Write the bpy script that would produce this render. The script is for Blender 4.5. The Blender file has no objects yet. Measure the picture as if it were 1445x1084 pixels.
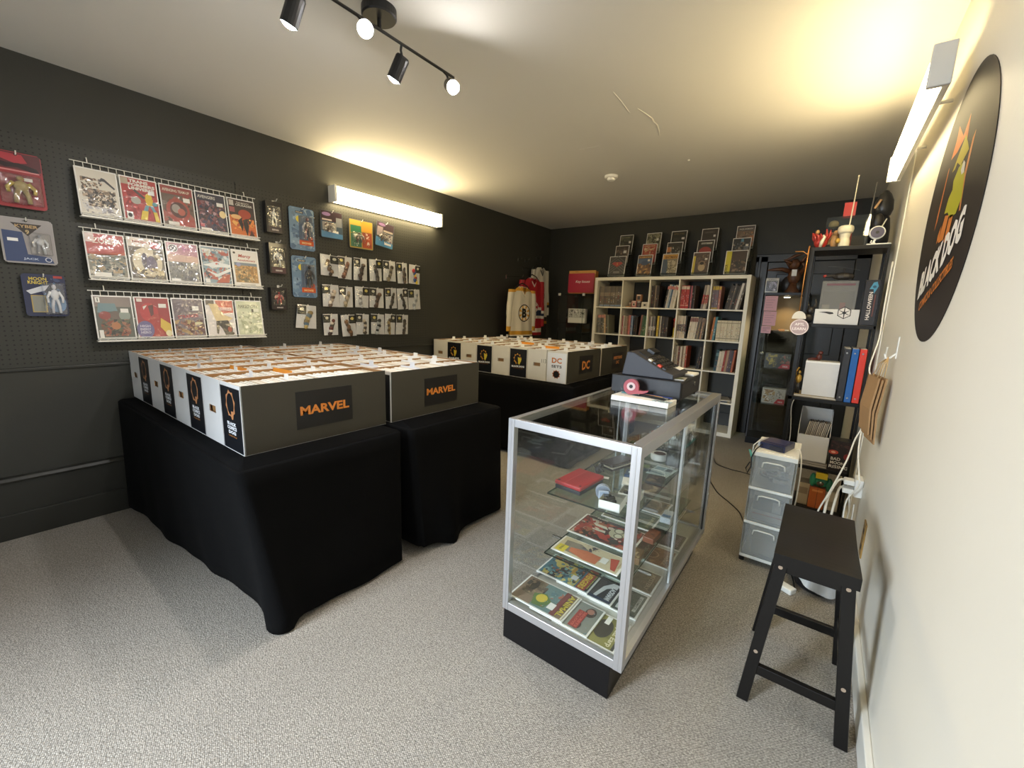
import bpy, math, random
from mathutils import Vector, Matrix, Euler
PI = math.pi
SC = bpy.context.scene
COL = SC.collection

# ------------------------------------------------------------------ camera, world, light, exposure
cam_d = bpy.data.cameras.new('camera'); cam = bpy.data.objects.new('camera', cam_d); COL.objects.link(cam)
cR = Vector((0.80058865, 0.59821712, 0.03455558)); cU = Vector((-0.13165402, 0.11934643, 0.98408518)); cF = Vector((-0.58457252, 0.79239681, -0.17430508))
cam.matrix_world = Matrix(((cR.x, cU.x, -cF.x, 3.5118), (cR.y, cU.y, -cF.y, 0.6958), (cR.z, cU.z, -cF.z, 1.3596), (0, 0, 0, 1)))
cam_d.sensor_fit = 'HORIZONTAL'; cam_d.sensor_width = 36.0; cam_d.lens = 589.575 * 36.0 / 1445.0
cam_d.clip_start = 0.02
SC.camera = cam
SC.view_settings.view_transform = 'Standard'
SC.view_settings.look = 'None'
SC.view_settings.gamma = 1.0
SC.view_settings.use_curve_mapping = False
SC.view_settings.exposure = 1.1
W = bpy.data.worlds.new('world'); SC.world = W; W.use_nodes = True
W.node_tree.nodes['Background'].inputs[0].default_value = (0.75, 0.85, 1.0, 1)
W.node_tree.nodes['Background'].inputs[1].default_value = 1.0
XR, H, YB, YF = 3.788, 2.5746, 6.31, -1.3      # right wall, ceiling, back wall, shop-front wall
# daylight that falls through the glass shop door behind the photographer
ld = bpy.data.lights.new('window_daylight', 'AREA'); ld.shape = 'RECTANGLE'; ld.size = 1.05; ld.size_y = 2.0
ld.energy = 88; ld.color = (0.80, 0.88, 1.0)
lo = bpy.data.objects.new('window_daylight', ld); COL.objects.link(lo)
lo.location = (1.60, YF - 0.75, 1.75); lo.rotation_euler = (PI / 2 - 0.50, 0, -0.60); ld.spread = 1.55
TUBE_E, TUBE_C = 16.0, (1.0, 0.80, 0.44)       # wall fluorescents
SPOT_W, SPOT_C = 12.0, (1.0, 0.97, 0.94)       # track heads

# ------------------------------------------------------------------ helpers
def lin(c):
    return c / 12.92 if c <= 0.04045 else ((c + 0.055) / 1.055) ** 2.4
def hx(s):
    s = s.lstrip('#')
    return tuple(lin(int(s[i:i + 2], 16) / 255) for i in (0, 2, 4))
def asc(c):
    return hx(c) if isinstance(c, str) else tuple(c)

MATS = {}
def _new(name):
    m = bpy.data.materials.new(name); m.use_nodes = True
    return m, m.node_tree.nodes, m.node_tree.links, m.node_tree.nodes['Principled BSDF']
def mat(name, color=None, rough=0.6, metal=0.0, spec=0.5, var=0.0, vscale=8.0, bump=0.0, bscale=60.0, coat=0.0, emit=None, estr=0.0, sheen=0.0, alpha=1.0):
    if name in MATS: return MATS[name]
    m, N, L, b = _new(name)
    c = asc(color)
    b.inputs['Base Color'].default_value = (*c, 1); b.inputs['Roughness'].default_value = rough
    b.inputs['Metallic'].default_value = metal; b.inputs['Specular IOR Level'].default_value = spec
    b.inputs['Coat Weight'].default_value = coat; b.inputs['Coat Roughness'].default_value = 0.12
    b.inputs['Sheen Weight'].default_value = sheen; b.inputs['Alpha'].default_value = alpha
    if emit is not None:
        b.inputs['Emission Color'].default_value = (*asc(emit), 1); b.inputs['Emission Strength'].default_value = estr
    if var or bump:
        tc = N.new('ShaderNodeTexCoord')
    if var:
        n = N.new('ShaderNodeTexNoise'); n.inputs['Scale'].default_value = vscale; n.inputs['Detail'].default_value = 5
        r = N.new('ShaderNodeMapRange'); r.inputs['To Min'].default_value = 1 - var; r.inputs['To Max'].default_value = 1 + var
        x = N.new('ShaderNodeMix'); x.data_type = 'RGBA'; x.blend_type = 'MULTIPLY'; x.inputs['Factor'].default_value = 1
        x.inputs['A'].default_value = (*c, 1)
        L.new(tc.outputs['Object'], n.inputs['Vector']); L.new(n.outputs['Fac'], r.inputs['Value'])
        L.new(r.outputs['Result'], x.inputs['B']); L.new(x.outputs['Result'], b.inputs['Base Color'])
    if bump:
        n = N.new('ShaderNodeTexNoise'); n.inputs['Scale'].default_value = bscale; n.inputs['Detail'].default_value = 3
        bp = N.new('ShaderNodeBump'); bp.inputs['Strength'].default_value = bump; bp.inputs['Distance'].default_value = 0.01
        L.new(tc.outputs['Object'], n.inputs['Vector']); L.new(n.outputs['Fac'], bp.inputs['Height']); L.new(bp.outputs['Normal'], b.inputs['Normal'])
    MATS[name] = m
    return m
def print_mat(name, rough=0.5, coat=0.0, wrinkle=0.0, wscale=22.0, spec=0.4):
    """flat printed colours that are stored on the faces; the coat is the plastic sleeve"""
    m, N, L, b = _new(name)
    a = N.new('ShaderNodeAttribute'); a.attribute_name = 'Col'
    L.new(a.outputs['Color'], b.inputs['Base Color'])
    b.inputs['Roughness'].default_value = rough; b.inputs['Coat Weight'].default_value = coat; b.inputs['Coat Roughness'].default_value = 0.08
    b.inputs['Specular IOR Level'].default_value = spec
    if wrinkle:
        tc = N.new('ShaderNodeTexCoord'); n = N.new('ShaderNodeTexNoise'); n.inputs['Scale'].default_value = wscale; n.inputs['Detail'].default_value = 2
        n.inputs['Distortion'].default_value = 1.5
        bp = N.new('ShaderNodeBump'); bp.inputs['Strength'].default_value = wrinkle; bp.inputs['Distance'].default_value = 0.01
        L.new(tc.outputs['Object'], n.inputs['Vector']); L.new(n.outputs['Fac'], bp.inputs['Height']); L.new(bp.outputs['Normal'], b.inputs['Coat Normal'])
    MATS[name] = m
    return m
def clear_mat(name, tint='f2f7f4', rough=0.0, f0=0.04, wrinkle=0.0, wscale=30.0, haze=0.0):
    """clear pane: light goes straight through, the surface reflects after Schlick's law (the same from both sides)"""
    m = bpy.data.materials.new(name); m.use_nodes = True
    N, L = m.node_tree.nodes, m.node_tree.links
    N.remove(N['Principled BSDF']); out = N['Material Output']
    t = N.new('ShaderNodeBsdfTransparent'); t.inputs[0].default_value = (*hx(tint), 1)
    g = N.new('ShaderNodeBsdfGlossy'); g.inputs['Roughness'].default_value = rough
    lw = N.new('ShaderNodeLayerWeight'); lw.inputs['Blend'].default_value = 0.5
    p = N.new('ShaderNodeMath'); p.operation = 'POWER'; p.inputs[1].default_value = 5
    r = N.new('ShaderNodeMapRange'); r.inputs['To Min'].default_value = f0; r.inputs['To Max'].default_value = 0.9
    mx = N.new('ShaderNodeMixShader')
    L.new(lw.outputs['Facing'], p.inputs[0]); L.new(p.outputs[0], r.inputs['Value']); L.new(r.outputs['Result'], mx.inputs[0])
    L.new(t.outputs[0], mx.inputs[1]); L.new(g.outputs[0], mx.inputs[2])
    last = mx
    if haze:
        d = N.new('ShaderNodeBsdfDiffuse'); d.inputs[0].default_value = (0.8, 0.82, 0.85, 1)
        m2 = N.new('ShaderNodeMixShader'); m2.inputs[0].default_value = haze
        L.new(mx.outputs[0], m2.inputs[1]); L.new(d.outputs[0], m2.inputs[2]); last = m2
    if wrinkle:
        tc = N.new('ShaderNodeTexCoord'); n = N.new('ShaderNodeTexNoise'); n.inputs['Scale'].default_value = wscale; n.inputs['Distortion'].default_value = 1.2
        bp = N.new('ShaderNodeBump'); bp.inputs['Strength'].default_value = wrinkle; bp.inputs['Distance'].default_value = 0.01
        L.new(tc.outputs['Object'], n.inputs['Vector']); L.new(n.outputs['Fac'], bp.inputs['Height']); L.new(bp.outputs['Normal'], g.inputs['Normal'])
    L.new(last.outputs[0], out.inputs['Surface'])
    MATS[name] = m
    return m

class M:
    """collects shapes; build() links them as one mesh object"""
    def __init__(s): s.v, s.f, s.c, s.mi = [], [], [], []
    def add(s, vs, fs, col=None, mi=0):
        o = len(s.v); s.v += [tuple(p) for p in vs]
        for f in fs: s.f.append(tuple(i + o for i in f)); s.c.append(col); s.mi.append(mi)
        return s
    def box(s, x0, x1, y0, y1, z0, z1, col=None, mi=0):
        vs = [(x0, y0, z0), (x1, y0, z0), (x1, y1, z0), (x0, y1, z0), (x0, y0, z1), (x1, y0, z1), (x1, y1, z1), (x0, y1, z1)]
        return s.add(vs, [(0, 3, 2, 1), (4, 5, 6, 7), (0, 1, 5, 4), (1, 2, 6, 5), (2, 3, 7, 6), (3, 0, 4, 7)], col, mi)
    def obox(s, c, ax, ay, az, col=None, mi=0):
        """oriented box: centre and three half-axis vectors"""
        c, ax, ay, az = map(Vector, (c, ax, ay, az))
        vs = [c + a * ax + b * ay + d * az for d in (-1, 1) for a, b in ((-1, -1), (1, -1), (1, 1), (-1, 1))]
        return s.add(vs, [(0, 3, 2, 1), (4, 5, 6, 7), (0, 1, 5, 4), (1, 2, 6, 5), (2, 3, 7, 6), (3, 0, 4, 7)], col, mi)
    def bar(s, a, b, w, d, up=(0, 0, 1), col=None, mi=0):
        a, b = Vector(a), Vector(b); t = (b - a); n = t.normalized(); u = Vector(up)
        x = n.cross(u); x = x.normalized() if x.length > 1e-5 else Vector((1, 0, 0)); y = x.cross(n)
        return s.obox((a + b) / 2, x * w / 2, y * d / 2, t / 2, col, mi)
    def prism(s, poly, a, b, axis='y', col=None, mi=0):
        """2-D polygon extruded from a to b along an axis; polygon plane: y->(x,z) x->(y,z) z->(x,y)"""
        def P(p, t):
            return {'y': (p[0], t, p[1]), 'x': (t, p[0], p[1]), 'z': (p[0], p[1], t)}[axis]
        n = len(poly); vs = [P(p, a) for p in poly] + [P(p, b) for p in poly]
        return s.add(vs, [tuple(range(n)), tuple(range(2 * n - 1, n - 1, -1))] + [(i, i + n, (i + 1) % n + n, (i + 1) % n) for i in range(n)], col, mi)
    def cyl(s, a, b, r0, r1=None, n=12, caps=True, col=None, mi=0):
        r1 = r0 if r1 is None else r1
        a, b = Vector(a), Vector(b); t = (b - a).normalized()
        x = t.orthogonal().normalized(); y = t.cross(x)
        vs = [a + (x * math.cos(2 * PI * i / n) + y * math.sin(2 * PI * i / n)) * r0 for i in range(n)]
        vs += [b + (x * math.cos(2 * PI * i / n) + y * math.sin(2 * PI * i / n)) * r1 for i in range(n)]
        fs = [(i, (i + 1) % n, (i + 1) % n + n, i + n) for i in range(n)]
        if caps: fs += [tuple(range(n - 1, -1, -1)), tuple(range(n, 2 * n))]
        return s.add(vs, fs, col, mi)
    def tube(s, pts, r, n=8, col=None, mi=0, rs=None):
        pts = [Vector(p) for p in pts]; vs = []; k = len(pts); x = None
        for i, p in enumerate(pts):
            t = (pts[min(i + 1, k - 1)] - pts[max(i - 1, 0)]).normalized()
            if x is None: x = t.orthogonal().normalized()
            else: x = (x - t * x.dot(t)).normalized()
            y = t.cross(x); rr = rs[i] if rs else r
            vs += [p + (x * math.cos(2 * PI * j / n) + y * math.sin(2 * PI * j / n)) * rr for j in range(n)]
        fs = [(i * n + j, i * n + (j + 1) % n, (i + 1) * n + (j + 1) % n, (i + 1) * n + j) for i in range(k - 1) for j in range(n)]
        fs += [tuple(range(n - 1, -1, -1)), tuple(range((k - 1) * n, k * n))]
        return s.add(vs, fs, col, mi)
    def lathe(s, prof, c=(0, 0, 0), n=20, axis='z', col=None, mi=0):
        vs = []; c = Vector(c)
        for r, h in prof:
            for j in range(n):
                a = 2 * PI * j / n; p = (r * math.cos(a), r * math.sin(a))
                vs.append(c + Vector({'z': (p[0], p[1], h), 'y': (p[0], h, p[1]), 'x': (h, p[0], p[1])}[axis]))
        k = len(prof)
        fs = [(i * n + j, i * n + (j + 1) % n, (i + 1) * n + (j + 1) % n, (i + 1) * n + j) for i in range(k - 1) for j in range(n)]
        fs += [tuple(range(n - 1, -1, -1)), tuple(range((k - 1) * n, k * n))]
        return s.add(vs, fs, col, mi)
    def ell(s, c, r, n=12, k=8, col=None, mi=0, rot=None):
        vs = []; c = Vector(c)
        for i in range(1, k):
            a = PI * i / k
            for j in range(n):
                b = 2 * PI * j / n
                p = Vector((r[0] * math.sin(a) * math.cos(b), r[1] * math.sin(a) * math.sin(b), r[2] * math.cos(a)))
                if rot is not None: p.rotate(rot)
                vs.append(c + p)
        t, u = Vector((0, 0, r[2])), Vector((0, 0, -r[2]))
        if rot is not None: t.rotate(rot); u.rotate(rot)
        vs += [c + t, c + u]; q = (k - 1) * n
        fs = [(i * n + j, (i + 1) * n + j, (i + 1) * n + (j + 1) % n, i * n + (j + 1) % n) for i in range(k - 2) for j in range(n)]
        fs += [(q, j, (j + 1) % n) for j in range(n)] + [(q + 1, (k - 2) * n + (j + 1) % n, (k - 2) * n + j) for j in range(n)]
        return s.add(vs, fs, col, mi)
    def grid(s, fn, nu, nv, col=None, mi=0, cfn=None):
        vs = [fn(i / nu, j / nv) for j in range(nv + 1) for i in range(nu + 1)]
        o = len(s.v); s.v += [tuple(p) for p in vs]
        for j in range(nv):
            for i in range(nu):
                a = o + j * (nu + 1) + i
                s.f.append((a, a + 1, a + nu + 2, a + nu + 1)); s.c.append(cfn((i + .5) / nu, (j + .5) / nv) if cfn else col); s.mi.append(mi)
        return s
    def mesh(s, name, smooth=False):
        me = bpy.data.meshes.new(name); me.from_pydata(s.v, [], s.f); me.update()
        if any(c is not None for c in s.c):
            at = me.color_attributes.new('Col', 'FLOAT_COLOR', 'CORNER'); buf = []
            for f, c in zip(s.f, s.c):
                c = asc(c) if c is not None else (.5, .5, .5)
                buf += [c[0], c[1], c[2], 1.0] * len(f)
            at.data.foreach_set('color', buf)
        if any(s.mi): me.polygons.foreach_set('material_index', s.mi)
        if smooth: me.polygons.foreach_set('use_smooth', [True] * len(me.polygons))
        return me
    def build(s, name, mats, parent=None, loc=(0, 0, 0), rot=(0, 0, 0), smooth=False, bevel=0.0, seg=2, sub=0, solid=0.0):
        me = s.mesh(name, smooth)
        for m in (mats if isinstance(mats, (list, tuple)) else [mats]):
            me.materials.append(MATS[m] if isinstance(m, str) else m)
        return link(name, me, parent, loc, rot, bevel, seg, sub, solid)
def link(name, me, parent=None, loc=(0, 0, 0), rot=(0, 0, 0), bevel=0.0, seg=2, sub=0, solid=0.0):
    o = bpy.data.objects.new(name, me); COL.objects.link(o)
    o.location = loc; o.rotation_euler = rot
    if parent is not None: o.parent = parent
    if solid:
        k = o.modifiers.new('solid', 'SOLIDIFY'); k.thickness = solid; k.offset = -1
    if bevel:
        k = o.modifiers.new('bevel', 'BEVEL'); k.width = bevel; k.segments = seg; k.limit_method = 'ANGLE'; k.angle_limit = 0.6
    if sub:
        k = o.modifiers.new('sub', 'SUBSURF'); k.levels = sub; k.render_levels = sub
    return o
def tag(o, label, cat, group=None):
    o['label'] = label; o['category'] = cat
    if group: o['group'] = group
    return o
def thing(name, label, cat, loc=(0, 0, 0), rot=(0, 0, 0), group=None):
    o = bpy.data.objects.new(name, None); COL.objects.link(o); o.empty_display_size = 0.05
    o.location = loc; o.rotation_euler = rot if isinstance(rot, (tuple, list)) else (0, 0, rot)
    return tag(o, label, cat, group)
def struct(o): o['kind'] = 'structure'; return o
def dup(root, loc, rot=(0, 0, 0), label=None, group=None):
    r = root.copy(); COL.objects.link(r); r.location = loc; r.rotation_euler = rot
    if label: r['label'] = label
    if group: r['group'] = group
    for ch in root.children:
        c = ch.copy(); COL.objects.link(c); c.parent = r
        for g in ch.children:
            d = g.copy(); COL.objects.link(d); d.parent = c
    return r

_TXT = {}
def glyphs(s, bold=0.0, shear=0.0):
    k = (s, bold, shear)
    if k in _TXT: return _TXT[k]
    cu = bpy.data.curves.new('t', 'FONT'); cu.body = s; cu.size = 1; cu.offset = bold; cu.shear = shear; cu.resolution_u = 2; cu.fill_mode = 'FRONT'
    o = bpy.data.objects.new('t', cu); COL.objects.link(o)
    me = bpy.data.meshes.new_from_object(o)
    vs = [(v.co.x, v.co.y) for v in me.vertices]; fs = [tuple(p.vertices) for p in me.polygons]
    bpy.data.objects.remove(o); bpy.data.curves.remove(cu); bpy.data.meshes.remove(me)
    x0 = min(v[0] for v in vs); x1 = max(v[0] for v in vs); y0 = min(v[1] for v in vs); y1 = max(v[1] for v in vs)
    r = ([((x - x0), (y - y0)) for x, y in vs], fs, x1 - x0, y1 - y0)
    _TXT[k] = r
    return r

class P(M):
    """flat print facing -y: u to the right (x), v up (z); higher layers lie nearer the viewer"""
    def __init__(s, y=0.0, eps=0.0004): super().__init__(); s.y0, s.eps = y, eps
    def q(s, u0, v0, u1, v1, col, l=0):
        y = s.y0 - s.eps * (l + 1)
        return s.add([(u0, y, v0), (u1, y, v0), (u1, y, v1), (u0, y, v1)], [(0, 1, 2, 3)], col)
    def poly(s, pts, col, l=0):
        y = s.y0 - s.eps * (l + 1)
        return s.add([(u, y, v) for u, v in pts], [tuple(range(len(pts)))], col)
    def el(s, cu, cv, ru, rv, col, l=0, n=20):
        return s.poly([(cu + ru * math.cos(2 * PI * i / n), cv + rv * math.sin(2 * PI * i / n)) for i in range(n)], col, l)
    def ring(s, cu, cv, r, t, col, l=0, n=24):
        y = s.y0 - s.eps * (l + 1); vs = []
        for k in (r, r - t): vs += [(cu + k * math.cos(2 * PI * i / n), y, cv + k * math.sin(2 * PI * i / n)) for i in range(n)]
        return s.add(vs, [(i, (i + 1) % n, (i + 1) % n + n, i + n) for i in range(n)], col)
    def text(s, t, u, v, h, col, l=1, w=None, bold=0.02, shear=0.0, ang=0.0, align='c'):
        vs, fs, tw, th = glyphs(t, bold, shear); k = h / th; ku = (w / tw) if w else k
        y = s.y0 - s.eps * (l + 1); W_ = tw * ku; off = {'c': -W_ / 2, 'l': 0, 'r': -W_}[align]
        ca, sa = math.cos(ang), math.sin(ang); out = []
        for a, b in vs:
            x, z = a * ku + off, b * k
            out.append((u + x * ca - z * sa, y, v + x * sa + z * ca))
        return s.add(out, fs, col)
    def art(s, rect, pal, seed, n=24, l=0, big=0.30, small=0.06):
        r = random.Random(seed); u0, v0, u1, v1 = rect; W_, H_ = u1 - u0, v1 - v0
        for i in range(n):
            cu, cv = u0 + r.random() * W_, v0 + r.random() * H_
            rad = (small + (big - small) * (1 - i / n) ** 1.5) * min(W_, H_); k = r.randint(5, 8); a0 = r.random() * 6; sq = 0.5 + r.random(); th = r.random() * PI
            pts = []
            for j in range(k):
                a = a0 + 2 * PI * j / k; rr = rad * (0.55 + 0.6 * r.random())
                x, z = rr * math.cos(a) * sq, rr * math.sin(a) / sq
                x, z = x * math.cos(th) - z * math.sin(th), x * math.sin(th) + z * math.cos(th)
                pts.append((min(u1, max(u0, cu + x)), min(v1, max(v0, cv + z))))
            s.poly(pts, r.choice(pal), l + i * 0.01)
        for i in range(int(n * 2.2)):
            cu, cv = u0 + r.random() * W_, v0 + r.random() * H_; rad = (.02 + .06 * r.random()) * min(W_, H_); th = r.random() * PI; sq = .3 + r.random()
            c = asc(r.choice(pal)); f = .55 + .9 * r.random(); c = tuple(min(1, k * f) for k in c)
            pts = []
            for j in range(5):
                b_ = 2 * PI * j / 5 + r.random() * .8; x, z = rad * math.cos(b_) * sq, rad * math.sin(b_)
                x, z = x * math.cos(th) - z * math.sin(th), x * math.sin(th) + z * math.cos(th)
                pts.append((min(u1, max(u0, cu + x)), min(v1, max(v0, cv + z))))
            s.poly(pts, c, l + .3 + i * .005)
        return s
def draw(p, w, h, ops, l0=0, ou=0.0, ov=0.0):
    """cover design in 0..1 coordinates"""
    U = lambda u: ou + u * w
    V = lambda v: ov + v * h
    for i, o in enumerate(ops):
        l = l0 + i * 0.7 + (0.0); k = o[0]
        if k == 'r': p.q(U(o[1]), V(o[2]), U(o[3]), V(o[4]), o[5], l)
        elif k == 'e': p.el(U(o[1]), V(o[2]), o[3] * w, o[4] * h, o[5], l)
        elif k == 'o': p.ring(U(o[1]), V(o[2]), o[3] * w, o[4] * w, o[5], l)
        elif k == 'p': p.poly([(U(a), V(b)) for a, b in o[1]], o[2], l)
        elif k == 't':
            kw = o[6] if len(o) > 6 else {}
            kw = dict(kw)
            if 'w' in kw: kw['w'] *= w
            p.text(o[1], U(o[2]), V(o[3]), o[4] * h, o[5], l, **kw)
        elif k == 'a': p.art((U(o[1]), V(o[2]), U(o[3]), V(o[4])), o[5], o[6], o[7] if len(o) > 7 else 24, l, *(o[8:] if len(o) > 8 else ()))
    return p
STK = ('r', .62, .66, .86, .76, 'f4f2ee')     # small white price sticker
def comic(label, loc, rot, w, h, ops, group=None, t=0.006, m='print_sleeve', name='comic_book', board='eceae6', parent_cover=True, margin=0.035, cat='comic'):
    """bagged comic: board and pages with the printed cover as its part; base centre is the origin"""
    root = M().box(-w / 2, w / 2, -t, 0, 0, h, board).build(name, 'print_matte', None, loc, rot)
    tag(root, label, cat, group)
    p = P(-t)
    draw(p, w * (1 - 2 * margin), h * (1 - 1.6 * margin), ops, 0, -w / 2 + w * margin, h * margin * 0.8)
    p.c = [tuple(.88 * k + .12 * g for k, g in zip(asc(q), (.30, .28, .26))) for q in p.c]  # haze of the plastic sleeve, painted in by greying the print colours
    p.build('cover', m, root)
    return root
# ------------------------------------------------------------------ materials
mat('wall_paint_dark', '34342f', 0.55, var=0.10, vscale=3, bump=0.05, bscale=90)
mat('wall_paint_white', 'e6e0d2', 0.5, var=0.03, vscale=2.5, bump=0.05, bscale=40)
mat('ceiling_paint', 'd5d2cb', 0.75, var=0.03, vscale=1.6, bump=0.08, bscale=14)
mat('trim_dark', '2b2b27', 0.4)
mat('trim_white', 'e9e6dd', 0.35)
mat('door_dark', '171512', 0.35, var=0.1, vscale=4)
mat('black_cloth', '080809', 0.95, spec=0.12, bump=0.15, bscale=300)
mat('box_white', 'd6d5d4', 0.6, var=0.04, vscale=14, bump=0.04, bscale=30)
mat('box_cream', 'ded8ca', 0.6, var=0.05, vscale=14, bump=0.04, bscale=30)
mat('kraft', '9c7447', 0.75, var=0.10, vscale=22)
mat('panel_grey', '3f3c34', 0.6, var=0.05, vscale=7, bump=0.04, bscale=50)
mat('sign_black', '1c1a1a', 0.45)
mat('paper_white', 'f0eeea', 0.6)
mat('paper_edge', 'dcd6cc', 0.65, var=0.08, vscale=80)
mat('aluminium', 'c9c9cc', 0.32, metal=0.75, var=0.03, vscale=30)
mat('steel', 'b8b8b8', 0.25, metal=1.0)
mat('white_wire', 'efece2', 0.35)
mat('laminate_black', '0f0e10', 0.35, spec=0.3, var=0.05, vscale=20)
mat('wood_black', '100e0d', 0.38, spec=0.35, var=0.12, vscale=10)
mat('shelf_white', 'f0ead8', 0.42)
mat('plastic_black', '1d1d20', 0.35)
mat('plastic_grey', '303037', 0.5, bump=0.05, bscale=300)
mat('plastic_darkgrey', '17171c', 0.5, bump=0.05, bscale=300)
mat('plastic_white', 'f1f0ec', 0.35)
mat('deck_board', 'c9c8c2', 0.5)
mat('glow_tube', 'ffffff', 0.4, emit=TUBE_C, estr=TUBE_E)
mat('glow_bulb', 'ffffff', 0.4, emit=SPOT_C, estr=230.0)
mat('glow_puck', 'ffffff', 0.4, emit=(1.0, .78, .48), estr=9.0)
mat('fixture_white', 'e8e6e0', 0.35)
mat('orange_print', 'e08a3c', 0.5)
mat('copper', 'c88a4a', 0.35, metal=0.6)
mat('crack_grey', '8e8878', 0.8)
mat('brass_plate', 'a8854a', 0.4, metal=0.4)
mat('cable_white', 'ece8de', 0.4)
mat('cable_black', '151515', 0.45)
mat('bag_film_white', 'd9dce0', 0.3, alpha=0.75)
mat('resin_red', 'a8342c', 0.35, var=0.25, vscale=40)
mat('resin_dark', '2a2624', 0.4, var=0.3, vscale=30)
mat('resin_brown', '5e3a24', 0.45, var=0.3, vscale=30)
mat('resin_gold', 'b58e3c', 0.35, metal=0.3, var=0.2, vscale=40)
mat('resin_tan', 'b9905c', 0.45, var=0.2, vscale=40)
mat('resin_bone', 'd9d3bd', 0.4, var=0.08, vscale=30)
print_mat('print_matte', 0.55)
print_mat('print_gloss', 0.35, coat=0.35)
print_mat('print_sleeve', 0.45, coat=0.8, wrinkle=0.6, wscale=13)
clear_mat('glass', 'fbfdfc', 0.0, 0.035)
clear_mat('shelf_glass', 'e6f2ee', 0.0, 0.05)
clear_mat('glass_edge_green', '6fa894', 0.05, 0.08)
clear_mat('acrylic', 'f0f3f2', 0.02, 0.05)
clear_mat('acrylic_smoke', 'dfe2e1', 0.02, 0.05, haze=0.02)
clear_mat('film', 'fafafa', 0.08, 0.10, wrinkle=0.5, wscale=26)
clear_mat('frosted_drawer', 'f2f4f5', 0.25, 0.05, haze=0.22)

# carpet: small looped tufts in rows, beige and grey yarn
m, N, L, b = _new('carpet'); MATS['carpet'] = m
tc = N.new('ShaderNodeTexCoord'); mp = N.new('ShaderNodeMapping'); mp.inputs['Scale'].default_value = (135, 200, 1); mp.inputs['Rotation'].default_value = (0, 0, 0.5)
vo = N.new('ShaderNodeTexVoronoi'); vo.feature = 'F1'; vo.inputs['Scale'].default_value = 1.0; vo.inputs['Randomness'].default_value = 0.45
n1 = N.new('ShaderNodeTexNoise'); n1.inputs['Scale'].default_value = 190; n1.inputs['Detail'].default_value = 3
n2 = N.new('ShaderNodeTexNoise'); n2.inputs['Scale'].default_value = 1.3; n2.inputs['Detail'].default_value = 3
L.new(tc.outputs['Object'], mp.inputs['Vector']); L.new(mp.outputs['Vector'], vo.inputs['Vector']); L.new(tc.outputs['Object'], n1.inputs['Vector']); L.new(tc.outputs['Object'], n2.inputs['Vector'])
cr = N.new('ShaderNodeValToRGB'); cr.color_ramp.elements[0].color = (*hx('8f887f'), 1); cr.color_ramp.elements[1].color = (*hx('cac2b7'), 1)
cr.color_ramp.elements[0].position = 0.30; cr.color_ramp.elements[1].position = 0.68
L.new(n1.outputs['Fac'], cr.inputs['Fac'])
mr = N.new('ShaderNodeMapRange'); mr.inputs['From Min'].default_value = 0.0; mr.inputs['From Max'].default_value = 0.8; mr.inputs['To Min'].default_value = 1.15; mr.inputs['To Max'].default_value = 0.42
L.new(vo.outputs['Distance'], mr.inputs['Value'])
mu = N.new('ShaderNodeMix'); mu.data_type = 'RGBA'; mu.blend_type = 'MULTIPLY'; mu.inputs['Factor'].default_value = 1
L.new(cr.outputs['Color'], mu.inputs['A']); L.new(mr.outputs['Result'], mu.inputs['B'])
mr2 = N.new('ShaderNodeMapRange'); mr2.inputs['To Min'].default_value = 0.88; mr2.inputs['To Max'].default_value = 1.1
L.new(n2.outputs['Fac'], mr2.inputs['Value'])
mu2 = N.new('ShaderNodeMix'); mu2.data_type = 'RGBA'; mu2.blend_type = 'MULTIPLY'; mu2.inputs['Factor'].default_value = 1
L.new(mu.outputs['Result'], mu2.inputs['A']); L.new(mr2.outputs['Result'], mu2.inputs['B'])
L.new(mu2.outputs['Result'], b.inputs['Base Color']); b.inputs['Roughness'].default_value = 0.95; b.inputs['Specular IOR Level'].default_value = 0.15
bp = N.new('ShaderNodeBump'); bp.inputs['Strength'].default_value = 0.5; bp.inputs['Distance'].default_value = 0.004; bp.invert = True
L.new(vo.outputs['Distance'], bp.inputs['Height']); L.new(bp.outputs['Normal'], b.inputs['Normal'])

# pegboard: painted hardboard with 6 mm holes every 25.4 mm
m, N, L, b = _new('pegboard'); MATS['pegboard'] = m
tc = N.new('ShaderNodeTexCoord'); sp = N.new('ShaderNodeSeparateXYZ'); L.new(tc.outputs['Object'], sp.inputs[0])
def cellpos(o):
    a = N.new('ShaderNodeMath'); a.operation = 'DIVIDE'; a.inputs[1].default_value = 0.0254; L.new(o, a.inputs[0])
    f = N.new('ShaderNodeMath'); f.operation = 'FRACT'; L.new(a.outputs[0], f.inputs[0])
    c = N.new('ShaderNodeMath'); c.operation = 'SUBTRACT'; c.inputs[1].default_value = 0.5; L.new(f.outputs[0], c.inputs[0])
    q = N.new('ShaderNodeMath'); q.operation = 'MULTIPLY'; L.new(c.outputs[0], q.inputs[0]); L.new(c.outputs[0], q.inputs[1])
    return q.outputs[0]
s1, s2 = cellpos(sp.outputs['Y']), cellpos(sp.outputs['Z'])
ad = N.new('ShaderNodeMath'); ad.operation = 'ADD'; L.new(s1, ad.inputs[0]); L.new(s2, ad.inputs[1])
lt = N.new('ShaderNodeMath'); lt.operation = 'LESS_THAN'; lt.inputs[1].default_value = 0.0225; L.new(ad.outputs[0], lt.inputs[0])
nz = N.new('ShaderNodeTexNoise'); nz.inputs['Scale'].default_value = 3; L.new(tc.outputs['Object'], nz.inputs['Vector'])
cm = N.new('ShaderNodeValToRGB'); cm.color_ramp.elements[0].color = (*hx('31312c'), 1); cm.color_ramp.elements[1].color = (*hx('383833'), 1); L.new(nz.outputs['Fac'], cm.inputs['Fac'])
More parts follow.
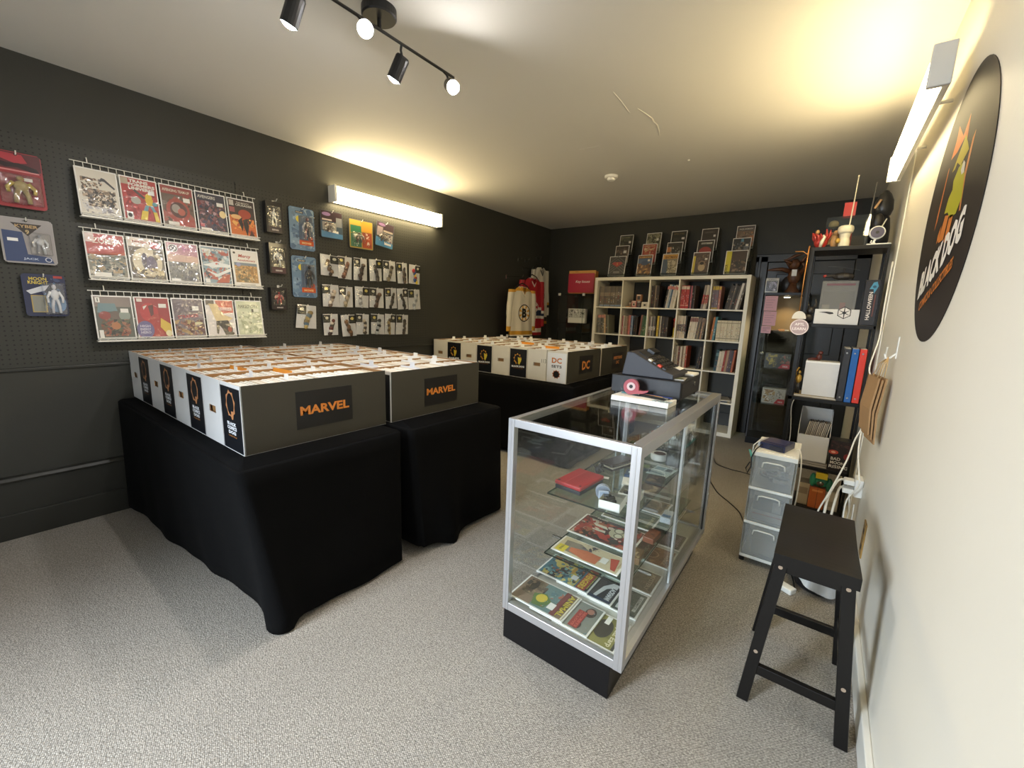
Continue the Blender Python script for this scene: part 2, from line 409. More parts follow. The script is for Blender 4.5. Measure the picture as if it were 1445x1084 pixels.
mx = N.new('ShaderNodeMix'); mx.data_type = 'RGBA'; L.new(lt.outputs[0], mx.inputs['Factor']); L.new(cm.outputs['Color'], mx.inputs['A']); mx.inputs['B'].default_value = (*hx('0b0b0a'), 1)
L.new(mx.outputs['Result'], b.inputs['Base Color']); b.inputs['Roughness'].default_value = 0.5

# ------------------------------------------------------------------ room shell
struct(M().box(-.1, XR + .1, YF - .1, YB + .1, -0.05, 0).build('floor', 'carpet'))
struct(M().box(-.1, XR + .1, YF - .1, YB + .1, H, H + .05).build('ceiling', 'ceiling_paint'))
wl = struct(M().box(-.1, 0, YF - .1, YB + .1, 0, H).build('wall_left', 'wall_paint_dark'))
wb = struct(M().box(0, XR, YB, YB + .1, 0, H).build('wall_back', 'wall_paint_dark'))
wr = struct(M().box(XR, XR + .1, YF - .1, YB + .1, 0, H).build('wall_right', 'wall_paint_white'))
fm = M().box(0, XR, YF - .1, YF, 2.2, H).box(0, 1.02, YF - .1, YF, 0, 2.2).box(2.18, XR, YF - .1, YF, 0, 2.2)
struct(fm.build('wall_front', 'wall_paint_white'))
wn = struct(M().box(1.02, 1.09, YF - .08, YF - .02, 0, 2.2).box(2.11, 2.18, YF - .08, YF - .02, 0, 2.2).box(1.09, 2.11, YF - .08, YF - .02, 0, .14).box(1.09, 2.11, YF - .08, YF - .02, 2.12, 2.2).build('door_2', 'trim_white'))
M().box(1.09, 2.11, YF - .054, YF - .048, .14, 2.12).build('pane', 'glass', wn)
# pegboard sheets on the left wall (with the peg hooks as their parts, added below)
peg = []
for i, (a, c) in enumerate(((-.40, .818), (.822, 2.038), (2.042, 3.84))):
    peg.append(struct(M().box(0, .006, a, c, .955, 2.185).build('wall_pegboard', 'pegboard')))
struct(M().box(0, .012, YF, YB, .935, .953).build('trim_1', 'trim_dark', bevel=.003))
struct(M().box(0, .018, YF, YB, 0, .325).box(0, .03, YF, YB, 0, .145).build('baseboard_left', 'trim_dark', bevel=.004))
struct(M().prism([(0, .325), (.03, .325), (.034, .335), (.026, .35), (.012, .356), (0, .356)], YF, YB, 'y').build('trim_2', 'trim_dark'))
struct(M().box(0, 2.75, YB - .018, YB, 0, .2).build('baseboard_back', 'trim_dark', bevel=.004))
struct(M().box(XR - .02, XR, YF, 4.9, 0, .105).build('baseboard_right', 'trim_white', bevel=.004))
struct(M().box(XR - .006, XR, 4.045, 4.075, .105, H).build('trim_3', 'trim_white', bevel=.002))
# dark door and casing in the back wall, mostly behind the glass cabinet
dr = struct(M().box(2.90, 3.66, YB - .03, YB, 0, 1.98).build('door_1', 'door_dark', bevel=.004))
for z0, z1 in ((.2, .85), (1.0, 1.85)):
    for x0, x1 in ((2.99, 3.24), (3.32, 3.57)):
        M().box(x0, x1, YB - .042, YB - .03, z0, z1).build('door_panel', 'door_dark', dr, bevel=.008)
M().box(2.955, 2.965, YB - .075, YB - .03, .95, .99).ell((2.96, YB - .085, .97), (.027, .02, .027)).build('door_knob', 'steel', dr, smooth=True)
struct(M().box(2.775, 2.895, YB - .035, YB, 0, 2.05).box(3.665, 3.785, YB - .035, YB, 0, 2.05).box(2.775, 3.785, YB - .035, YB, 1.985, 2.07).box(2.80, 2.83, YB - .045, YB, 0, 2.05).build('trim_4', 'door_dark', bevel=.005))
# old cracks and patches in the ceiling paint
cg = 'ceiling_crack'
def crack(pts, wd, label):
    n = len(pts); vs = []
    for i, (x, y) in enumerate(pts):
        a = Vector(pts[min(i + 1, n - 1)]) - Vector(pts[max(i - 1, 0)]); a = Vector((-a.y, a.x)).normalized() * wd * (0.3 if i in (0, n - 1) else 1)
        for s_ in (1, -1):
            vs += [(x + s_ * a.x, y + s_ * a.y, H), (x + s_ * a.x * .5, y + s_ * a.y * .5, H - .0025)]
    m_ = M(); fs = []
    for i in range(n - 1):
        o = i * 4
        fs += [(o, o + 1, o + 5, o + 4), (o + 1, o + 3, o + 7, o + 5), (o + 3, o + 2, o + 6, o + 7)]
    m_.add(vs, fs); o = m_.build('ceiling_crack', 'ceiling_paint', smooth=False); struct(o)
    return o
crack([(2.39, 3.07), (2.385, 3.2), (2.375, 3.345)], .003, '')
crack([(2.435, 3.33), (2.45, 3.42), (2.462, 3.50), (2.452, 3.55), (2.46, 3.60), (2.44, 3.70), (2.42, 3.78)], .006, '')
crack([(1.84, 3.715), (1.92, 3.73), (1.99, 3.735)], .003, '')

# ------------------------------------------------------------------ ceiling and wall lights
t = thing('track_light', 'black ceiling track light with four lit spot heads', 'ceiling light', (1.845, 1.93, H))
M().lathe([(.002, -.036), (.066, -.036), (.071, -.03), (.071, 0), (.002, 0)], n=32).build('canopy', 'plastic_black', t, smooth=False)
M().cyl((0, 0, -.036), (0, 0, -.07), .008, n=10).build('stem', 'plastic_black', t)
M().cyl((0, -.44, -.075), (0, .44, -.075), .0065, n=10).build('bar', 'plastic_black', t)
HEADS = [((-.030, -.345, -.165), (-.45, -.15, -.88)), ((.075, -.120, -.158), (.72, -.52, -.46)), ((-.018, .115, -.160), (-.48, -.16, -.86)), ((.072, .352, -.166), (.72, -.50, -.48))]
for p, d in HEADS:
    d = Vector(d).normalized(); p = Vector(p); hy = p.y + (.02 if p.x > 0 else 0.0); a = p - d * .035
    hd = M().lathe([(.004, -.042), (.027, -.042), (.031, -.034), (.031, .058), (.029, .058), (.027, .050), (.004, .046)], n=20).build('spot_head', 'plastic_black', t, p, d.to_track_quat('Z', 'Y').to_euler())
    M().cyl((0, 0, .047), (0, 0, .0505), .0260, n=18).ell((0, 0, .054), (.0245, .0245, .014), 14, 8).build('bulb', 'glow_bulb', hd, smooth=True)
    M().tube([(0, hy, -.078), (p.x * .3, hy, -.098), a], .0055, 8).ell(a, (.011, .011, .011), 8, 6).build('swivel', 'plastic_black', t)
    sl = bpy.data.lights.new('spot_lamp', 'SPOT'); sl.energy = SPOT_W; sl.color = SPOT_C; sl.spot_size = 2.2; sl.spot_blend = 0.9; sl.shadow_soft_size = 0.025
    so = bpy.data.objects.new('spot_lamp', sl); COL.objects.link(so); so.parent = hd; so.location = (0, 0, .075); so.rotation_euler = (PI, 0, 0)
def fluorescent(label, loc, rz, ln, off=0.0):
    """wrap fixture on a wall, local -y faces the room, x runs along the wall; off: depth of the mounting channel"""
    t = thing('fluorescent_light', label, 'wall light', loc, rz)
    if off:
        for xs in (-ln * .22, ln * .22): M().cyl((xs, -off - .002, .062), (xs, -.0003, .062), .007, n=12).build('standoff', 'fixture_white', t)
    dpt = .104 - (off * .82); M().box(-ln / 2 + .001, ln / 2 - .001, -off - .02, -off - .0003, 0, .125).build('backplate', 'fixture_white', t, bevel=.003)
    hw = ln / 2 - .022; f = -off - dpt
    prof = [(-off - .021, .003), (f + .016, .003), (f + .006, .012), (f + .006, .113), (f + .016, .122), (-off - .021, .122)]
    M().prism(prof, -hw, hw, 'x').build('diffuser', 'glow_tube', t)
    for s_ in (-1, 1):
        x0 = s_ * (ln / 2); x1 = s_ * hw
        M().box(min(x0, x1), max(x0, x1), f, -off - .0003, -.004, .129).build('end_cap', 'fixture_white', t, bevel=.004)
fluorescent('lit fluorescent wrap light on the dark left wall above the hanging packs', (0, 3.365, 2.205), PI / 2, 1.23)
fluorescent('lit fluorescent wrap light high on the white right wall', (XR, 3.385, 2.150), -PI / 2, 1.23, .052)
t = thing('smoke_detector', 'round white smoke detector on the ceiling near the cube shelf', 'smoke detector', (1.79, 4.42, H))
M().lathe([(.002, -.022), (.052, -.022), (.058, -.016), (.058, 0), (.002, 0)], n=28).build('base', 'plastic_white', t)
M().lathe([(.002, -.042), (.026, -.042), (.034, -.036), (.036, -.022), (.002, -.022)], n=28).build('sensor_cap', 'plastic_white', t)
tag(M().ell((0, 0, -.004), (.010, .010, .006), 10, 6).build('ceiling_nub', 'plastic_white', None, (2.47, 4.35, H), smooth=True), 'tiny white plastic nub on the ceiling right of the smoke detector', 'fixture')

# ------------------------------------------------------------------ left wall: racks, comics, hanging packs
def hook(y, z, ln=.06, sheet=None):
    sheet = sheet or (peg[1] if y < 2.04 else peg[2])
    if y < .82: sheet = peg[0]
    M().tube([(.006, y, z), (.006 + ln * .75, y, z - .002), (.006 + ln, y, z + .012)], .0028, 6).box(.006, .009, y - .008, y + .008, z - .02, z + .008).build('peg_hook', 'white_wire', sheet)
RACK_Y0, RACK_Y1 = 1.222, 2.148
def rack(zb, zt, label):
    t = thing('wire_rack', label, 'rack', (.006, (RACK_Y0 + RACK_Y1) / 2, zb))
    hl = (RACK_Y1 - RACK_Y0) / 2; hh = zt - zb; w = .0024
    r = M()
    for y0 in (-hl, hl):
        pass
    M().cyl((.022, -hl - .012, hh), (.022, hl + .012, hh), w, n=6).cyl((.026, -hl, hh - .036), (.026, hl, hh - .036), w, n=6).build('top_rail', 'white_wire', t)
    M().cyl((.03, -hl - .002, 0), (.03, hl + .002, 0), w, n=6).cyl((.082, -hl - .004, -.002), (.082, hl + .004, -.002), w, n=6).cyl((.085, -hl - .004, .018), (.085, hl + .004, .018), w, n=6).cyl((.05, -hl, hh * .45), (.05, hl, hh * .45), w, n=6).build('front_rail', 'white_wire', t)
    k = 27
    for i in range(k):
        y = -hl + .006 + (2 * hl - .012) * i / (k - 1)
        M().tube([(.022, y, hh), (.026, y, hh - .036), (.05, y, hh * .45), (.066, y, .002), (.083, y, -.002), (.085, y, .018)], .0018, 5).build('wire', 'white_wire', t)
    for y in (-hl + .06, hl - .06):
        M().tube([(.001, y, hh + .03), (.014, y, hh + .03), (.022, y, hh)], .0026, 6).build('bracket', 'white_wire', t)
    M().box(.0835, .0855, -hl, hl, -.003, .004).box(.03, .085, -hl, hl, -.0045, -.003).build('price_strip', 'white_wire', t)
rack(1.80, 2.098, 'white wire comic rack, top one of the three on the left wall')
rack(1.452, 1.742, 'white wire comic rack, middle one of the three on the left wall')
rack(1.094, 1.388, 'white wire comic rack, bottom one of the three on the left wall')

W5 = {'w': .8}
R1 = [
 ('white bagged comic with a grey brown crowd drawing, leftmost on the top rack',
  [('r', 0, 0, 1, 1, 'e6dfd2'), ('a', .04, .03, .96, .3, ['d2d0d2', 'c4c2c8', 'b4b0b4', '8c8890', 'dcd8d4'], 11, 30, .22), ('a', .2, .18, .94, .58, ['5d554f', '4a4744', '8a7a68', 'a08a74', '6d6a6c', 'c0a890', '3c3a3a', 'd8ccb8'], 3, 60, .2), ('a', .08, .38, .62, .82, ['7a6656', 'b89a80', '544b44', '8c8078', 'd0b8a0', '3f3a38'], 4, 30, .2), ('p', [(.55, .78), (.62, .86), (.7, .84), (.95, .66), (.92, .63), (.68, .78)], '3f4045'), ('r', .64, .02, .94, .07, 'f2efe8'), ('t', 'COMIC', .79, .03, .025, '77736c')]),
 ('red comic with chunky white title and a yellow blue robot-like shape on the top rack',
  [('r', 0, 0, 1, 1, 'b8413f'), ('a', .02, .05, .98, .7, ['a83838', 'c04a48', '983334', 'b84642'], 21, 22), ('r', 0, .84, .2, .99, 'bfae98'), ('t', 'TRANS', .5, .90, .075, 'f0e8e0', {'w': .55, 'bold': .05}), ('t', 'FORMERS', .58, .815, .075, 'f0e8e0', {'w': .76, 'bold': .05}), ('t', 'UNIVERSE', .56, .73, .075, 'f0e8e0', {'w': .74, 'bold': .05}), ('e', .36, .48, .14, .085, 'b4b0a8'), ('p', [(.3, .72), (.38, .74), (.64, .58), (.58, .54)], '55504c'), ('e', .74, .6, .10, .09, 'e5c63c'), ('p', [(.62, .56), (.86, .56), (.82, .40), (.66, .40)], 'e0bd38'), ('p', [(.62, .40), (.72, .40), (.66, .26), (.54, .26)], '6f9fae'), ('p', [(.74, .40), (.84, .40), (.92, .26), (.82, .26)], '6f9fae'), ('p', [(.5, .26), (.68, .26), (.62, .04), (.42, .04)], 'e5c63c'), ('p', [(.82, .26), (.93, .26), (.99, .03), (.86, .03)], 'e5c63c'), ('e', .9, .45, .08, .05, '4e8f9a'), ('r', .05, .02, .22, .19, 'f2f0ea'), ('e', .135, .11, .06, .05, '24211f'), ('r', .74, .66, .92, .76, 'f6f4f0')]),
 ('dark red comic with a swirling crimson figure, third on the top rack',
  [('r', 0, 0, 1, 1, '6c5a4c'), ('r', 0, .8, 1, 1, '9a403a'), ('a', 0, .1, 1, .8, ['7d6a58', '5a4438', '9c4238', 'a8574a'], 31, 16), ('e', .48, .40, .38, .30, 'a8473a'), ('e', .5, .42, .28, .2, '5c3a34'), ('e', .42, .45, .14, .11, 'a49a90'), ('e', .58, .38, .12, .09, 'b55a48'), ('p', [(.3, .02), (.98, .02), (.98, .22), (.6, .18)], 'a6463c'), ('t', 'AVENGING TEAM-UP', .48, .86, .07, 'e6d8c4', {'w': .86}), ('r', .68, .64, .9, .75, 'f2efe8'), ('r', .12, .03, .46, .11, 'ece6dc')]),
 ('dark blue comic with crowded armoured shapes, fourth on the top rack',
  [('r', 0, 0, 1, 1, '2c2c40'), ('a', .02, .05, .98, .8, ['3d2f38', '5a3a44', '8a5a60', '2a3450', '4a4658', 'b09098', '7a2f34', '1e1e2c'], 41, 46), ('t', 'AVENGERS', .36, .86, .08, 'ddd8d0', {'w': .62}), ('e', .88, .5, .12, .1, 'f0d8a0'), ('r', .7, .7, .93, .8, 'f2efe8'), ('r', .05, .02, .42, .08, 'e8e2da'), ('r', .04, .1, .18, .18, 'b8484c')]),
 ('orange and black comic with dark silhouettes in fire, rightmost on the top rack',
  [('r', 0, 0, 1, 1, '3c2c28'), ('p', [(0, 0), (1, 0), (1, .38), (.6, .34), (.3, .52), (0, .56)], 'd8722c'), ('a', .05, .1, .95, .5, ['e89040', 'c85a28', 'f0b45a', 'a8402a'], 51, 14), ('e', .6, .62, .25, .13, 'b0442c'), ('e', .25, .52, .2, .06, 'e8b878'), ('p', [(.3, .42), (.45, .5), (.5, .3), (.44, .12), (.36, .3)], '2a1c18'), ('p', [(.5, .45), (.66, .5), (.72, .3), (.62, 0), (.52, .26)], '241815'), ('p', [(.7, .02), (.8, .2), (.92, .02)], '4a2018'), ('t', 'THE MIGHTY', .56, .90, .045, 'd8d0c4', {'w': .5}), ('t', 'CRUSADER', .6, .83, .06, 'ece4d8', {'w': .66}), ('r', .02, .64, .22, .78, 'a85a58'), ('r', .03, .82, .2, .97, 'cfc6bc')]),
]
R2 = [
 ('red topped comic with a zombie title over a grey crowd, leftmost on the middle rack',
  [('r', 0, 0, 1, 1, '8a8878'), ('r', 0, .55, 1, 1, 'b4473e'), ('p', [(0, .55), (1, .55), (1, .62), (0, .5)], 'b85a40'), ('a', 0, .04, 1, .52, ['6d7068', '9a9484', '4c5450', 'b09a78', '3a403e', 'c4bca8', '788078'], 61, 40), ('t', 'ZOMBA', .56, .78, .13, 'ecdccc', {'w': .78}), ('r', 0, .8, .22, 1, 'e0c8c0'), ('r', .1, .02, .55, .11, 'eeeae0')]),
 ('tan comic with a pale burst and two grey standing figures, second on the middle rack',
  [('r', 0, 0, 1, 1, '6d6558'), ('r', 0, .8, .75, 1, 'e2d6c8'), ('e', .5, .44, .44, .36, 'd8ccae'), ('e', .42, .46, .10, .2, '5c5660'), ('e', .62, .40, .16, .2, '6d6478'), ('a', .05, .04, .95, .3, ['c8b690', 'a89870', '5a5448', 'e0d0a8'], 71, 18), ('e', .78, .86, .16, .09, 'b44038'), ('t', 'NINJA K', .42, .88, .07, 'b85a48', {'w': .6}), ('a', .7, .5, 1, .8, ['4c4a40', '7a705c'], 72, 8)]),
 ('pink to grey comic with a round crossed badge, middle of the middle rack',
  [('r', 0, 0, 1, 1, '8c8c88'), ('r', 0, .52, 1, 1, 'c89aa4'), ('p', [(0, .52), (1, .52), (1, .68), (0, .72)], 'd8b8a8'), ('a', 0, .04, 1, .5, ['7c7c7a', '9a9a94', '6a6a70', 'b0aea8'], 81, 30), ('e', .2, .86, .16, .105, 'f0ecec'), ('o', .2, .86, .125, .03, '3c3440'), ('t', 'X', .2, .81, .1, '3c3440'), ('a', .5, .8, .95, .98, ['c484a8', 'd09cb4', 'b87898'], 82, 6), ('r', .03, .02, .32, .08, 'f4f2ee')]),
 ('pale blue comic mostly hidden by glare on its sleeve, fourth on the middle rack',
  [('r', 0, 0, 1, 1, '8aa0ac'), ('a', 0, .05, 1, .95, ['b08a84', '6d8898', 'a4b8c0', 'd8dcdc', 'b8685c', '55606c', 'c8c0b0'], 91, 40), ('p', [(0, .5), (.5, .62), (1, .56), (1, .48), (.4, .46)], 'e6eaea'), ('p', [(.1, .36), (.5, .28), (1, .46), (1, .38), (.5, .2)], 'e2e6e6'), ('p', [(.4, .03), (.9, .05), (.98, .3), (.7, .22)], 'b8604e'), ('t', 'HEROES', .5, .9, .05, 'f0e6da', {'w': .7}), ('r', .04, .03, .2, .13, 'ecebe6')]),  # whitish bands paint the sleeve's glare into the cover colours
 ('white bordered comic with red script title over a golden street, rightmost on the middle rack',
  [('r', 0, 0, 1, 1, 'eee9e0'), ('r', .04, .09, .95, .66, 'b08a58'), ('a', .05, .1, .94, .6, ['c89a5c', '8a7a58', '9c7440', 'd8b078', '6e6448'], 101, 30), ('r', .04, .58, .95, .66, '7f8c94'), ('t', 'Mercy', .48, .78, .12, 'b8402e', {'w': .5, 'shear': .2}), ('t', 'Revolutionary', .55, .69, .075, 'b8402e', {'w': .72, 'shear': .2}), ('e', .2, .6, .09, .055, '9a9cc0'), ('e', .08, .93, .05, .03, '3c3a38'), ('r', .2, .03, .8, .05, 'b4aea4')]),
]
R3 = [
 ('dark comic with masked heads and a small white number box, leftmost on the bottom rack',
  [('r', 0, 0, 1, 1, '5d6058'), ('r', 0, .76, 1, 1, '8c7f78'), ('p', [(.05, .62), (.6, .66), (.55, .84), (.1, .84)], '6f8a90'), ('e', .24, .55, .17, .1, '8e3c38'), ('e', .52, .55, .13, .11, '6a5c54'), ('e', .78, .55, .16, .13, '8f9a90'), ('a', .1, .05, .9, .46, ['3c3a36', '6d5040', '8c4a38', '2c2c2a', '5a6048', 'a0705a'], 111, 34), ('e', .5, .3, .13, .09, 'b0734a'), ('r', .04, .86, .16, .98, 'f2efe8'), ('t', '1', .1, .88, .08, '1c1c1c'), ('r', .68, .62, .9, .72, 'eeeae2'), ('r', .03, .01, .14, .2, 'ece8e0')]),
 ('bright red comic with yellow burst and blue text column, second on the bottom rack',
  [('r', 0, 0, 1, 1, 'a03c40'), ('e', .38, .64, .28, .24, 'b8383c'), ('p', [(.36, .8), (.52, .84), (.5, .48), (.42, .5)], '5e3034'), ('p', [(.2, .78), (.34, .82), (.22, .7)], 'e8e0d8'), ('p', [(.58, .8), (.68, .76), (.5, .82)], 'e8e0d8'), ('e', .6, .3, .3, .3, 'aa3c3c'), ('e', .2, .2, .26, .22, '6a6490'), ('t', 'HIGH', .2, .26, .06, 'd8d4e4', {'w': .3}), ('t', 'ENERGY', .2, .18, .06, 'd8d4e4', {'w': .32}), ('t', 'HERO', .2, .1, .06, 'd8d4e4', {'w': .3}), ('p', [(.7, .5), (.99, .34), (.99, .04), (.86, .06), (.66, .26)], 'd8b84e'), ('e', .9, .1, .1, .08, 'e6dcb0'), ('r', .68, .76, .92, .86, 'eeeae2'), ('r', .04, .9, .2, .98, 'e0d4cc')]),
 ('grey violet comic with a red band of letters, middle of the bottom rack',
  [('r', 0, 0, 1, 1, '7c727a'), ('a', 0, .5, 1, 1, ['8a8088', '70666e', '948a90'], 121, 12), ('a', 0, .04, 1, .45, ['7a4c44', '94685a', 'a88a60', '5c4040', 'b09a6c', '6d5660'], 122, 34), ('t', 'STRANGE', .48, .5, .09, 'b04450', {'w': .7, 'ang': .12}), ('e', .8, .36, .14, .04, 'd8d0a8'), ('r', .64, .7, .86, .82, 'f2efe8'), ('r', .56, .72, .63, .81, '3c383c')]),
 ('white comic with a red corner and dark leaping figure, fourth on the bottom rack',
  [('r', 0, 0, 1, 1, 'dcd6d4'), ('p', [(.35, 1), (1, 1), (1, .66), (.45, .62)], 'c0544a'), ('r', 0, .86, .3, 1, '6a6258'), ('p', [(.1, .9), (.4, .9), (.6, .6), (.95, .5), (.7, .36), (.3, .42)], 'd8c294'), ('p', [(.3, .42), (.75, .44), (.9, .2), (.85, .02), (.6, .02), (.5, .2)], '3c3834'), ('p', [(.3, .4), (.42, .3), (.34, .05), (.28, .07)], '3a3430'), ('r', .44, .72, .94, .80, 'f0e4e0'), ('t', 'DAREDEVIL', .69, .735, .05, 'b84a40', {'w': .44}), ('e', .78, .18, .08, .08, 'a85a48'), ('e', .88, .06, .06, .04, '34302e')]),
 ('pale yellow green comic with wrinkled shiny sleeve, rightmost on the bottom rack',
  [('r', 0, 0, 1, 1, 'c6cdb0'), ('a', .05, .05, .95, .7, ['d8dcc0', 'b4bc9c', 'e4e6cc', 'a0a888'], 131, 24), ('t', 'NAKED CITY', .48, .8, .1, '5c6050', {'w': .82, 'shear': .3}), ('r', .6, .68, .68, .78, '4c4c44'), ('r', .69, .69, .9, .78, 'e8ead8')]),
]
CY = [1.308, 1.493, 1.679, 1.865, 2.052]
for rows, zb, grp in ((R1, 1.807, 'comics on the top wire rack'), (R2, 1.459, 'comics on the middle wire rack'), (R3, 1.101, 'comics on the bottom wire rack')):
    for (lab, ops), y in zip(rows, CY):
        comic(lab, (.078, y, zb), (-.13, 0, PI / 2), .176, .262, ops, grp)

def pouch(name, label, y, zt, w, h, kind, group, tilt=0.0, hk=True, x=.035):
    """hanging pack on a hook; origin at the hook hole, faces +x"""
    return thing(name, label, 'toy pack', (x, y, zt), (0, tilt, PI / 2), group)
def blister(label, y0, y1, z0, z1, card, ops, toy, group, tilt=0.0, x=.03, bub=None, name='carded_toy'):
    """printed card, toy and clear bubble hanging on a peg hook"""
    w, h = y1 - y0, z1 - z0
    t = thing(name, label, 'toy pack', (x, (y0 + y1) / 2, z1), (0, tilt, PI / 2), group)
    r_ = .012
    M().prism([(-w / 2 + r_, -h), (w / 2 - r_, -h), (w / 2, -h + r_), (w / 2, -r_), (w / 2 - r_, 0), (-w / 2 + r_, 0), (-w / 2, -r_), (-w / 2, -h + r_)], -.002, 0, 'y', card).build('backing_card', 'print_gloss', t)
    p = P(-.002); draw(p, w * .96, h * .97, ops, 0, -w * .48, -h * .985); p.build('card_print', 'print_gloss', t)
    if bub:
        a, b_, c, d, dep = bub; x0, x1, v0, v1 = -w / 2 + a * w, -w / 2 + c * w, -h + b_ * h, -h + d * h
        if toy: toy(t, (x0 + x1) / 2, (v0 + v1) / 2, x1 - x0, v1 - v0, dep)
        M().box(x0, x1, -.002 - dep, -.0035, v0, v1).build('bubble', 'film', t, bevel=.008)
    M().cyl((0, -.004, -.012), (0, .0, -.012), .006, n=8).build('hang_hole', 'sign_black', t)
    hook((y0 + y1) / 2, z1 - .010, .055)
    return t
def toy_body(cols, seed, flat=False):
    """small plastic action figure: torso, head and limbs"""
    def f(t, cx, cz, w, h, dep):
        r = random.Random(seed); m_ = M(); y = -.004 - dep * .5; s_ = h
        c = cols
        m_.ell((cx, y, cz + .12 * s_), (w * .19, dep * .33, s_ * .17), 10, 6, c[0])
        m_.ell((cx, y - .002, cz + .36 * s_), (w * .10, dep * .3, s_ * .08), 10, 6, c[1 % len(c)])
        for k in (-1, 1):
            m_.tube([(cx + k * w * .17, y, cz + .22 * s_), (cx + k * w * .32, y, cz + .04 * s_), (cx + k * w * .30, y - .004, cz - .12 * s_)], 0, 6, c[2 % len(c)], rs=[w * .07, w * .06, w * .05])
            m_.tube([(cx + k * w * .08, y, cz - .02 * s_), (cx + k * w * .14, y, cz - .22 * s_), (cx + k * w * .16, y, cz - .44 * s_)], 0, 6, c[(2 + k) % len(c)], rs=[w * .08, w * .07, w * .06])
        m_.build('toy_figure', 'print_gloss', t, smooth=True)
    return f
blister('red carded toy pack with tan figure and wavy dark top, upper left corner of wall', .925, 1.10, 1.80, 2.075, '9c2e36',
        [('r', 0, 0, 1, 1, 'a3323a'), ('r', 0, .70, 1, 1, '5a2128'), ('p', [(.1, .98), (.62, .98), (.72, .84), (.5, .8), (.3, .84), (.12, .88)], 'b2323e'), ('p', [(0, .84), (.3, .80), (.55, .82), (.9, .76), (.98, .66), (.8, .68), (.5, .74), (.25, .72), (0, .78)], '2a1418'), ('r', 0, .66, .95, .685, 'd88a8c'), ('r', .05, .06, .95, .6, '8c2a32'), ('r', .6, .50, .78, .56, 'f0eeea')],
        toy_body(['b09c68', 'a89060', 'c8ae50'], 1), 'carded toys at the left end of the pegboard', bub=(.08, .05, .94, .6, .035))
blister('silver grey carded toy with blue corner and two small figures, left end of wall', .915, 1.108, 1.516, 1.748, 'a7a3a3',
        [('r', 0, 0, 1, 1, 'a09b9b'), ('p', [(.2, .90), (.8, .90), (.5, .62)], '3a3230'), ('t', 'KYBER', .5, .80, .07, 'c0a070', {'w': .44}), ('t', '9', .5, .66, .1, 'c8b080'), ('p', [(.02, .02), (.95, .02), (.9, .16), (.45, .2), (.4, .7), (.02, .72)], '3a4a72'), ('r', .1, .48, .3, .55, 'f2f0ee'), ('t', 'JACK', .5, .06, .06, 'b8c4dc', {'w': .3}), ('o', .84, .1, .07, .02, 'c8ccd8')],
        toy_body(['c4c4c6', '9a9aa0', 'd8d8da'], 2), 'carded toys at the left end of the pegboard', bub=(.5, .2, .92, .7, .03))
blister('dark blue carded toy with white caped figure, lowest at the left end', .962, 1.124, 1.237, 1.463, '2c3358',
        [('r', 0, 0, 1, 1, '2a3050'), ('a', .3, .4, 1, .95, ['3c4a70', '24284a', '4a6a94'], 7, 12), ('t', 'MOON', .36, .86, .08, 'd8c050', {'w': .42}), ('t', 'KNIGHT', .36, .77, .08, 'd8c050', {'w': .48}), ('p', [(.05, .6), (.4, .72), (.62, .76), (.5, .62), (.15, .52)], 'd0d2da'), ('e', .76, .3, .22, .22, '7a9ac0'), ('r', .14, .08, .5, .5, 'b09a5c'), ('r', .17, .1, .47, .48, '8c8c84'), ('r', .74, .93, .96, .99, 'a83c38')],
        toy_body(['e2e2e6', 'd0d0d8', 'eeeef2'], 3), 'carded toys at the left end of the pegboard', bub=(.42, .03, .98, .82, .03))
BK = [('black boxed toy with pale silver window, top of the column beside the racks', 2.215, 2.335, 1.875, 2.098, ['e0e0dc', 'c8c8c4', '8a8a8a'], '3a3034'),
      ('black boxed toy with white and grey figure, middle of the column beside the racks', 2.22, 2.348, 1.576, 1.80, ['c8c8c8', '5a5458', 'e0dede'], '4a3036'),
      ('small dark boxed toy with red window, bottom of the column beside the racks', 2.215, 2.335, 1.30, 1.468, ['b04448', '94343a', 'c8686a'], '2e2426')]
for i, (lab, y0, y1, z0, z1, cols, lo_) in enumerate(BK):
    w, h = y1 - y0, z1 - z0; y = (y0 + y1) / 2
    t = thing('boxed_toy', lab, 'toy pack', (.014, y, z0), (0, 0, PI / 2), 'black boxed toys beside the racks')
    M().box(-w / 2, w / 2, -.03, 0, 0, h, '1d1a1c').box(-w / 2, -w / 2 + .012, -.05, -.03, 0, h, '211e20').box(w / 2 - .012, w / 2, -.05, -.03, 0, h, '211e20').box(-w / 2 + .012, w / 2 - .012, -.05, -.03, 0, h * .2, lo_).box(-w / 2 + .012, w / 2 - .012, -.05, -.03, h * .86, h, '211e20').build('carton', 'print_gloss', t)
    toy_body(cols, 10 + i)(t, 0, h * .53, w * .75, h * .62, .02)
    for ch in list(t.children):
        if ch.name.startswith('toy_figure'): ch.location = (0, -.028, 0)
    M().box(-w / 2 + .013, w / 2 - .013, -.0485, -.047, h * .205, h * .855).build('window', 'film', t)
    p = P(-.05); p.text('SERIES', 0, h * .07, h * .05, 'c8c0bc', w=w * .4); p.build('lettering', 'print_gloss', t)
    hook(y + .02, z1 + .012, .07)
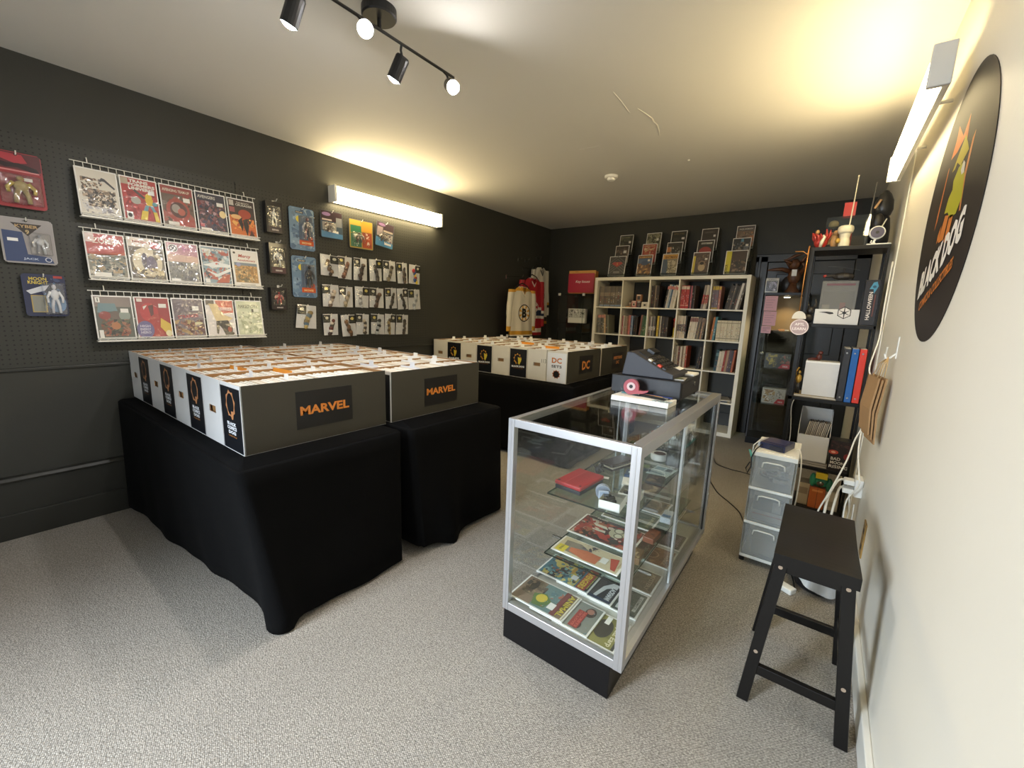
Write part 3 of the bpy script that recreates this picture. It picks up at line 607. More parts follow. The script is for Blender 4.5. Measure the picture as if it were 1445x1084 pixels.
for i, (lab, z0, z1, cols) in enumerate((('sky blue carded action figure with orange name plate, upper of the two', 1.78, 2.104, ['6a6468', '8c6a70', 'b0b4ba']), ('sky blue carded action figure with orange name plate, lower of the two', 1.404, 1.73, ['34343a', '2a2a30', '50525a']))):
    blister(lab, 2.402, 2.604, z0, z1, '6a8cb0',
        [('r', 0, 0, 1, 1, '6f8aa4'), ('a', 0, 0, 1, 1, ['8099b0', '627c98', '92a8ba', '536c88'], 140 + i, 26), ('r', .24, .88, .56, .93, '34343c'), ('t', 'FIGURE', .4, .89, .03, 'e0d8c0', {'w': .26}), ('e', .38, .74, .13, .08, 'e0cc4a'), ('r', .36, .2, .94, .82, '5a6a80'), ('r', .36, .11, .96, .23, 'c8582e'), ('t', 'MOVIE', .66, .14, .05, 'f0d8a0', {'w': .4}), ('e', .84, .29, .1, .055, 'b84a34')],
        toy_body(cols, 30 + i), 'sky blue carded figures', bub=(.38, .24, .94, .82, .04), x=.02)
TP = [('dark topped carded toy with blue base, left of three under the wall light', 2.655, 2.855, 1.908, 2.128, 0, [('r', 0, 0, 1, 1, '4a5a68'), ('r', 0, .62, 1, 1, '3c2c34'), ('e', .25, .88, .2, .07, '9a7aa8'), ('r', .05, .64, .5, .7, 'c8bcb4'), ('r', .7, .45, .98, .8, '8c8e92'), ('r', .06, .28, .7, .58, 'a8a6a0'), ('a', .1, .3, .66, .56, ['4c4444', '7a6258', 'b0a8a0', '36302e'], 151, 14), ('r', .3, .18, .8, .28, 'eceae4'), ('p', [(0, 0), (1, 0), (1, .18), (0, .24)], '5c8cb4')]),
      ('yellow green and red carded toy pair, middle of three under the wall light', 2.915, 3.16, 1.858, 2.106, 0, [('r', 0, 0, 1, 1, 'b49848'), ('r', .02, .82, .5, .98, 'c8a848'), ('r', .04, .54, .5, .8, '3c7a58'), ('r', .5, .62, .96, .98, 'd09a3c'), ('r', .04, .04, .5, .52, '4c7a60'), ('r', .54, .04, .96, .6, 'a8523c'), ('a', .1, .08, .46, .5, ['9aa89c', '6a8474', 'c8ccc0'], 152, 10), ('a', .58, .08, .92, .56, ['c88a70', 'd8c0b0', '8c4434'], 153, 10)]),
      ('dark topped carded toy hanging tilted, right of three under the wall light', 3.205, 3.405, 1.905, 2.13, .12, [('r', 0, 0, 1, 1, '4c545e'), ('r', 0, .66, 1, 1, '463840'), ('e', .3, .9, .2, .06, '8a6c94'), ('r', .04, .42, .36, .8, '9a8c90'), ('r', .4, .62, .95, .7, 'b4a89c'), ('r', .4, .2, .96, .56, 'b0aca8'), ('a', .42, .22, .94, .54, ['5c4c58', '8a7480', '403438'], 154, 12), ('p', [(0, 0), (1, 0), (1, .2), (0, .36)], '5c94c0'), ('r', .5, .1, .9, .18, 'e4e0dc')])]
for i, (lab, y0, y1, z0, z1, tl, ops) in enumerate(TP):
    blister(lab, y0, y1, z0, z1, '57606a', ops, toy_body(['8a8480', '6a5a54', 'b0a8a0'], 40 + i), 'carded toys in a row under the wall light', tl, bub=(.1, .2, .66, .58, .022), x=.03)

BAGS = [[(2.636, 2.80, 1.593, 1.769), (2.796, 2.933, 1.578, 1.771), (2.95, 3.086, 1.577, 1.777), (3.108, 3.242, 1.581, 1.783), (3.263, 3.405, 1.593, 1.787), (3.421, 3.55, 1.582, 1.785), (3.58, 3.72, 1.588, 1.78)],
        [(2.643, 2.791, 1.329, 1.52), (2.799, 2.931, 1.332, 1.513), (2.952, 3.102, 1.33, 1.523), (3.108, 3.261, 1.334, 1.52), (3.282, 3.413, 1.33, 1.531), (3.42, 3.55, 1.326, 1.535), (3.562, 3.71, 1.33, 1.534)],
        [(2.638, 2.775, 1.085, 1.271), (2.802, 2.944, 1.068, 1.267), (2.958, 3.095, 1.084, 1.275), (3.116, 3.264, 1.079, 1.277), (3.276, 3.40, 1.076, 1.279), (3.412, 3.56, 1.072, 1.274)],
        [(2.424, 2.582, 1.145, 1.342)]]
ORD = ['first', 'second', 'third', 'fourth', 'fifth', 'sixth', 'seventh', 'eighth', 'ninth', 'tenth', 'eleventh', 'twelfth', 'thirteenth', 'fourteenth', 'fifteenth', 'sixteenth']
ROWN = ['top', 'middle', 'bottom']
TOYC = [['6a5440', '8a7058', '3c3028'], ['8a6450', 'a87c64', '5a3c30'], ['54443c', '3a302c'], ['3c3a38', '585450'], ['50483c', '8c8470'], ['4a423c', '6a5c50'], ['b0343a', '34508c', 'e0c23c'],
        ['c8b8a4', 'e0d4c4', '6a5c50'], ['b8a890', '8a8068'], ['8c8c8c', 'c4c4c4'], ['6c5444', '4a3a30'], ['4a4438', '2c2a26'], ['2a2a2a', '3c3838'], ['8c9094', 'c8ccd0'],
        ['6a3830', 'd8d0c4', '3a2c28'], ['7a583c', '58422c'], ['c4b8a4', '4c443c'], ['2c3034', 'b0b4b4'], ['5a4a34', 'a08c60'], ['3c3834', '564c44'], ['8c7a50', '5a7080', 'b09a60']]
TOYN = ['brown', 'reddish brown', 'dark brown', 'charcoal', 'grey brown', 'umber', 'red, blue and yellow', 'cream', 'beige', 'silver grey', 'brown', 'olive black', 'black', 'pale grey', 'maroon and white', 'bronze', 'white and brown', 'black and grey', 'khaki', 'dark', 'gold and blue']
bi = 0
for ri, row in enumerate(BAGS):
    for ci, (y0, y1, z0, z1) in enumerate(row):
        r = random.Random(500 + bi); w, h = y1 - y0, z1 - z0
        lab = ('white bag with %s toy, %s from left in %s bag row' % (TOYN[bi], ORD[ci], ROWN[ri])) if ri < 3 else 'white bag with a long gold and blue toy, hanging alone below the blue cards'
        t = thing('toy_bag', lab, 'toy bag', (.032, (y0 + y1) / 2, z1), (0, (r.random() - .5) * .14, PI / 2), 'white bagged loose toys on the pegboard')
        j = [(r.random() - .5) * .12 * w for _ in range(4)]
        cx = [(-w / 2 + j[0], -h + abs(j[1]) * .8), (w / 2 + j[1] - abs(j[2]) * .3, -h + abs(j[3]) * .6), (w / 2 - abs(j[2]) * .5, -abs(j[0]) * .3), (-w / 2 + abs(j[3]) * .3, -abs(j[2]) * .3)]
        def bag(u, v, cx=cx, s_=0):
            a = Vector(cx[0]).lerp(Vector(cx[1]), u); b_ = Vector(cx[3]).lerp(Vector(cx[2]), u); p_ = a.lerp(b_, v)
            return p_
        m_ = M()
        fr = lambda u, v: (bag(u, v).x, -.003 - .004 * math.sin(PI * u) * math.sin(PI * v) - .0012 * math.sin(9 * u + 5 * v + bi), bag(u, v).y)
        m_.grid(fr, 6, 8, 'dcdcdc').grid(lambda u, v: (bag(1 - u, v).x, 0, bag(1 - u, v).y), 6, 8, 'd2d2d0')
        for e0, e1 in (((0, 0), (1, 0)), ((1, 0), (1, 1)), ((1, 1), (0, 1)), ((0, 1), (0, 0))):
            A, B = bag(*e0), bag(*e1); m_.add([(A.x, 0, A.y), (B.x, 0, B.y), (B.x, -.003, B.y), (A.x, -.003, A.y)], [(0, 1, 2, 3)], 'd8d8d6')
        m_.build('white_card', 'print_gloss', t, smooth=False)
        side = 1 if (bi * 7) % 3 == 0 else -1
        hc = side * w * .27
        p = P(-.0075); hw = w * .23
        M().box(hc - hw, hc + hw, -.0085, -.0055, -h * .40, -h * .04, '1c1d1c').build('header_card', 'print_gloss', t)
        p = P(-.0085); p.el(hc, -h * .18, hw * .5, h * .07, 'd8c870' if bi % 2 else 'e0dcc8', 0, 8).q(hc - hw * .9, -h * .345, hc + hw * .9, -h * .28, '46483f', 0).build('card_logo', 'print_gloss', t)
        a = (-hc * .5, -h * .32); e = (hc * .4 * (1 if r.random() < .5 else -1), -h * .90); c = TOYC[bi]; m2 = M()
        for k in range(6):
            f = k / 5; px = a[0] * (1 - f) + e[0] * f + (r.random() - .5) * w * .12; pz = a[1] * (1 - f) + e[1] * f
            m2.ell((px, -.012, pz), (w * (.10 + .07 * r.random()), .009, h * (.085 + .04 * r.random())), 8, 6, c[k % len(c)], rot=Euler((0, r.random() - .5, 0)))
        m2.tube([(a[0] + w * .06, -.013, a[1] - h * .1), (e[0] + w * .10, -.013, e[1] + h * .05)], .005, 6, c[-1])
        m2.build('loose_toy', 'print_gloss', t, smooth=True)
        ff = lambda u, v: (bag(u, v).x * 1.0, -.010 - .012 * math.sin(PI * u) ** .7 * math.sin(PI * v) ** .7, bag(u, v).y)
        M().grid(ff, 6, 7).build('plastic_film', 'film', t, smooth=True)
        hook((y0 + y1) / 2, z1 + .004 - .012, .05)
        bi += 1
# ------------------------------------------------------------------ draped tables
def draped_table(label, x0, x1, y0, y1, zt, seed, pool=None, bulge=None, hem0=.035, inset=0.0, tight=(0, 0)):
    """table under a black cloth that falls almost to the floor"""
    r = random.Random(seed); rad = .035; pts = []; nrm = []
    def arc(cx, cy, a0):
        for i in range(7):
            a = a0 + PI / 2 * i / 6; pts.append((cx + rad * math.cos(a), cy + rad * math.sin(a))); nrm.append((math.cos(a), math.sin(a)))
    def seg(p, q, n, k):
        for i in range(1, k): f = i / k; pts.append((p[0] + (q[0] - p[0]) * f, p[1] + (q[1] - p[1]) * f)); nrm.append(n)
    arc(x0 + rad, y0 + rad, PI); seg((x0 + rad, y0), (x1 - rad, y0), (0, -1), 44)
    arc(x1 - rad, y0 + rad, -PI / 2); seg((x1, y0 + rad), (x1, y1 - rad), (1, 0), 24)
    arc(x1 - rad, y1 - rad, 0); seg((x1 - rad, y1), (x0 + rad, y1), (0, 1), 44)
    arc(x0 + rad, y1 - rad, PI / 2); seg((x0, y1 - rad), (x0, y0 + rad), (-1, 0), 24)
    n = len(pts); cx, cy = (x0 + x1) / 2, (y0 + y1) / 2
    ph = [r.random() * 6 for _ in range(4)]; vs = []; K = 12
    s_ = 0; S = [0]
    for i in range(1, n): s_ += math.dist(pts[i], pts[i - 1]); S.append(s_)
    for k in range(K + 1):
        f = k / K
        for i in range(n):
            (px, py), (nx, ny) = pts[i], nrm[i]
            if k == 0: off, z = -.012, zt
            elif k == 1: off, z = 0.0, zt - .010
            else:
                g = (k - 1) / (K - 1)
                wv = .55 * math.sin(11 * S[i] + ph[0]) + .3 * math.sin(23 * S[i] + ph[1]) + .25 * math.sin(5 * S[i] + ph[2])
                off = g * .014 + .013 * g ** 1.3 * wv
                hem = hem0 + .012 * math.sin(4 * S[i] + ph[3])
                if pool:
                    d = math.dist((px, py), pool[0]); e = math.exp(-(d / pool[1]) ** 2); off += pool[2] * e * g ** 3; hem = hem * (1 - e) + .004
                if bulge:
                    for bp_, br, bo in bulge:
                        d = math.dist((px, py), bp_); e = math.exp(-(d / br) ** 2); off += bo * e * g ** 1.5; hem = hem * (1 - e) + .004 * e
                if nx < -.5 or (ny < -.3 and tight[0]) or (ny > .3 and tight[1]): off = min(off, 0)
                z = (zt - .010) * (1 - g) + hem * g
            g = max(0, (k - 1) / (K - 1)); pull = inset * g * ((px - x0) / (x1 - x0)) ** .8 * max(0, 1 - max(0, py - y0) / .35) if inset else 0
            vs.append((px + nx * off - cx, py + ny * off + pull - cy, z))
    fs = [(k * n + i, (k + 1) * n + i, (k + 1) * n + (i + 1) % n, k * n + (i + 1) % n) for k in range(K) for i in range(n)]
    m_ = M().add(vs, fs).add([vs[i] for i in range(n)], [tuple(range(n))])
    o = m_.build('draped_table', 'black_cloth', None, (cx, cy, 0), smooth=True, solid=.003)
    return tag(o, label, 'table', 'black draped tables')
T1, T2, T3, T4 = .730, .730, .730, .730
draped_table('black draped table nearest the camera, under the front row of long boxes', .045, 1.84, 1.27, 2.035, T1, 1, ((1.84, 1.27), .07, .03), None, .02, .125, (0, 1))
draped_table('black draped table standing against the back of the front one', .045, 1.865, 2.062, 2.835, T2, 2, None, [((1.865, 2.32), .10, .06)], .03, .06, (1, 0))
draped_table('black draped table under the front row of the far block of boxes', .045, 1.87, 3.80, 4.572, T3, 3, tight=(0, 1))
draped_table('black draped table deepest in the room, below the last row of boxes', .045, 1.87, 4.59, 5.36, T4, 4, tight=(1, 0))

# ------------------------------------------------------------------ long boxes
BW, BT = .205, .003
def box_mesh(w, ln, h, handle, inner=1):
    """open cardboard box, front at y=0, white outside (slot 0), kraft inside (slot 1)"""
    a = w / 2; m_ = M(); t = BT
    m_.box(-a, a, 0, ln, 0, .004)
    for x in (-a, a - t): m_.box(x, x + t, 0, ln, .004, h)
    for x in (-a + t, a - 2 * t): m_.box(x, x + t, t, ln - t, .004, h - .0015, mi=inner)
    m_.box(-a + t, a - t, ln - t, ln, .004, h); m_.box(-a + 2 * t, a - 2 * t, ln - 2 * t, ln - t, .004, h - .0015, mi=inner)
    if handle:
        hz0, hz1, hw = h * .46, h * .57, .037
        for y0, y1, i_, g in ((0, t, 0, t), (t, 2 * t, inner, 2 * t)):
            m_.box(-a + g, a - g, y0, y1, .004, hz0, mi=i_).box(-a + g, a - g, y0, y1, hz1, h, mi=i_).box(-a + g, -hw, y0, y1, hz0, hz1, mi=i_).box(hw, a - g, y0, y1, hz0, hz1, mi=i_)
        m_.box(-hw, hw, .012, .0125, hz0 - .02, hz1 + .012, mi=inner)
    else:
        m_.box(-a + t, a - t, 0, t, .004, h); m_.box(-a + 2 * t, a - 2 * t, t, 2 * t, .004, h, mi=inner)
    return m_
def gear(p, cu, cv, ru, rv, col, l, n=9, inner=.80, hole=None):
    pts = []
    for i in range(2 * n):
        a = PI * i / n + .2; k = 1.0 if i % 2 == 0 else inner
        pts.append((cu + ru * k * math.cos(a), cv + rv * k * math.sin(a)))
    p.poly(pts, col, l)
    if hole: p.el(cu, cv, ru * .70, rv * .74, hole, l + 1)
def sticker(o, w, h, style):
    a = w * .47
    M().box(-a, a, -.0012, -.0002, h * .015, h * .945, '15171c' if style != 'dcsets' else 'ecebea').build('front_sticker', 'print_gloss', o)
    p = P(-.0012)
    if style == 'ring':
        gear(p, 0, h * .70, w * .24, h * .215, 'c98a5c', 0, 8, .82, '15171c')
        p.poly([(w * .02, h * .60), (w * .16, h * .60), (w * .10, h * .48), (w * .03, h * .48)], 'c98a5c', 2)
        p.text('BLACK', 0, h * .385, h * .05, 'eef0f4', 1, w * .44, .06); p.text('COMICS', 0, h * .32, h * .055, 'eef0f4', 1, w * .46, .06); p.text('DOG', 0, h * .255, h * .05, 'eef0f4', 1, w * .36, .06)
        p.text('COLLECTIBLES', 0, h * .215, h * .018, 'c8864c', 1, w * .42, .02)
    elif style == 'burst':
        gear(p, -w * .04, h * .62, w * .24, h * .19, 'd8953c', 0, 9, .72, '17181b')
        p.poly([(-w * .02, h * .68), (w * .08, h * .66), (w * .20, h * .62), (w * .14, h * .52), (w * .08, h * .42), (w * .02, h * .46), (w * .0, h * .56)], 'd8c23e', 2.5)
        p.poly([(-w * .2, h * .56), (-w * .1, h * .52), (-w * .12, h * .44)], 'd8953c', 2.5)
        p.text('BLACK DOG', 0, h * .335, h * .06, 'f0f0ee', 1, w * .72, .06, ang=.03); p.text('COMICS & COLLECTIBLES', 0, h * .295, h * .02, 'c07a3c', 1, w * .56, .0)
    else:
        p.text('DC', 0, h * .62, h * .17, 'cc7430', 0, w * .50, .03); p.text('SETS', 0, h * .475, h * .085, '33302e', 0, w * .52, .03)
        gear(p, 0, h * .27, w * .21, h * .145, 'b8642e', 0, 9, .78, '1c1a1a')
    p.build('sticker_print', 'print_gloss', o)
def side_panel(o, w, ln, h, words, sy0, sy1, sz0, sz1, tz):
    M().box(w / 2 + .0006, w / 2 + .0045, .004, ln - .002, .003, h + .001).build('side_panel', 'panel_grey', o, bevel=.001)
    sg = M().box(w / 2 + .0045, w / 2 + .0056, sy0, sy1, sz0, sz1).build('sign', 'sign_black', o)
    p = P(0)
    for s_, v, hh, ww in words: p.text(s_, (sy0 + sy1) / 2, v, hh, 'e08a3c', 0, ww, .035)
    lt_ = p.build('lettering', 'print_gloss', sg); lt_.rotation_euler = (0, 0, PI / 2); lt_.location = (w / 2 + .0056, 0, 0)
FRONT = []
CNT = {}
def comic_fill_mesh(ln, seed, n, h):
    r = random.Random(seed); m_ = M(); y = .016; stp = (ln - .034) / n
    for i in range(n):
        lean = .008 * math.sin(i * .21 + seed) + .004; hh = h + (r.random() - .5) * .010
        c = r.choice(['e9e6e0', 'dcd6cc', 'efece8', 'd9d2c8', 'e6e2da', 'cfc4b4', 'dedad4', 'c4bcb2'])
        t = stp * .86; w = .0855
        yy = y + i * stp
        m_.add([(-w, yy, .006), (w, yy, .006), (w, yy + t, .006), (-w, yy + t, .006), (-w, yy + lean, hh), (w, yy + lean, hh), (w, yy + t + lean, hh), (-w, yy + t + lean, hh)],
               [(0, 3, 2, 1), (4, 5, 6, 7), (0, 1, 5, 4), (1, 2, 6, 5), (2, 3, 7, 6), (3, 0, 4, 7)], c)
    return m_
_cm = []
for i, c in enumerate(['e9e6e0', 'dedad2', 'efece8', 'd6cfc4', 'c8bcaa']):
    me = M().box(-.0855, .0855, 0, .0079, 0, .272 + .003 * (i % 3), c).mesh('filed_comic'); me.materials.append(MATS['print_matte']); _cm.append(me)
_dm = []
for i, (tx, c) in enumerate(((-.05, 'f4f3f0'), (0, 'f0efee'), (.05, 'f6f6f4'), (.02, 'e2e4ea'))):
    a = .088; me = M().prism([(-a, 0), (a, 0), (a, .274), (tx + .022, .276), (tx + .020, .302), (tx - .020, .302), (tx - .022, .276), (-a, .274)], 0, .0012, 'y', c).mesh('divider_card'); me.materials.append(MATS['print_gloss']); _dm.append(me)
_om = M().prism([(-.088, 0), (.088, 0), (.088, .298), (-.088, .298)], 0, .002, 'y', 'e8962e').mesh('orange_divider'); _om.materials.append(MATS['print_gloss'])
LB = 'filed comics'
def long_box(col, x, y0, zb, ln, h, style, row, words=None, sgn=None, single=False):
    rname = ['nearest row', 'second row', 'third row', 'rearmost row'][row]
    face = {'handle': 'with a hand slot', 'ring': 'with black ring sticker', 'burst': 'with a black logo sticker', 'dcsets': 'with lettered end', 'plain': 'with a plain end'}[style]
    lab = 'white long box %s%s from left in the %s' % (face + ', ' if row in (0, 2) else '', ORD[col], rname)
    if words: lab += ', dark sign'
    key = (BW, ln, h, style == 'handle', row < 2)
    if key not in CNT:
        me = box_mesh(BW, ln, h, style == 'handle').mesh('comic_long_box')
        for q in ('box_white' if row < 2 else 'box_cream', 'kraft'): me.materials.append(MATS[q])
        CNT[key] = me
    o = link('comic_long_box', CNT[key], None, (x, y0, zb)); tag(o, lab, 'comic box', 'cardboard long boxes')
    if style not in ('handle', 'plain'): sticker(o, BW, h, style)
    if words: side_panel(o, BW, ln, h, words, *sgn)
    r = random.Random(row * 100 + col)
    hh = h - .010
    if single:
        n = 72; stp = (ln - .036) / n
        for i in range(n):
            c = link('filed_comic', _cm[r.randrange(5)], None, (x + (r.random() - .5) * .006, y0 + .016 + i * stp, zb + .005), (-.03 - .012 * math.sin(i * .2), 0, 0))
            tag(c, 'bagged comic filed in the long box %s from left in the nearest row' % ORD[col], 'comic', 'comics filed in the %s box of the nearest row' % ORD[col])
    else:
        o2 = comic_fill_mesh(ln, row * 100 + col, 74 if row < 2 else 64, hh).build('filed_comics', 'print_matte', None, (x, y0, zb))
        o2['kind'] = 'stuff'; tag(o2, 'dense row of filed comics in the long box %s from left, %s' % (ORD[col], rname), 'comics')
    nd = r.choice([1, 2, 2, 3]) if row < 2 else r.choice([2, 3, 3])
    for k in range(nd):
        yy = y0 + .03 + (ln - .07) * (k + .2 + .6 * r.random()) / nd
        d = link('divider_card', r.choice(_dm), None, (x, yy, zb + .006), (-.04 + .05 * r.random(), 0, (r.random() - .5) * .06))
        tag(d, '%s white divider tab from the front in the %s box, %s' % (ORD[k], ORD[col], rname), 'divider', 'white dividers in the %s long boxes' % ('near' if row < 2 else 'far'))
X0, PT = .006 + BW / 2, .2090
for c in range(8):
    x = X0 + c * PT
    wd = [('MARVEL', .130, .042, .240)] if c == 7 else None
    long_box(c, x, 1.362, T1, .690, .292, 'ring' if c % 2 else 'handle', 0, wd, (.215, .49, .068, .240, 0) if wd else None, single=c >= 4)
for c in range(8):
    x = X0 + c * PT
    wd = [('MARVEL', .116, .040, .236)] if c == 7 else None
    long_box(c, x, 2.086, T2, .715, .278, 'plain' if c % 2 == 0 else 'ring', 1, wd, (.235, .505, .05, .218, 0) if wd else None)
X1, PT1 = .05 + BW / 2, .2115
for c in range(8):
    x = X1 + c * PT1
    wd = [('DC', .10, .085, .155)] if c == 7 else None
    long_box(c, x, 3.902, T3, .665, .284, ('dcsets' if c == 7 else 'burst') if c % 2 else 'handle', 2, wd, (.225, .495, .066, .234, 0) if wd else None)
for c in range(8):
    x = X1 + c * PT1
    wd = [('EVERYTHING', .145, .034, .22), ('DC', .095, .034, .075)] if c == 7 else None
    long_box(c, x, 4.60, T4, .665, .280, 'handle' if c % 2 == 0 else 'burst', 3, wd, (.275, .56, .045, .218, 0) if wd else None)
ORANGE = [(6, 1.50, 0, 'orange divider leaning in the sixth box of the nearest row'), (7, 1.62, 0, 'orange divider in the seventh box of the nearest row')]
for c, y, rw, lab in ORANGE:
    tag(link('orange_divider', _om, None, (X0 + (c - 1) * PT, y, T1 + .006), (-.18, 0, .05)), lab, 'divider')
tag(link('orange_divider', _om, None, (X1 + 6 * PT1, 4.10, T3 + .006), (-.16, 0, 0)), 'orange divider in the far block near the white numbered box', 'divider')
tag(link('orange_divider', _om, None, (X1 + 4 * PT1, 4.30, T3 + .006), (-.16, 0, 0)), 'orange divider standing mid way along the far block of boxes', 'divider')
# hand-written number on the seventh box of the far block
p = P(0); p.text('113', .075, .165, .035, '4a4844', 0, .05, 0.0)
_b7 = [o for o in COL.objects if o.get('label', '').startswith('white long box with a hand slot, seventh from left in the third')][0]
p.build('handwritten_number', 'print_matte', _b7)

# ------------------------------------------------------------------ glass display case
CX, CYY = 2.583, 1.942
dc = thing('display_case', 'glass and aluminium display case on a black kick base', 'display case', (CX, CYY, 0))
CW, CL, CH = .520, 1.222, .952
M().box(.004, .476, .006, CL - .02, 0, .137).build('base', 'laminate_black', dc, bevel=.002)
M().box(.012, CW - .012, .012, CL - .012, .138, .160).build('deck', 'deck_board', dc)
pw = .027
def post(x, y, w=pw, d=pw): M().box(x, x + w, y, y + d, .138, CH).box(x + w * .42, x + w * .58, y - .0015, y, .14, CH - .004).build('post', 'aluminium', dc, bevel=.0015)
post(0, 0); post(CW - .032, 0, .032, .030); post(0, CL - pw); post(CW - pw, CL - pw)
def rail(*a): M().box(*a).build('rail', 'aluminium', dc, bevel=.0015)
zt0 = CH - .031
rail(pw, CW - .032, .001, .022, zt0, CH); rail(pw, CW - pw, CL - .022, CL - .001, zt0, CH); rail(.001, .024, pw, CL - pw, zt0, CH); rail(CW - .038, CW - .001, .030, CL - pw, zt0 - .012, CH)
rail(pw, CW - .032, .001, .020, .138, .172); rail(pw, CW - pw, CL - .02, CL - .001, .138, .172); rail(.001, .02, pw, CL - pw, .138, .172); rail(CW - .040, CW - .001, .030, CL - pw, .138, .168)
M().box(pw, CW - .032, .009, .014, .172, zt0).build('front_pane', 'glass', dc)
M().box(.009, .014, pw, CL - pw, .172, zt0).build('side_pane', 'glass', dc)
M().box(pw, CW - pw, CL - .014, CL - .009, .172, zt0).build('end_pane', 'glass', dc)
M().box(.024, CW - .038, .022, CL - .022, CH - .008, CH - .002).build('top_pane', 'glass', dc)
for i, (a, c, x) in enumerate(((.034, .640, CW - .022), (.56, CL - .03, CW - .012))):
    d_ = M().box(x - .0025, x + .0025, a, c, .170, zt0 - .013).build('sliding_door', 'glass', dc)
    M().box(x - .004, x + .004, (c - .006) if i == 0 else a, c if i == 0 else a + .006, .170, zt0 - .013).build('door_edge', 'aluminium', d_)
    if i: M().box(x - .005, x + .005, c - .012, c, .170, zt0 - .013).build('door_gasket', 'plastic_black', d_)
for z in (.600, .322):
    sh = M().box(.07, .435, .200, CL - .03, z - .006, z).build('glass_shelf', 'shelf_glass', dc)
    M().box(.07, .435, .1985, .2005, z - .0061, z + .0001).box(.0685, .0705, .2, CL - .03, z - .0061, z + .0001).box(.4345, .4365, .2, CL - .03, z - .0061, z + .0001).build('polished_edge', 'glass_edge_green', sh)
    for y in (.36, CL - .16):
        for x in (.016, CW - .04): M().box(x if x < .1 else .43, x + .06 if x < .1 else x + .008, y - .004, y + .004, z - .016, z - .006).build('shelf_bracket', 'steel', dc)
for y in (CL - .16,):
    M().box(.015, .021, y - .006, y + .006, .17, .90).build('shelf_standard', 'aluminium', dc)

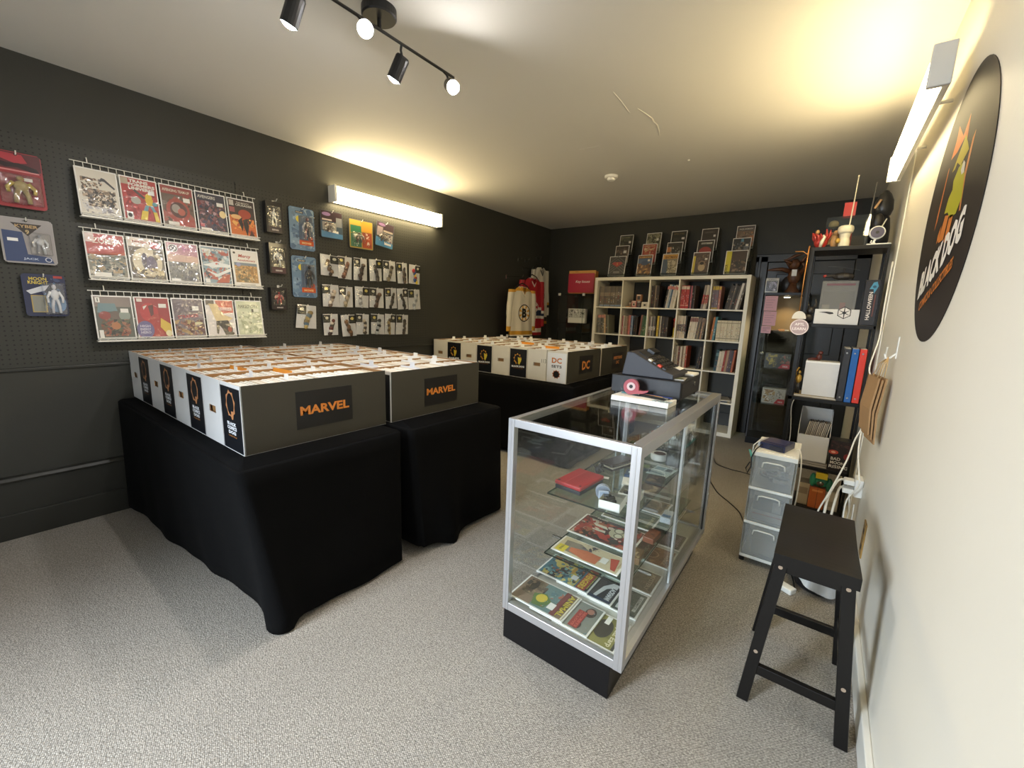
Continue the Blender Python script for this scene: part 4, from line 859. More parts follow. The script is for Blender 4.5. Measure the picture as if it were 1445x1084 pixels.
FLAT = (-PI / 2, 0, -PI / 2)
def flat(label, xtop, y, z, ops, h=.258, w=.172, m='print_sleeve', group='comics lying in the display case', t=.005, rz=0.0, **k):
    return comic(label, (xtop - h, y, z), (-PI / 2, 0, -PI / 2 + rz), w, h, ops, group, t, m, **k)
Z0 = .1605
ROWS = [
 (2.063, [('olive comic with a dark cap shape and cream title, frontmost right on the case deck', [('r', 0, 0, 1, 1, '8f8a4a'), ('a', 0, .4, 1, .9, ['a39c54', '7e7a42'], 1, 8), ('e', .46, .70, .34, .14, '3a352a'), ('r', 0, .0, 1, .6, '75723c'), ('t', 'Wyatt Earp', .5, .84, .11, 'ece2c0', {'w': .9}), ('r', 0, .96, 1, 1, '3a3a34'), ('r', .02, .66, .3, .74, 'f2f0ea')]),
          ('grey comic with two heads and red lettering, middle of the front deck row', [('r', 0, 0, 1, 1, '8c9088'), ('e', .25, .85, .18, .09, '4a3a34'), ('e', .22, .84, .1, .06, 'b07a68'), ('e', .82, .78, .14, .07, '3c2c28'), ('e', .78, .77, .08, .05, 'b8806a'), ('r', .30, .66, .95, .82, 'a33a34'), ('t', 'SECRETS', .62, .76, .04, 'd86a5c', {'w': .6}), ('t', 'OF LOVE', .62, .70, .04, 'd86a5c', {'w': .6}), ('a', 0, .9, 1, 1, ['6f8a90', '8aa0a0'], 2, 5)]),
          ('comic with tan sky, green leaping shape and yellow upside-down title, frontmost left on deck', [('r', 0, 0, 1, 1, '8a7460'), ('r', .0, .38, 1, .8, '6c8a8a'), ('a', .05, .05, .7, .45, ['5c4c40', '9a8468', '3c3832', '7a6a54'], 3, 16), ('p', [(.55, .3), (.95, .4), (.9, .62), (.6, .66), (.4, .5)], '5a7a3c'), ('e', .62, .48, .16, .1, 'd2bc3c'), ('e', .3, .22, .2, .05, '38342e'), ('a', .1, .55, .9, .76, ['8aa8a4', '5c8088', 'b06a54'], 4, 10), ('r', 0, .76, 1, .85, '7c3c3a'), ('t', 'ANIMAL', .5, .855, .10, 'dcc848', {'w': .9}), ('r', 0, .97, 1, 1, 'e8e2c8'), ('r', .62, .66, .86, .78, 'f2f2f0')])]),
 (2.277, [('charcoal comic with white frame and grey picture, right of the second deck row', [('r', 0, 0, 1, 1, '4a5450'), ('a', 0, .1, 1, .9, ['3a4440', '5a6660', '6d7a74'], 5, 14), ('r', .1, .9, .8, .96, 'c8ccc6'), ('t', 'COMICS', .45, .905, .04, '3a4440', {'w': .5}), ('r', .72, .64, .92, .76, 'dce0dc')]),
          ('black comic with white block title and pale figure, middle of the second deck row', [('r', 0, 0, 1, 1, '2c2e34'), ('e', .45, .62, .42, .14, '4a4648'), ('p', [(.1, .96), (.2, .98), (.45, .8), (.9, .72), (.88, .66), (.4, .72), (.12, .84)], 'e0e2e4'), ('t', 'BLACKHAWK', .6, .86, .10, 'eceef0', {'w': .72, 'bold': .05, 'shear': .2}), ('r', 0, 0, 1, .05, 'd0c8b8'), ('r', .9, .5, 1, 1, '2a3c58')]),
          ('teal comic crowded with figures and a yellow red title, left of the second deck row', [('r', 0, 0, 1, 1, '4c8090'), ('a', 0, .05, 1, .75, ['3c6a80', '5e9aa4', 'c8b860', '2c3a40', 'd8cc80', '80b0b4', 'a8603c', '24282c'], 6, 46), ('e', .3, .25, .2, .1, 'd8c870'), ('e', .36, .55, .18, .035, 'd0a040'), ('e', .6, .62, .1, .05, 'e0cc58'), ('r', .02, .03, .2, .18, 'b0602c'), ('r', 0, .78, 1, .97, 'a83c2c'), ('t', 'AVENGERS', .52, .80, .12, 'e8c848', {'w': .88, 'bold': .04}), ('r', 0, .955, 1, 1, '2a3438'), ('t', "EARTH'S MIGHTIEST", .5, .96, .025, 'e8d870', {'w': .8}), ('r', .56, .60, .76, .72, 'f4f4f2')])]),
 (2.462, [('brown comic with white border and curly lettering, right in the third deck row', [('r', 0, 0, 1, 1, '6e5e4c'), ('a', 0, 0, 1, 1, ['5a4c3e', '8a7660', '7c6450', '4a4038'], 7, 20), ('t', 'MYSTERY', .5, .85, .08, 'b8a890', {'w': .8}), ('o', .3, .5, .12, .03, 'b0a088')]),
          ('grey green comic tucked under its neighbours, third deck row', [('r', 0, 0, 1, 1, '66685a'), ('a', 0, 0, 1, 1, ['54564a', '7c7e6c', '8a8870'], 8, 16), ('t', 'TALES', .5, .86, .08, 'c8c4a8', {'w': .7})])]),
 (2.70, [('rust orange comic with ornate frame, right in the fourth deck row', [('r', 0, 0, 1, 1, '8c5a3c'), ('a', 0, 0, 1, 1, ['a06c48', '70442e', 'b88a60', '5c3a2a'], 9, 22), ('o', .5, .6, .22, .04, 'c8a078'), ('t', 'STRANGE', .5, .86, .07, 'd8b890', {'w': .8})]),
         ('dull red comic beside the rust orange one, fourth deck row', [('r', 0, 0, 1, 1, '8a4a3c'), ('a', 0, 0, 1, 1, ['a05c48', '6c362c', 'b07a5c'], 10, 18), ('t', 'HORROR', .5, .86, .08, 'd8c0a0', {'w': .8})])]),
 (2.90, [('dark violet comic at the far end of the case deck', [('r', 0, 0, 1, 1, '4a4250'), ('a', 0, 0, 1, 1, ['5e5466', '3a3440', '7c6c80'], 11, 18), ('t', 'WEIRD', .5, .86, .08, 'c0b4c8', {'w': .8})])]),
]
for y, cs in ROWS:
    n = len(cs)
    for k, (lab, ops) in enumerate(cs):
        flat(lab, 3.058 - .108 * k - (.0 if n == 3 else .0), y + .002 * k, Z0 + .0056 * k, ops)
ZS = .3225
flat('pale comic with a long orange shape and yellow burst on the lower glass shelf', 2.972, 2.248, ZS, [('r', 0, 0, 1, 1, 'ddd0b0'), ('p', [(.2, .06), (.85, .10), (.95, .62), (.6, .7), (.4, .5), (.15, .3)], '8c8478'), ('p', [(.55, .2), (.80, .22), (.98, .5), (.95, .68), (.45, .68), (.4, .45)], 'd87a52'), ('r', .55, .02, .98, .17, 'e8d63c'), ('p', [(.3, .8), (.9, .9), (.92, .97), (.2, .92)], 'b8402e'), ('t', '1965', .75, .07, .04, '4a4420', {'w': .3}), ('a', .02, .3, .4, .6, ['4a4654', '6c6470'], 13, 8), ('r', .4, .70, .75, .8, 'f4f4f2'), ('t', 'MAGAZINE', .5, .965, .02, '8c6a50', {'w': .4})], h=.31, w=.135)
flat('red comic with a big pale mask and round eyes on the lower glass shelf', 2.955, 2.470, ZS, [('r', 0, 0, 1, 1, '6e2a28'), ('a', 0, .02, 1, .98, ['8c302c', 'a83832', '4a2422', '2c2220', 'b06a4c', 'c03c34', 'd8c8b8'], 14, 40), ('e', .42, .66, .24, .13, 'c8c2a4'), ('o', .52, .70, .11, .018, '3a3630'), ('e', .52, .70, .09, .05, 'e8e4cc'), ('o', .3, .66, .12, .018, '3a3630'), ('e', .3, .66, .1, .055, 'e8e4cc'), ('p', [(.3, .44), (.42, .5), (.4, .28), (.3, .2)], 'ece6da'), ('p', [(.5, .48), (.6, .5), (.62, .3), (.56, .26)], 'ece6da'), ('p', [(.6, .3), (.9, .5), (.9, .66), (.65, .5)], 'c04438'), ('r', .0, .05, .12, .95, '342c2c'), ('t', 'MASK', .06, .3, .04, 'e0dcd4', {'w': .3, 'ang': 1.57}), ('r', .1, .8, .26, .92, 'f2f2f0')], h=.315, w=.215)
flat('dull green comic behind the red one on the lower glass shelf', 2.96, 2.70, ZS, [('r', 0, 0, 1, 1, '5c6a58'), ('a', 0, 0, 1, 1, ['4a5646', '76846e', '8c8a70'], 15, 16), ('t', 'JUNGLE', .5, .86, .08, 'd8d0a8', {'w': .8})])
flat('tan comic at the far end of the lower glass shelf', 2.96, 2.90, ZS, [('r', 0, 0, 1, 1, '9a8464'), ('a', 0, 0, 1, 1, ['84704e', 'b09a78', '6c5c44'], 16, 16), ('t', 'WESTERN', .5, .86, .08, '4a3424', {'w': .8})])

# things on the upper glass shelf
zs = .6005
t = thing('game_console', 'red folding handheld console lying in the glass case', 'console', (2.722, 2.300, zs), (0, 0, -.08))
M().box(-.064, .064, -.098, .098, 0, .018, '2a2c33').build('lower_half', 'print_gloss', t, bevel=.004)
M().box(-.066, .066, -.1, .1, .019, .036, 'a82c30').build('lid', 'print_gloss', t, bevel=.005)
p = M(); p.box(-.058, -.046, -.092, -.08, .036, .0366, '30181a').box(.048, .056, -.085, -.075, .036, .0366, '30181a').box(-.02, -.017, -.09, .09, .036, .0364, 'c0555a').build('marks', 'print_gloss', t)
t = thing('wrist_watch', 'grey strap watch curled upright beside the red console', 'watch', (2.858, 2.245, zs), (0, 0, .5))
M().lathe([(.026, -.012), (.030, -.012), (.030, .012), (.026, .012), (.026, -.012)], (0, 0, .030), 24, 'y').build('strap', mat('strap_grey', '8e97a8', .5), t, smooth=False)
M().box(-.02, .02, -.035, -.028, .012, .046, 'b4bccc').box(-.016, .016, -.0358, -.035, .016, .042, '8c98ac').build('watch_face', 'print_gloss', t, bevel=.003)
def tray(label, x, y, w, d, h, cols, seed, rz=0):
    t = thing('jewel_box', label, 'small box', (x, y, zs), (0, 0, rz))
    M().box(-w / 2, w / 2, -d / 2, d / 2, 0, .004).box(-w / 2, -w / 2 + .003, -d / 2, d / 2, 0, h).box(w / 2 - .003, w / 2, -d / 2, d / 2, 0, h).box(-w / 2, w / 2, -d / 2, -d / 2 + .003, 0, h).box(-w / 2, w / 2, d / 2 - .003, d / 2, 0, h).box(-w / 2 + .003, w / 2 - .003, -d / 2 + .003, d / 2 - .003, .004, h * .6).build('tray', 'plastic_white', t)
    r = random.Random(seed); m_ = M()
    for k in range(9): m_.ell(((r.random() - .5) * w * .6, (r.random() - .5) * d * .6, h * .6 + .006), (.011, .010, .008), 8, 6, r.choice(cols))
    m_.build('contents', 'print_gloss', t, smooth=True)
    M().box(-w / 2, w / 2, -d / 2, d / 2, h, h + .001).build('clear_lid', 'acrylic', t)
tray('white box of small dark pieces at the front edge of the upper case shelf', 2.918, 2.205, .085, .095, .036, ['3a3a3c', '55565a', '2a2a2c'], 1, .12)
tray('second white box of dark pieces, behind the front one on the upper shelf', 2.950, 2.320, .085, .09, .034, ['3c3c3c', '6a6a6c'], 2, .1)
t = thing('zip_pouch', 'open dark brown zip pouch on the upper case shelf', 'pouch', (2.758, 2.635, zs), (0, 0, -.28))
M().box(-.040, .040, -.085, .085, 0, .016, '2a2422').build('lower_shell', 'print_gloss', t, bevel=.01, seg=3)
M().box(-.042, .042, -.088, .088, .022, .036, '352a26').build('upper_shell', 'print_gloss', t, bevel=.012, seg=3)
M().box(-.044, .044, -.09, .09, .017, .021, 'd8d0c4').build('zip_edge', 'print_gloss', t)
t = thing('figurine', 'tiny brown figurine with a white price tag in the glass case', 'figurine', (2.728, 2.478, zs), (0, 0, .3))
M().ell((0, 0, .022), (.018, .014, .022), 10, 6).ell((.012, 0, .046), (.012, .010, .012), 10, 6).tube([(-.012, 0, .03), (-.03, .004, .042), (-.038, .004, .03)], .004, 6).tube([(.01, -.006, .03), (.028, -.008, .02)], .005, 6).build('body', 'resin_dark', t, smooth=True)
M().box(-.03, .055, -.045, -.022, 0, .0012).build('price_tag', 'paper_white', t)
t = thing('tape_roll', 'round white tin with a brown ring on the upper case shelf', 'tin', (2.888, 2.893, zs))
M().lathe([(.002, 0), (.042, 0), (.045, .006), (.045, .03), (.042, .034), (.034, .034), (.032, .030), (.002, .030)], n=28).build('tin', 'plastic_white', t)
M().lathe([(.014, .0305), (.030, .0305), (.030, .033), (.014, .033), (.014, .0305)], n=24).build('ring', 'resin_brown', t)
def slab(name, label, x, y, w, d, h, col, rz=0, z=zs, cat='card box', top=None, ops=None):
    t = thing(name, label, cat, (x, y, z), (0, 0, rz))
    M().box(-w / 2, w / 2, -d / 2, d / 2, 0, h, col).build('body', 'print_gloss', t, bevel=.0015)
    if ops:
        p = P(0); draw(p, w, d, ops, 0, -w / 2, -d / 2); o = p.build('label_print', 'print_gloss', t); o.rotation_euler = (-PI / 2, 0, 0); o.location = (0, 0, h)
    return t
slab('paper_sheet', 'pale blue printed sheet lying on the upper case shelf', 2.955, 2.715, .10, .14, .002, 'cfe4ea', -.1, cat='paper', ops=[('r', .1, .6, .5, .9, '9ab8c4'), ('r', .1, .2, .8, .3, '7a98a8'), ('r', .6, .6, .9, .9, '3a4450')])
slab('game_cartridge', 'dark grey cartridge beside the pale blue sheet in the case', 2.880, 2.700, .055, .07, .012, '3c4448', .2, cat='cartridge', ops=[('r', .15, .3, .85, .9, '7a8c60')])
slab('card_pack', 'dark pack of cards near the sliding door on the upper shelf', 2.975, 2.555, .075, .105, .02, '3a3634', .15, ops=[('a', .05, .05, .95, .95, ['6a5c50', '8a7a64', '2c2826'], 5, 10)])
slab('card_pack', 'brown foil pack of cards just behind the white boxes in the case', 2.985, 2.435, .075, .105, .014, '6a5a48', .0, ops=[('a', .05, .05, .95, .95, ['8c7a60', '4c4034', 'b0a080'], 6, 10)])
slab('card_pack', 'clear topped pack with white paper inside on the upper shelf', 2.905, 2.445, .08, .09, .022, 'd8d8d4', .3, ops=[('a', .05, .05, .95, .95, ['eceae4', 'c4c4c0'], 7, 8)])
slab('card_pack', 'blue and black pack of cards on the upper case shelf', 2.865, 2.560, .06, .085, .02, '28405c', .2, ops=[('e', .4, .5, .2, .2, 'd0dce4')])
slab('card_pack', 'pale green pack of cards lying deep on the upper case shelf', 2.80, 2.94, .065, .09, .018, '8a9a84', .2, ops=[('a', .05, .05, .95, .95, ['b0bca8', '5c6a58'], 8, 8)])
slab('card_pack', 'brown and cream pack standing by the door end of the lower shelf', 2.985, 2.35, .05, .085, .03, '7a5c40', .1, z=ZS, ops=[('a', .05, .05, .95, .95, ['c8b490', '5a4030'], 9, 8)])
slab('card_pack', 'rust coloured pack near the door on the lower case shelf', 2.985, 2.56, .05, .10, .026, '8c4c34', -.05, z=ZS, ops=[('a', .05, .05, .95, .95, ['b87a58', '5c3024'], 10, 8)])
slab('card_pack', 'white and blue pack near the door on the lower case shelf', 2.985, 2.80, .05, .10, .03, 'c8ced4', .05, z=ZS, ops=[('r', .1, .1, .9, .4, '4c78a8')])
slab('badge', 'orange and white enamel badge at the far left of the upper shelf', 2.800, 2.80, .05, .035, .006, 'd89a60', .3, cat='badge', ops=[('r', .5, .1, .9, .9, 'e8e4dc')])
def clear_box(label, x, y, w, d, h, z, cols, seed):
    t = thing('card_case', label, 'card case', (x, y, z))
    m_ = M()
    for a in ((-w / 2, -w / 2 + .0018, -d / 2, d / 2, 0, h), (w / 2 - .0018, w / 2, -d / 2, d / 2, 0, h), (-w / 2, w / 2, -d / 2, -d / 2 + .0018, 0, h), (-w / 2, w / 2, d / 2 - .0018, d / 2, 0, h), (-w / 2, w / 2, -d / 2, d / 2, h - .0018, h)): m_.box(*a)
    m_.build('clear_shell', 'acrylic', t)
    r = random.Random(seed); m_ = M(); n = 8
    for k in range(n): m_.box(-w / 2 + .006, w / 2 - .006, -d / 2 + .004 + (d - .01) * k / n, -d / 2 + .004 + (d - .01) * (k + .7) / n, .002, h * (.78 + .12 * r.random()), r.choice(cols))
    m_.build('cards', 'print_gloss', t)
clear_box('clear acrylic case of white cards by the sliding door, upper of two stacked', 2.985, 2.865, .075, .11, .095, zs + .0965, ['d8d8d8', 'b0b4b8', 'eceae8'], 3)
clear_box('clear acrylic case of grey cards by the sliding door, lower of two stacked', 2.985, 2.865, .078, .115, .096, zs, ['8a8e94', 'c0c4c8', '5c6066'], 4)
clear_box('clear acrylic case of dark cards at the far end of the upper shelf', 2.985, 3.02, .08, .12, .12, zs, ['4a5058', '6c7480', '30343a'], 5)
slab('dice_box', 'black case with pale round dots at far end of upper case shelf', 2.88, 3.02, .075, .085, .03, '22262c', cat='case', ops=[('e', .25, .3, .07, .07, 'c8ccd0'), ('e', .5, .3, .07, .07, 'c8ccd0'), ('e', .75, .3, .07, .07, 'c8ccd0'), ('e', .25, .65, .07, .07, 'c8ccd0'), ('e', .5, .65, .07, .07, 'c8ccd0'), ('e', .75, .65, .07, .07, 'c8ccd0')])

# ------------------------------------------------------------------ on the case: cash register, papers, tape
ZC = CH + .0005
reg = thing('cash_register', 'dark grey electronic cash register on its drawer on the glass case', 'cash register', (2.835, 2.885, ZC))
for x in (-.15, .15):
    for y in (-.15, .15): M().cyl((x, y, 0), (x, y, .014), .014, n=10).build('foot', 'plastic_black', reg)
dw = M().box(-.172, .172, -.178, .178, .014, .103).build('drawer', 'plastic_darkgrey', reg, bevel=.004)
M().box(.172, .1745, -.165, .165, .024, .092).build('drawer_front', 'plastic_darkgrey', dw, bevel=.002)
M().cyl((.1745, .06, .07), (.179, .06, .07), .011, n=14).build('lock', 'steel', dw)
body = M().prism([(-.132, .104), (.125, .104), (.125, .128), (.062, .150), (-.075, .219), (-.112, .222)], -.150, .105, 'y').build('body', 'plastic_grey', reg, bevel=.004)
sl = Vector((.137, 0, -.069)).normalized(); nn = Vector((.069, 0, .137)).normalized(); oo = Vector((-.075, 0, .219))
def onslope(a, y, hgt): q = oo + sl * a + nn * hgt; return (q.x, y, q.z)
M().obox(onslope(.030, -.02, .001), sl * .028, Vector((0, .075, 0)), nn * .004).build('paper_cover', 'plastic_darkgrey', reg, bevel=.002)
M().obox(onslope(.030, .045, .010), sl * .022, Vector((0, .045, 0)), nn * .012).build('display', 'plastic_black', reg, bevel=.003)
for r_ in range(4):
    for c_ in range(6):
        kc = {(0, 0): 'e0dcd0', (2, 0): 'd8442e'}.get((r_, c_), '201f24')
        M().obox(onslope(.082 + r_ * .027, -.118 + c_ * .038, .004), sl * .0095, Vector((0, .014, 0)), nn * .005, kc).build('key', 'print_gloss', reg, bevel=.002)
M().obox((.085, .06, .142), Vector((.022, 0, -.007)), Vector((0, .04, 0)), Vector((.0005, 0, .002))).build('sticker', 'paper_white', reg)
tag(M().box(-.035, .035, -.055, .055, 0, .012).build('receipt_roll_box', 'plastic_white', None, (2.968, 3.00, ZC + .1035), bevel=.003), 'flat white card holder on the back corner of the register drawer', 'card holder')
tag(M().box(-.032, .032, -.048, .048, 0, .005, 'b8b4ac').box(-.022, .022, -.04, .02, .005, .0055, '6c7458').build('calculator', 'print_gloss', None, (2.968, 2.80, ZC + .1035), (0, 0, .1), bevel=.001), 'small pale calculator lying on the register drawer', 'calculator')
st = thing('envelope_stack', 'stack of white envelopes with blue stripes on the glass case', 'paper stack', (2.862, 2.627, ZC), (0, 0, -.02))
for k in range(5): M().box(-.135, .135, -.062 + .001 * k, .062, .0046 * k, .0046 * k + .0042).build('envelope', 'paper_white', st)
p = P(0)
for k in range(7): p.poly([(.06 + k * .012, -.06 + k * .001), (.066 + k * .012, -.06), (.072 + k * .012, -.02), (.066 + k * .012, -.02)], '2c5c8c' if k % 2 else '6aa8c0', 0)
p.poly([(-.12, .02), (-.03, .02), (-.05, .058), (-.13, .058)], '6aa8c0', 0); p.poly([(-.06, .005), (-.02, .0), (-.01, .03), (-.05, .03)], '24384c', 1)
o = p.build('blue_print', 'print_matte', st); o.rotation_euler = (-PI / 2, 0, 0); o.location = (0, 0, .0232)
def pen(label, x0, y0, x1, y1, z, col, r=.0045):
    t = thing('pen', label, 'pen', (x0, y0, z)); d = Vector((x1 - x0, y1 - y0, 0))
    M().cyl((0, 0, r), (d.x, d.y, r), r, n=8, col=col).build('barrel', 'print_gloss', t)
    e = d.normalized()
    M().cyl((d.x, d.y, r), (d.x + e.x * .012, d.y + e.y * .012, r), r * .9, .001, 8, col='2a2a2a').build('tip', 'print_gloss', t)
zp = ZC + .0240
pen('yellow pencil on top of the envelope stack', 2.84, 2.655, 2.945, 2.648, zp, 'dca23c')
pen('dark blue pen lying along the back of the envelope stack', 2.83, 2.668, 2.985, 2.666, zp, '283c7c')
pen('black marker lying across the envelope stack', 2.84, 2.640, 2.965, 2.606, zp, '17171a', .006)
pen('grey striped pen between the pencil and the black marker', 2.85, 2.645, 2.975, 2.632, zp, '8c8a84')
td = thing('tape_dispenser', 'translucent red tape dispenser standing on the envelope stack', 'tape dispenser', (2.808, 2.640, zp - .0005), (0, 0, .15))
red = mat('plastic_red', 'b2606a', .15, coat=.5)
pr = []
for i in range(18): a = PI * .05 + 2 * PI * i / 18 * .80; pr.append((-.012 + .036 * math.cos(a), .040 + .038 * math.sin(a)))
M().prism(pr + [(.0, .006), (.045, .012), (.066, .022), (.070, .03), (.05, .026), (.025, .026)], -.011, .011, 'y').build('shell', red, td)
M().lathe([(.010, -.0125), (.020, -.0125), (.020, .0125), (.010, .0125), (.010, -.0125)], (-.012, 0, .042), 20, 'y').build('tape_core', mat('tape_core', 'd8c0c0', .3), td)
M().cyl((-.012, -.013, .042), (-.012, .013, .042), .009, n=14).build('hub', 'plastic_darkgrey', td)
# ------------------------------------------------------------------ white cube shelf and its books
KX, KY, KD = .979, 5.906, .385
ks = thing('cube_shelf', 'large white cube shelf with five columns against the dark back wall', 'shelf', (KX, KY, 0))
M().box(0, .038, 0, KD, 0, 1.82).build('side_panel', 'shelf_white', ks, bevel=.0015); M().box(1.782, 1.82, 0, KD, 0, 1.82).build('side_panel', 'shelf_white', ks, bevel=.0015)
M().box(.038, 1.782, 0, KD, 1.782, 1.82).build('top_panel', 'shelf_white', ks, bevel=.0015); M().box(.038, 1.782, 0, KD, 0, .047).build('bottom_panel', 'shelf_white', ks, bevel=.0015)
CXS = [.038 + .3486 * c + .0 for c in range(6)]
CZ = [1.447, 1.097, .747, .397, .047]; CZT = [1.782, 1.432, 1.082, .732, .382]
for r_ in range(4): M().box(.038, 1.782, .002, KD, CZT[r_ + 1], CZ[r_]).build('shelf_board', 'shelf_white', ks)
for c in range(1, 5):
    for r_ in range(5): M().box(CXS[c] - .0075, CXS[c] + .0075, .002, KD, CZ[r_], CZT[r_]).build('divider', 'shelf_white', ks)
COLN = ['first', 'second', 'third', 'fourth', 'fifth']; RWN = ['top', 'second', 'third', 'fourth', 'bottom']
CNAME = {}
def cname(c):
    r, g, b_ = (int(c[i:i + 2], 16) for i in (0, 2, 4)); mx_, mn = max(r, g, b_), min(r, g, b_); l = (mx_ + mn) / 2
    if mx_ - mn < 26: return 'black' if l < 55 else 'charcoal' if l < 85 else 'grey' if l < 150 else 'pale grey' if l < 200 else 'white'
    if r >= g >= b_:
        if g - b_ > 60 and r - g < 60: return 'yellow' if l > 110 else 'olive'
        if r - g > 70: return 'red' if l < 130 and g - b_ < 45 else 'orange' if g - b_ > 40 else 'pink'
        return 'brown' if l < 120 else 'tan' if l < 190 else 'cream'
    if r >= b_ >= g: return 'dark red' if l < 90 else 'rose'
    if b_ >= g >= r: return 'navy' if l < 80 else 'blue'
    if g >= b_ and b_ > r: return 'teal'
    if g >= r: return 'green'
    return 'purple'
def spine(w, h, d, col, band, seed):
    """book seen from its spine; front at y=0"""
    r = random.Random(seed); m_ = M().box(-w / 2, w / 2, 0, d, 0, h, col); e = -.0006
    def q(v0, v1, c): m_.add([(-w / 2 + .0005, e, v0), (w / 2 - .0005, e, v0), (w / 2 - .0005, e, v1), (-w / 2 + .0005, e, v1)], [(0, 1, 2, 3)], c)
    if band:
        for (a, b_, c) in band: q(a * h, b_ * h, c)
    n = r.randint(3, 6); y = h * .2
    for k in range(n):
        hh = h * (.03 + .05 * r.random()); lw = w * (.2 + .3 * r.random())
        m_.add([(-lw / 2, 2 * e, y), (lw / 2, 2 * e, y), (lw / 2, 2 * e, y + hh), (-lw / 2, 2 * e, y + hh)], [(0, 1, 2, 3)], tuple(.55 * a_ + .45 * b2 for a_, b2 in zip(asc(col), asc(r.choice(['e8e2d4', '2a2624', 'c8a050', 'b04a3c'])))))
        y += hh + h * (.02 + .04 * r.random())
        if y > h * .85: break
    return m_
bn = [0]
def shelf_run(c, r_, x, items, lean=0.0, tag_=''):
    """items: (width, height, colour, bands) set side by side from x (cell coordinate)"""
    x0 = KX + CXS[c] + .0075 + x; z = CZ[r_]
    cell = '%s cube of the %s row' % (COLN[c], RWN[r_])
    k = 0
    cnt = RUN.setdefault((c, r_), 0)
    for (w, h, col, band) in items:
        bn[0] += 1; cnt += 1
        o = spine(w - .0008, h, .17 + .03 * ((bn[0] * 37) % 10) / 10, col, band, bn[0]).build('book', 'print_matte', None, (x0 + w / 2 + (math.sin(lean) * h * .0), KY + .04 + .012 * ((bn[0] * 13) % 5) / 5, KZ(z, w, lean)), (0, lean, 0))
        tag(o, '%s spine book, %s from left in the %s' % (cname(col), ORD[cnt - 1], cell), 'book', 'books in the white cube shelf')
        x0 += w / math.cos(lean) + .0004
    RUN[(c, r_)] = cnt
def KZ(z, w, lean): return z + .0006 + abs(math.sin(lean)) * w / 2
RUN = {}
rb = random.Random(77)
def mix(cols, n, w0, w1, h0, h1, bands=None): return [(w0 + (w1 - w0) * rb.random(), h0 + (h1 - h0) * rb.random(), cols[i % len(cols)], bands) for i in range(n)]
shelf_run(0, 0, .012, [(.0305, .262, ['6f665c', '776c60', '68605a'][i % 3], [(.52, .70, '8f8270'), (.03, .10, '7f92a8')]) for i in range(10)])
shelf_run(2, 0, .004, mix(['4a3c34', '3c302a', '8c7a64', '443830', '352c28'], 5, .016, .024, .262, .275))
shelf_run(2, 0, .165, mix(['38383c', 'c8c0b4', 'a8b4bc', '4c6478', 'd8cfc0', 'cfc4b0', 'e0d8c8'], 7, .016, .022, .262, .282, [(.8, .93, 'c87a70')]), .13)
shelf_run(3, 0, .008, [(.0185, .265, 'b84440', [(.84, .97, 'd8c8b4'), (.12, .16, 'd8a090')]) for i in range(5)] + mix(['4a2c34', 'b05c64', '2c2624', '54423a'], 4, .015, .02, .255, .268))
shelf_run(3, 0, .240, mix(['8c8078', 'c8bca8', 'a89c90'], 3, .018, .022, .262, .272, [(.2, .6, 'a8443c')]), .10)
shelf_run(4, 0, .006, [(.021, .262, '786a74', [(.82, .98, 'c8a83c'), (.02, .07, 'c8a83c')]) for i in range(3)] + [(.024, .258, 'b07a70', [(.85, .97, 'c8a83c')])])
shelf_run(4, 0, .145, mix(['3c3834', '4a4440', '6a625a', '34302c', '544c44', 'd8d2c8', '5c544c'], 7, .018, .023, .262, .29), .16)
shelf_run(1, 1, .004, mix(['b05c5c', 'c8b8a8', '8c7a64', '9c8a78', '8a6450', 'b8685c', 'c87c74', '6a7488', '8c9cb4'], 9, .013, .018, .235, .25))
shelf_run(1, 1, .165, mix(['2c2622', '382e28'], 2, .018, .022, .23, .242))
shelf_run(1, 1, .232, mix(['8a5c50', '4c5c44', '3c5c3c', '5a7a4c'], 4, .016, .021, .245, .258), .08)
shelf_run(0, 1, .006, mix(['6c6a64', '74706a', '5c5a54', '787468'], 4, .022, .026, .24, .25, [(.84, .99, 'c88a7c')]) )
shelf_run(0, 1, .11, [(.022, .245, 'd0b088', [(.8, .95, 'c88a7c')]), (.02, .243, '5c5a4c', None), (.024, .24, '7c7a68', None)], -.06)
shelf_run(2, 1, .004, mix(['7a625c', 'b8b0a4', '5c5650', '8c8478', '4c4844'], 5, .015, .022, .235, .252, [(.3, .5, 'c8c0b4')]))
shelf_run(2, 1, .105, [(.026, .252, 'c8a83c', None), (.014, .245, '4a4238', None), (.012, .25, 'd8d0bc', None)] + mix(['3c342e', '463c34', '322c28'], 4, .017, .022, .24, .252))
shelf_run(3, 1, .004, [(.022, .265, 'cfc0aa', [(.3, .62, '5a5050')]) for i in range(4)] + [(.016, .262, '34302c', None)])
shelf_run(3, 1, .128, [(.021, .255, 'd8ccb8', [(.78, .97, '8a5c54')]) for i in range(4)] + mix(['5c5650', '8c7c64', '4c4844', 'b08a6c', '6a6258'], 5, .015, .02, .245, .26, [(.8, .95, '7c6a60')]), .09)
shelf_run(4, 1, .030, [(.022, .262, 'b8703c', None), (.024, .265, '4c808c', None)], .07)
shelf_run(4, 1, .088, [(.0215, .228, ['d8ccb0', 'd0c4a8'][i % 2], [(.1, .14, '8a806c'), (.86, .9, '9c9078')]) for i in range(11)])
shelf_run(0, 2, .006, mix(['5c4c3c', '3c3830', '7a4c34'], 3, .022, .03, .16, .175))
shelf_run(3, 2, .004, mix(['8c806c', 'b8a88c', '6c4438', 'd8ccb8', '7a6450', 'cfc0a8', 'a8503c'], 7, .018, .022, .245, .262))
shelf_run(3, 2, .258, mix(['3c3834', '34302e', '8c5c50'], 2, .017, .02, .25, .265), .12)
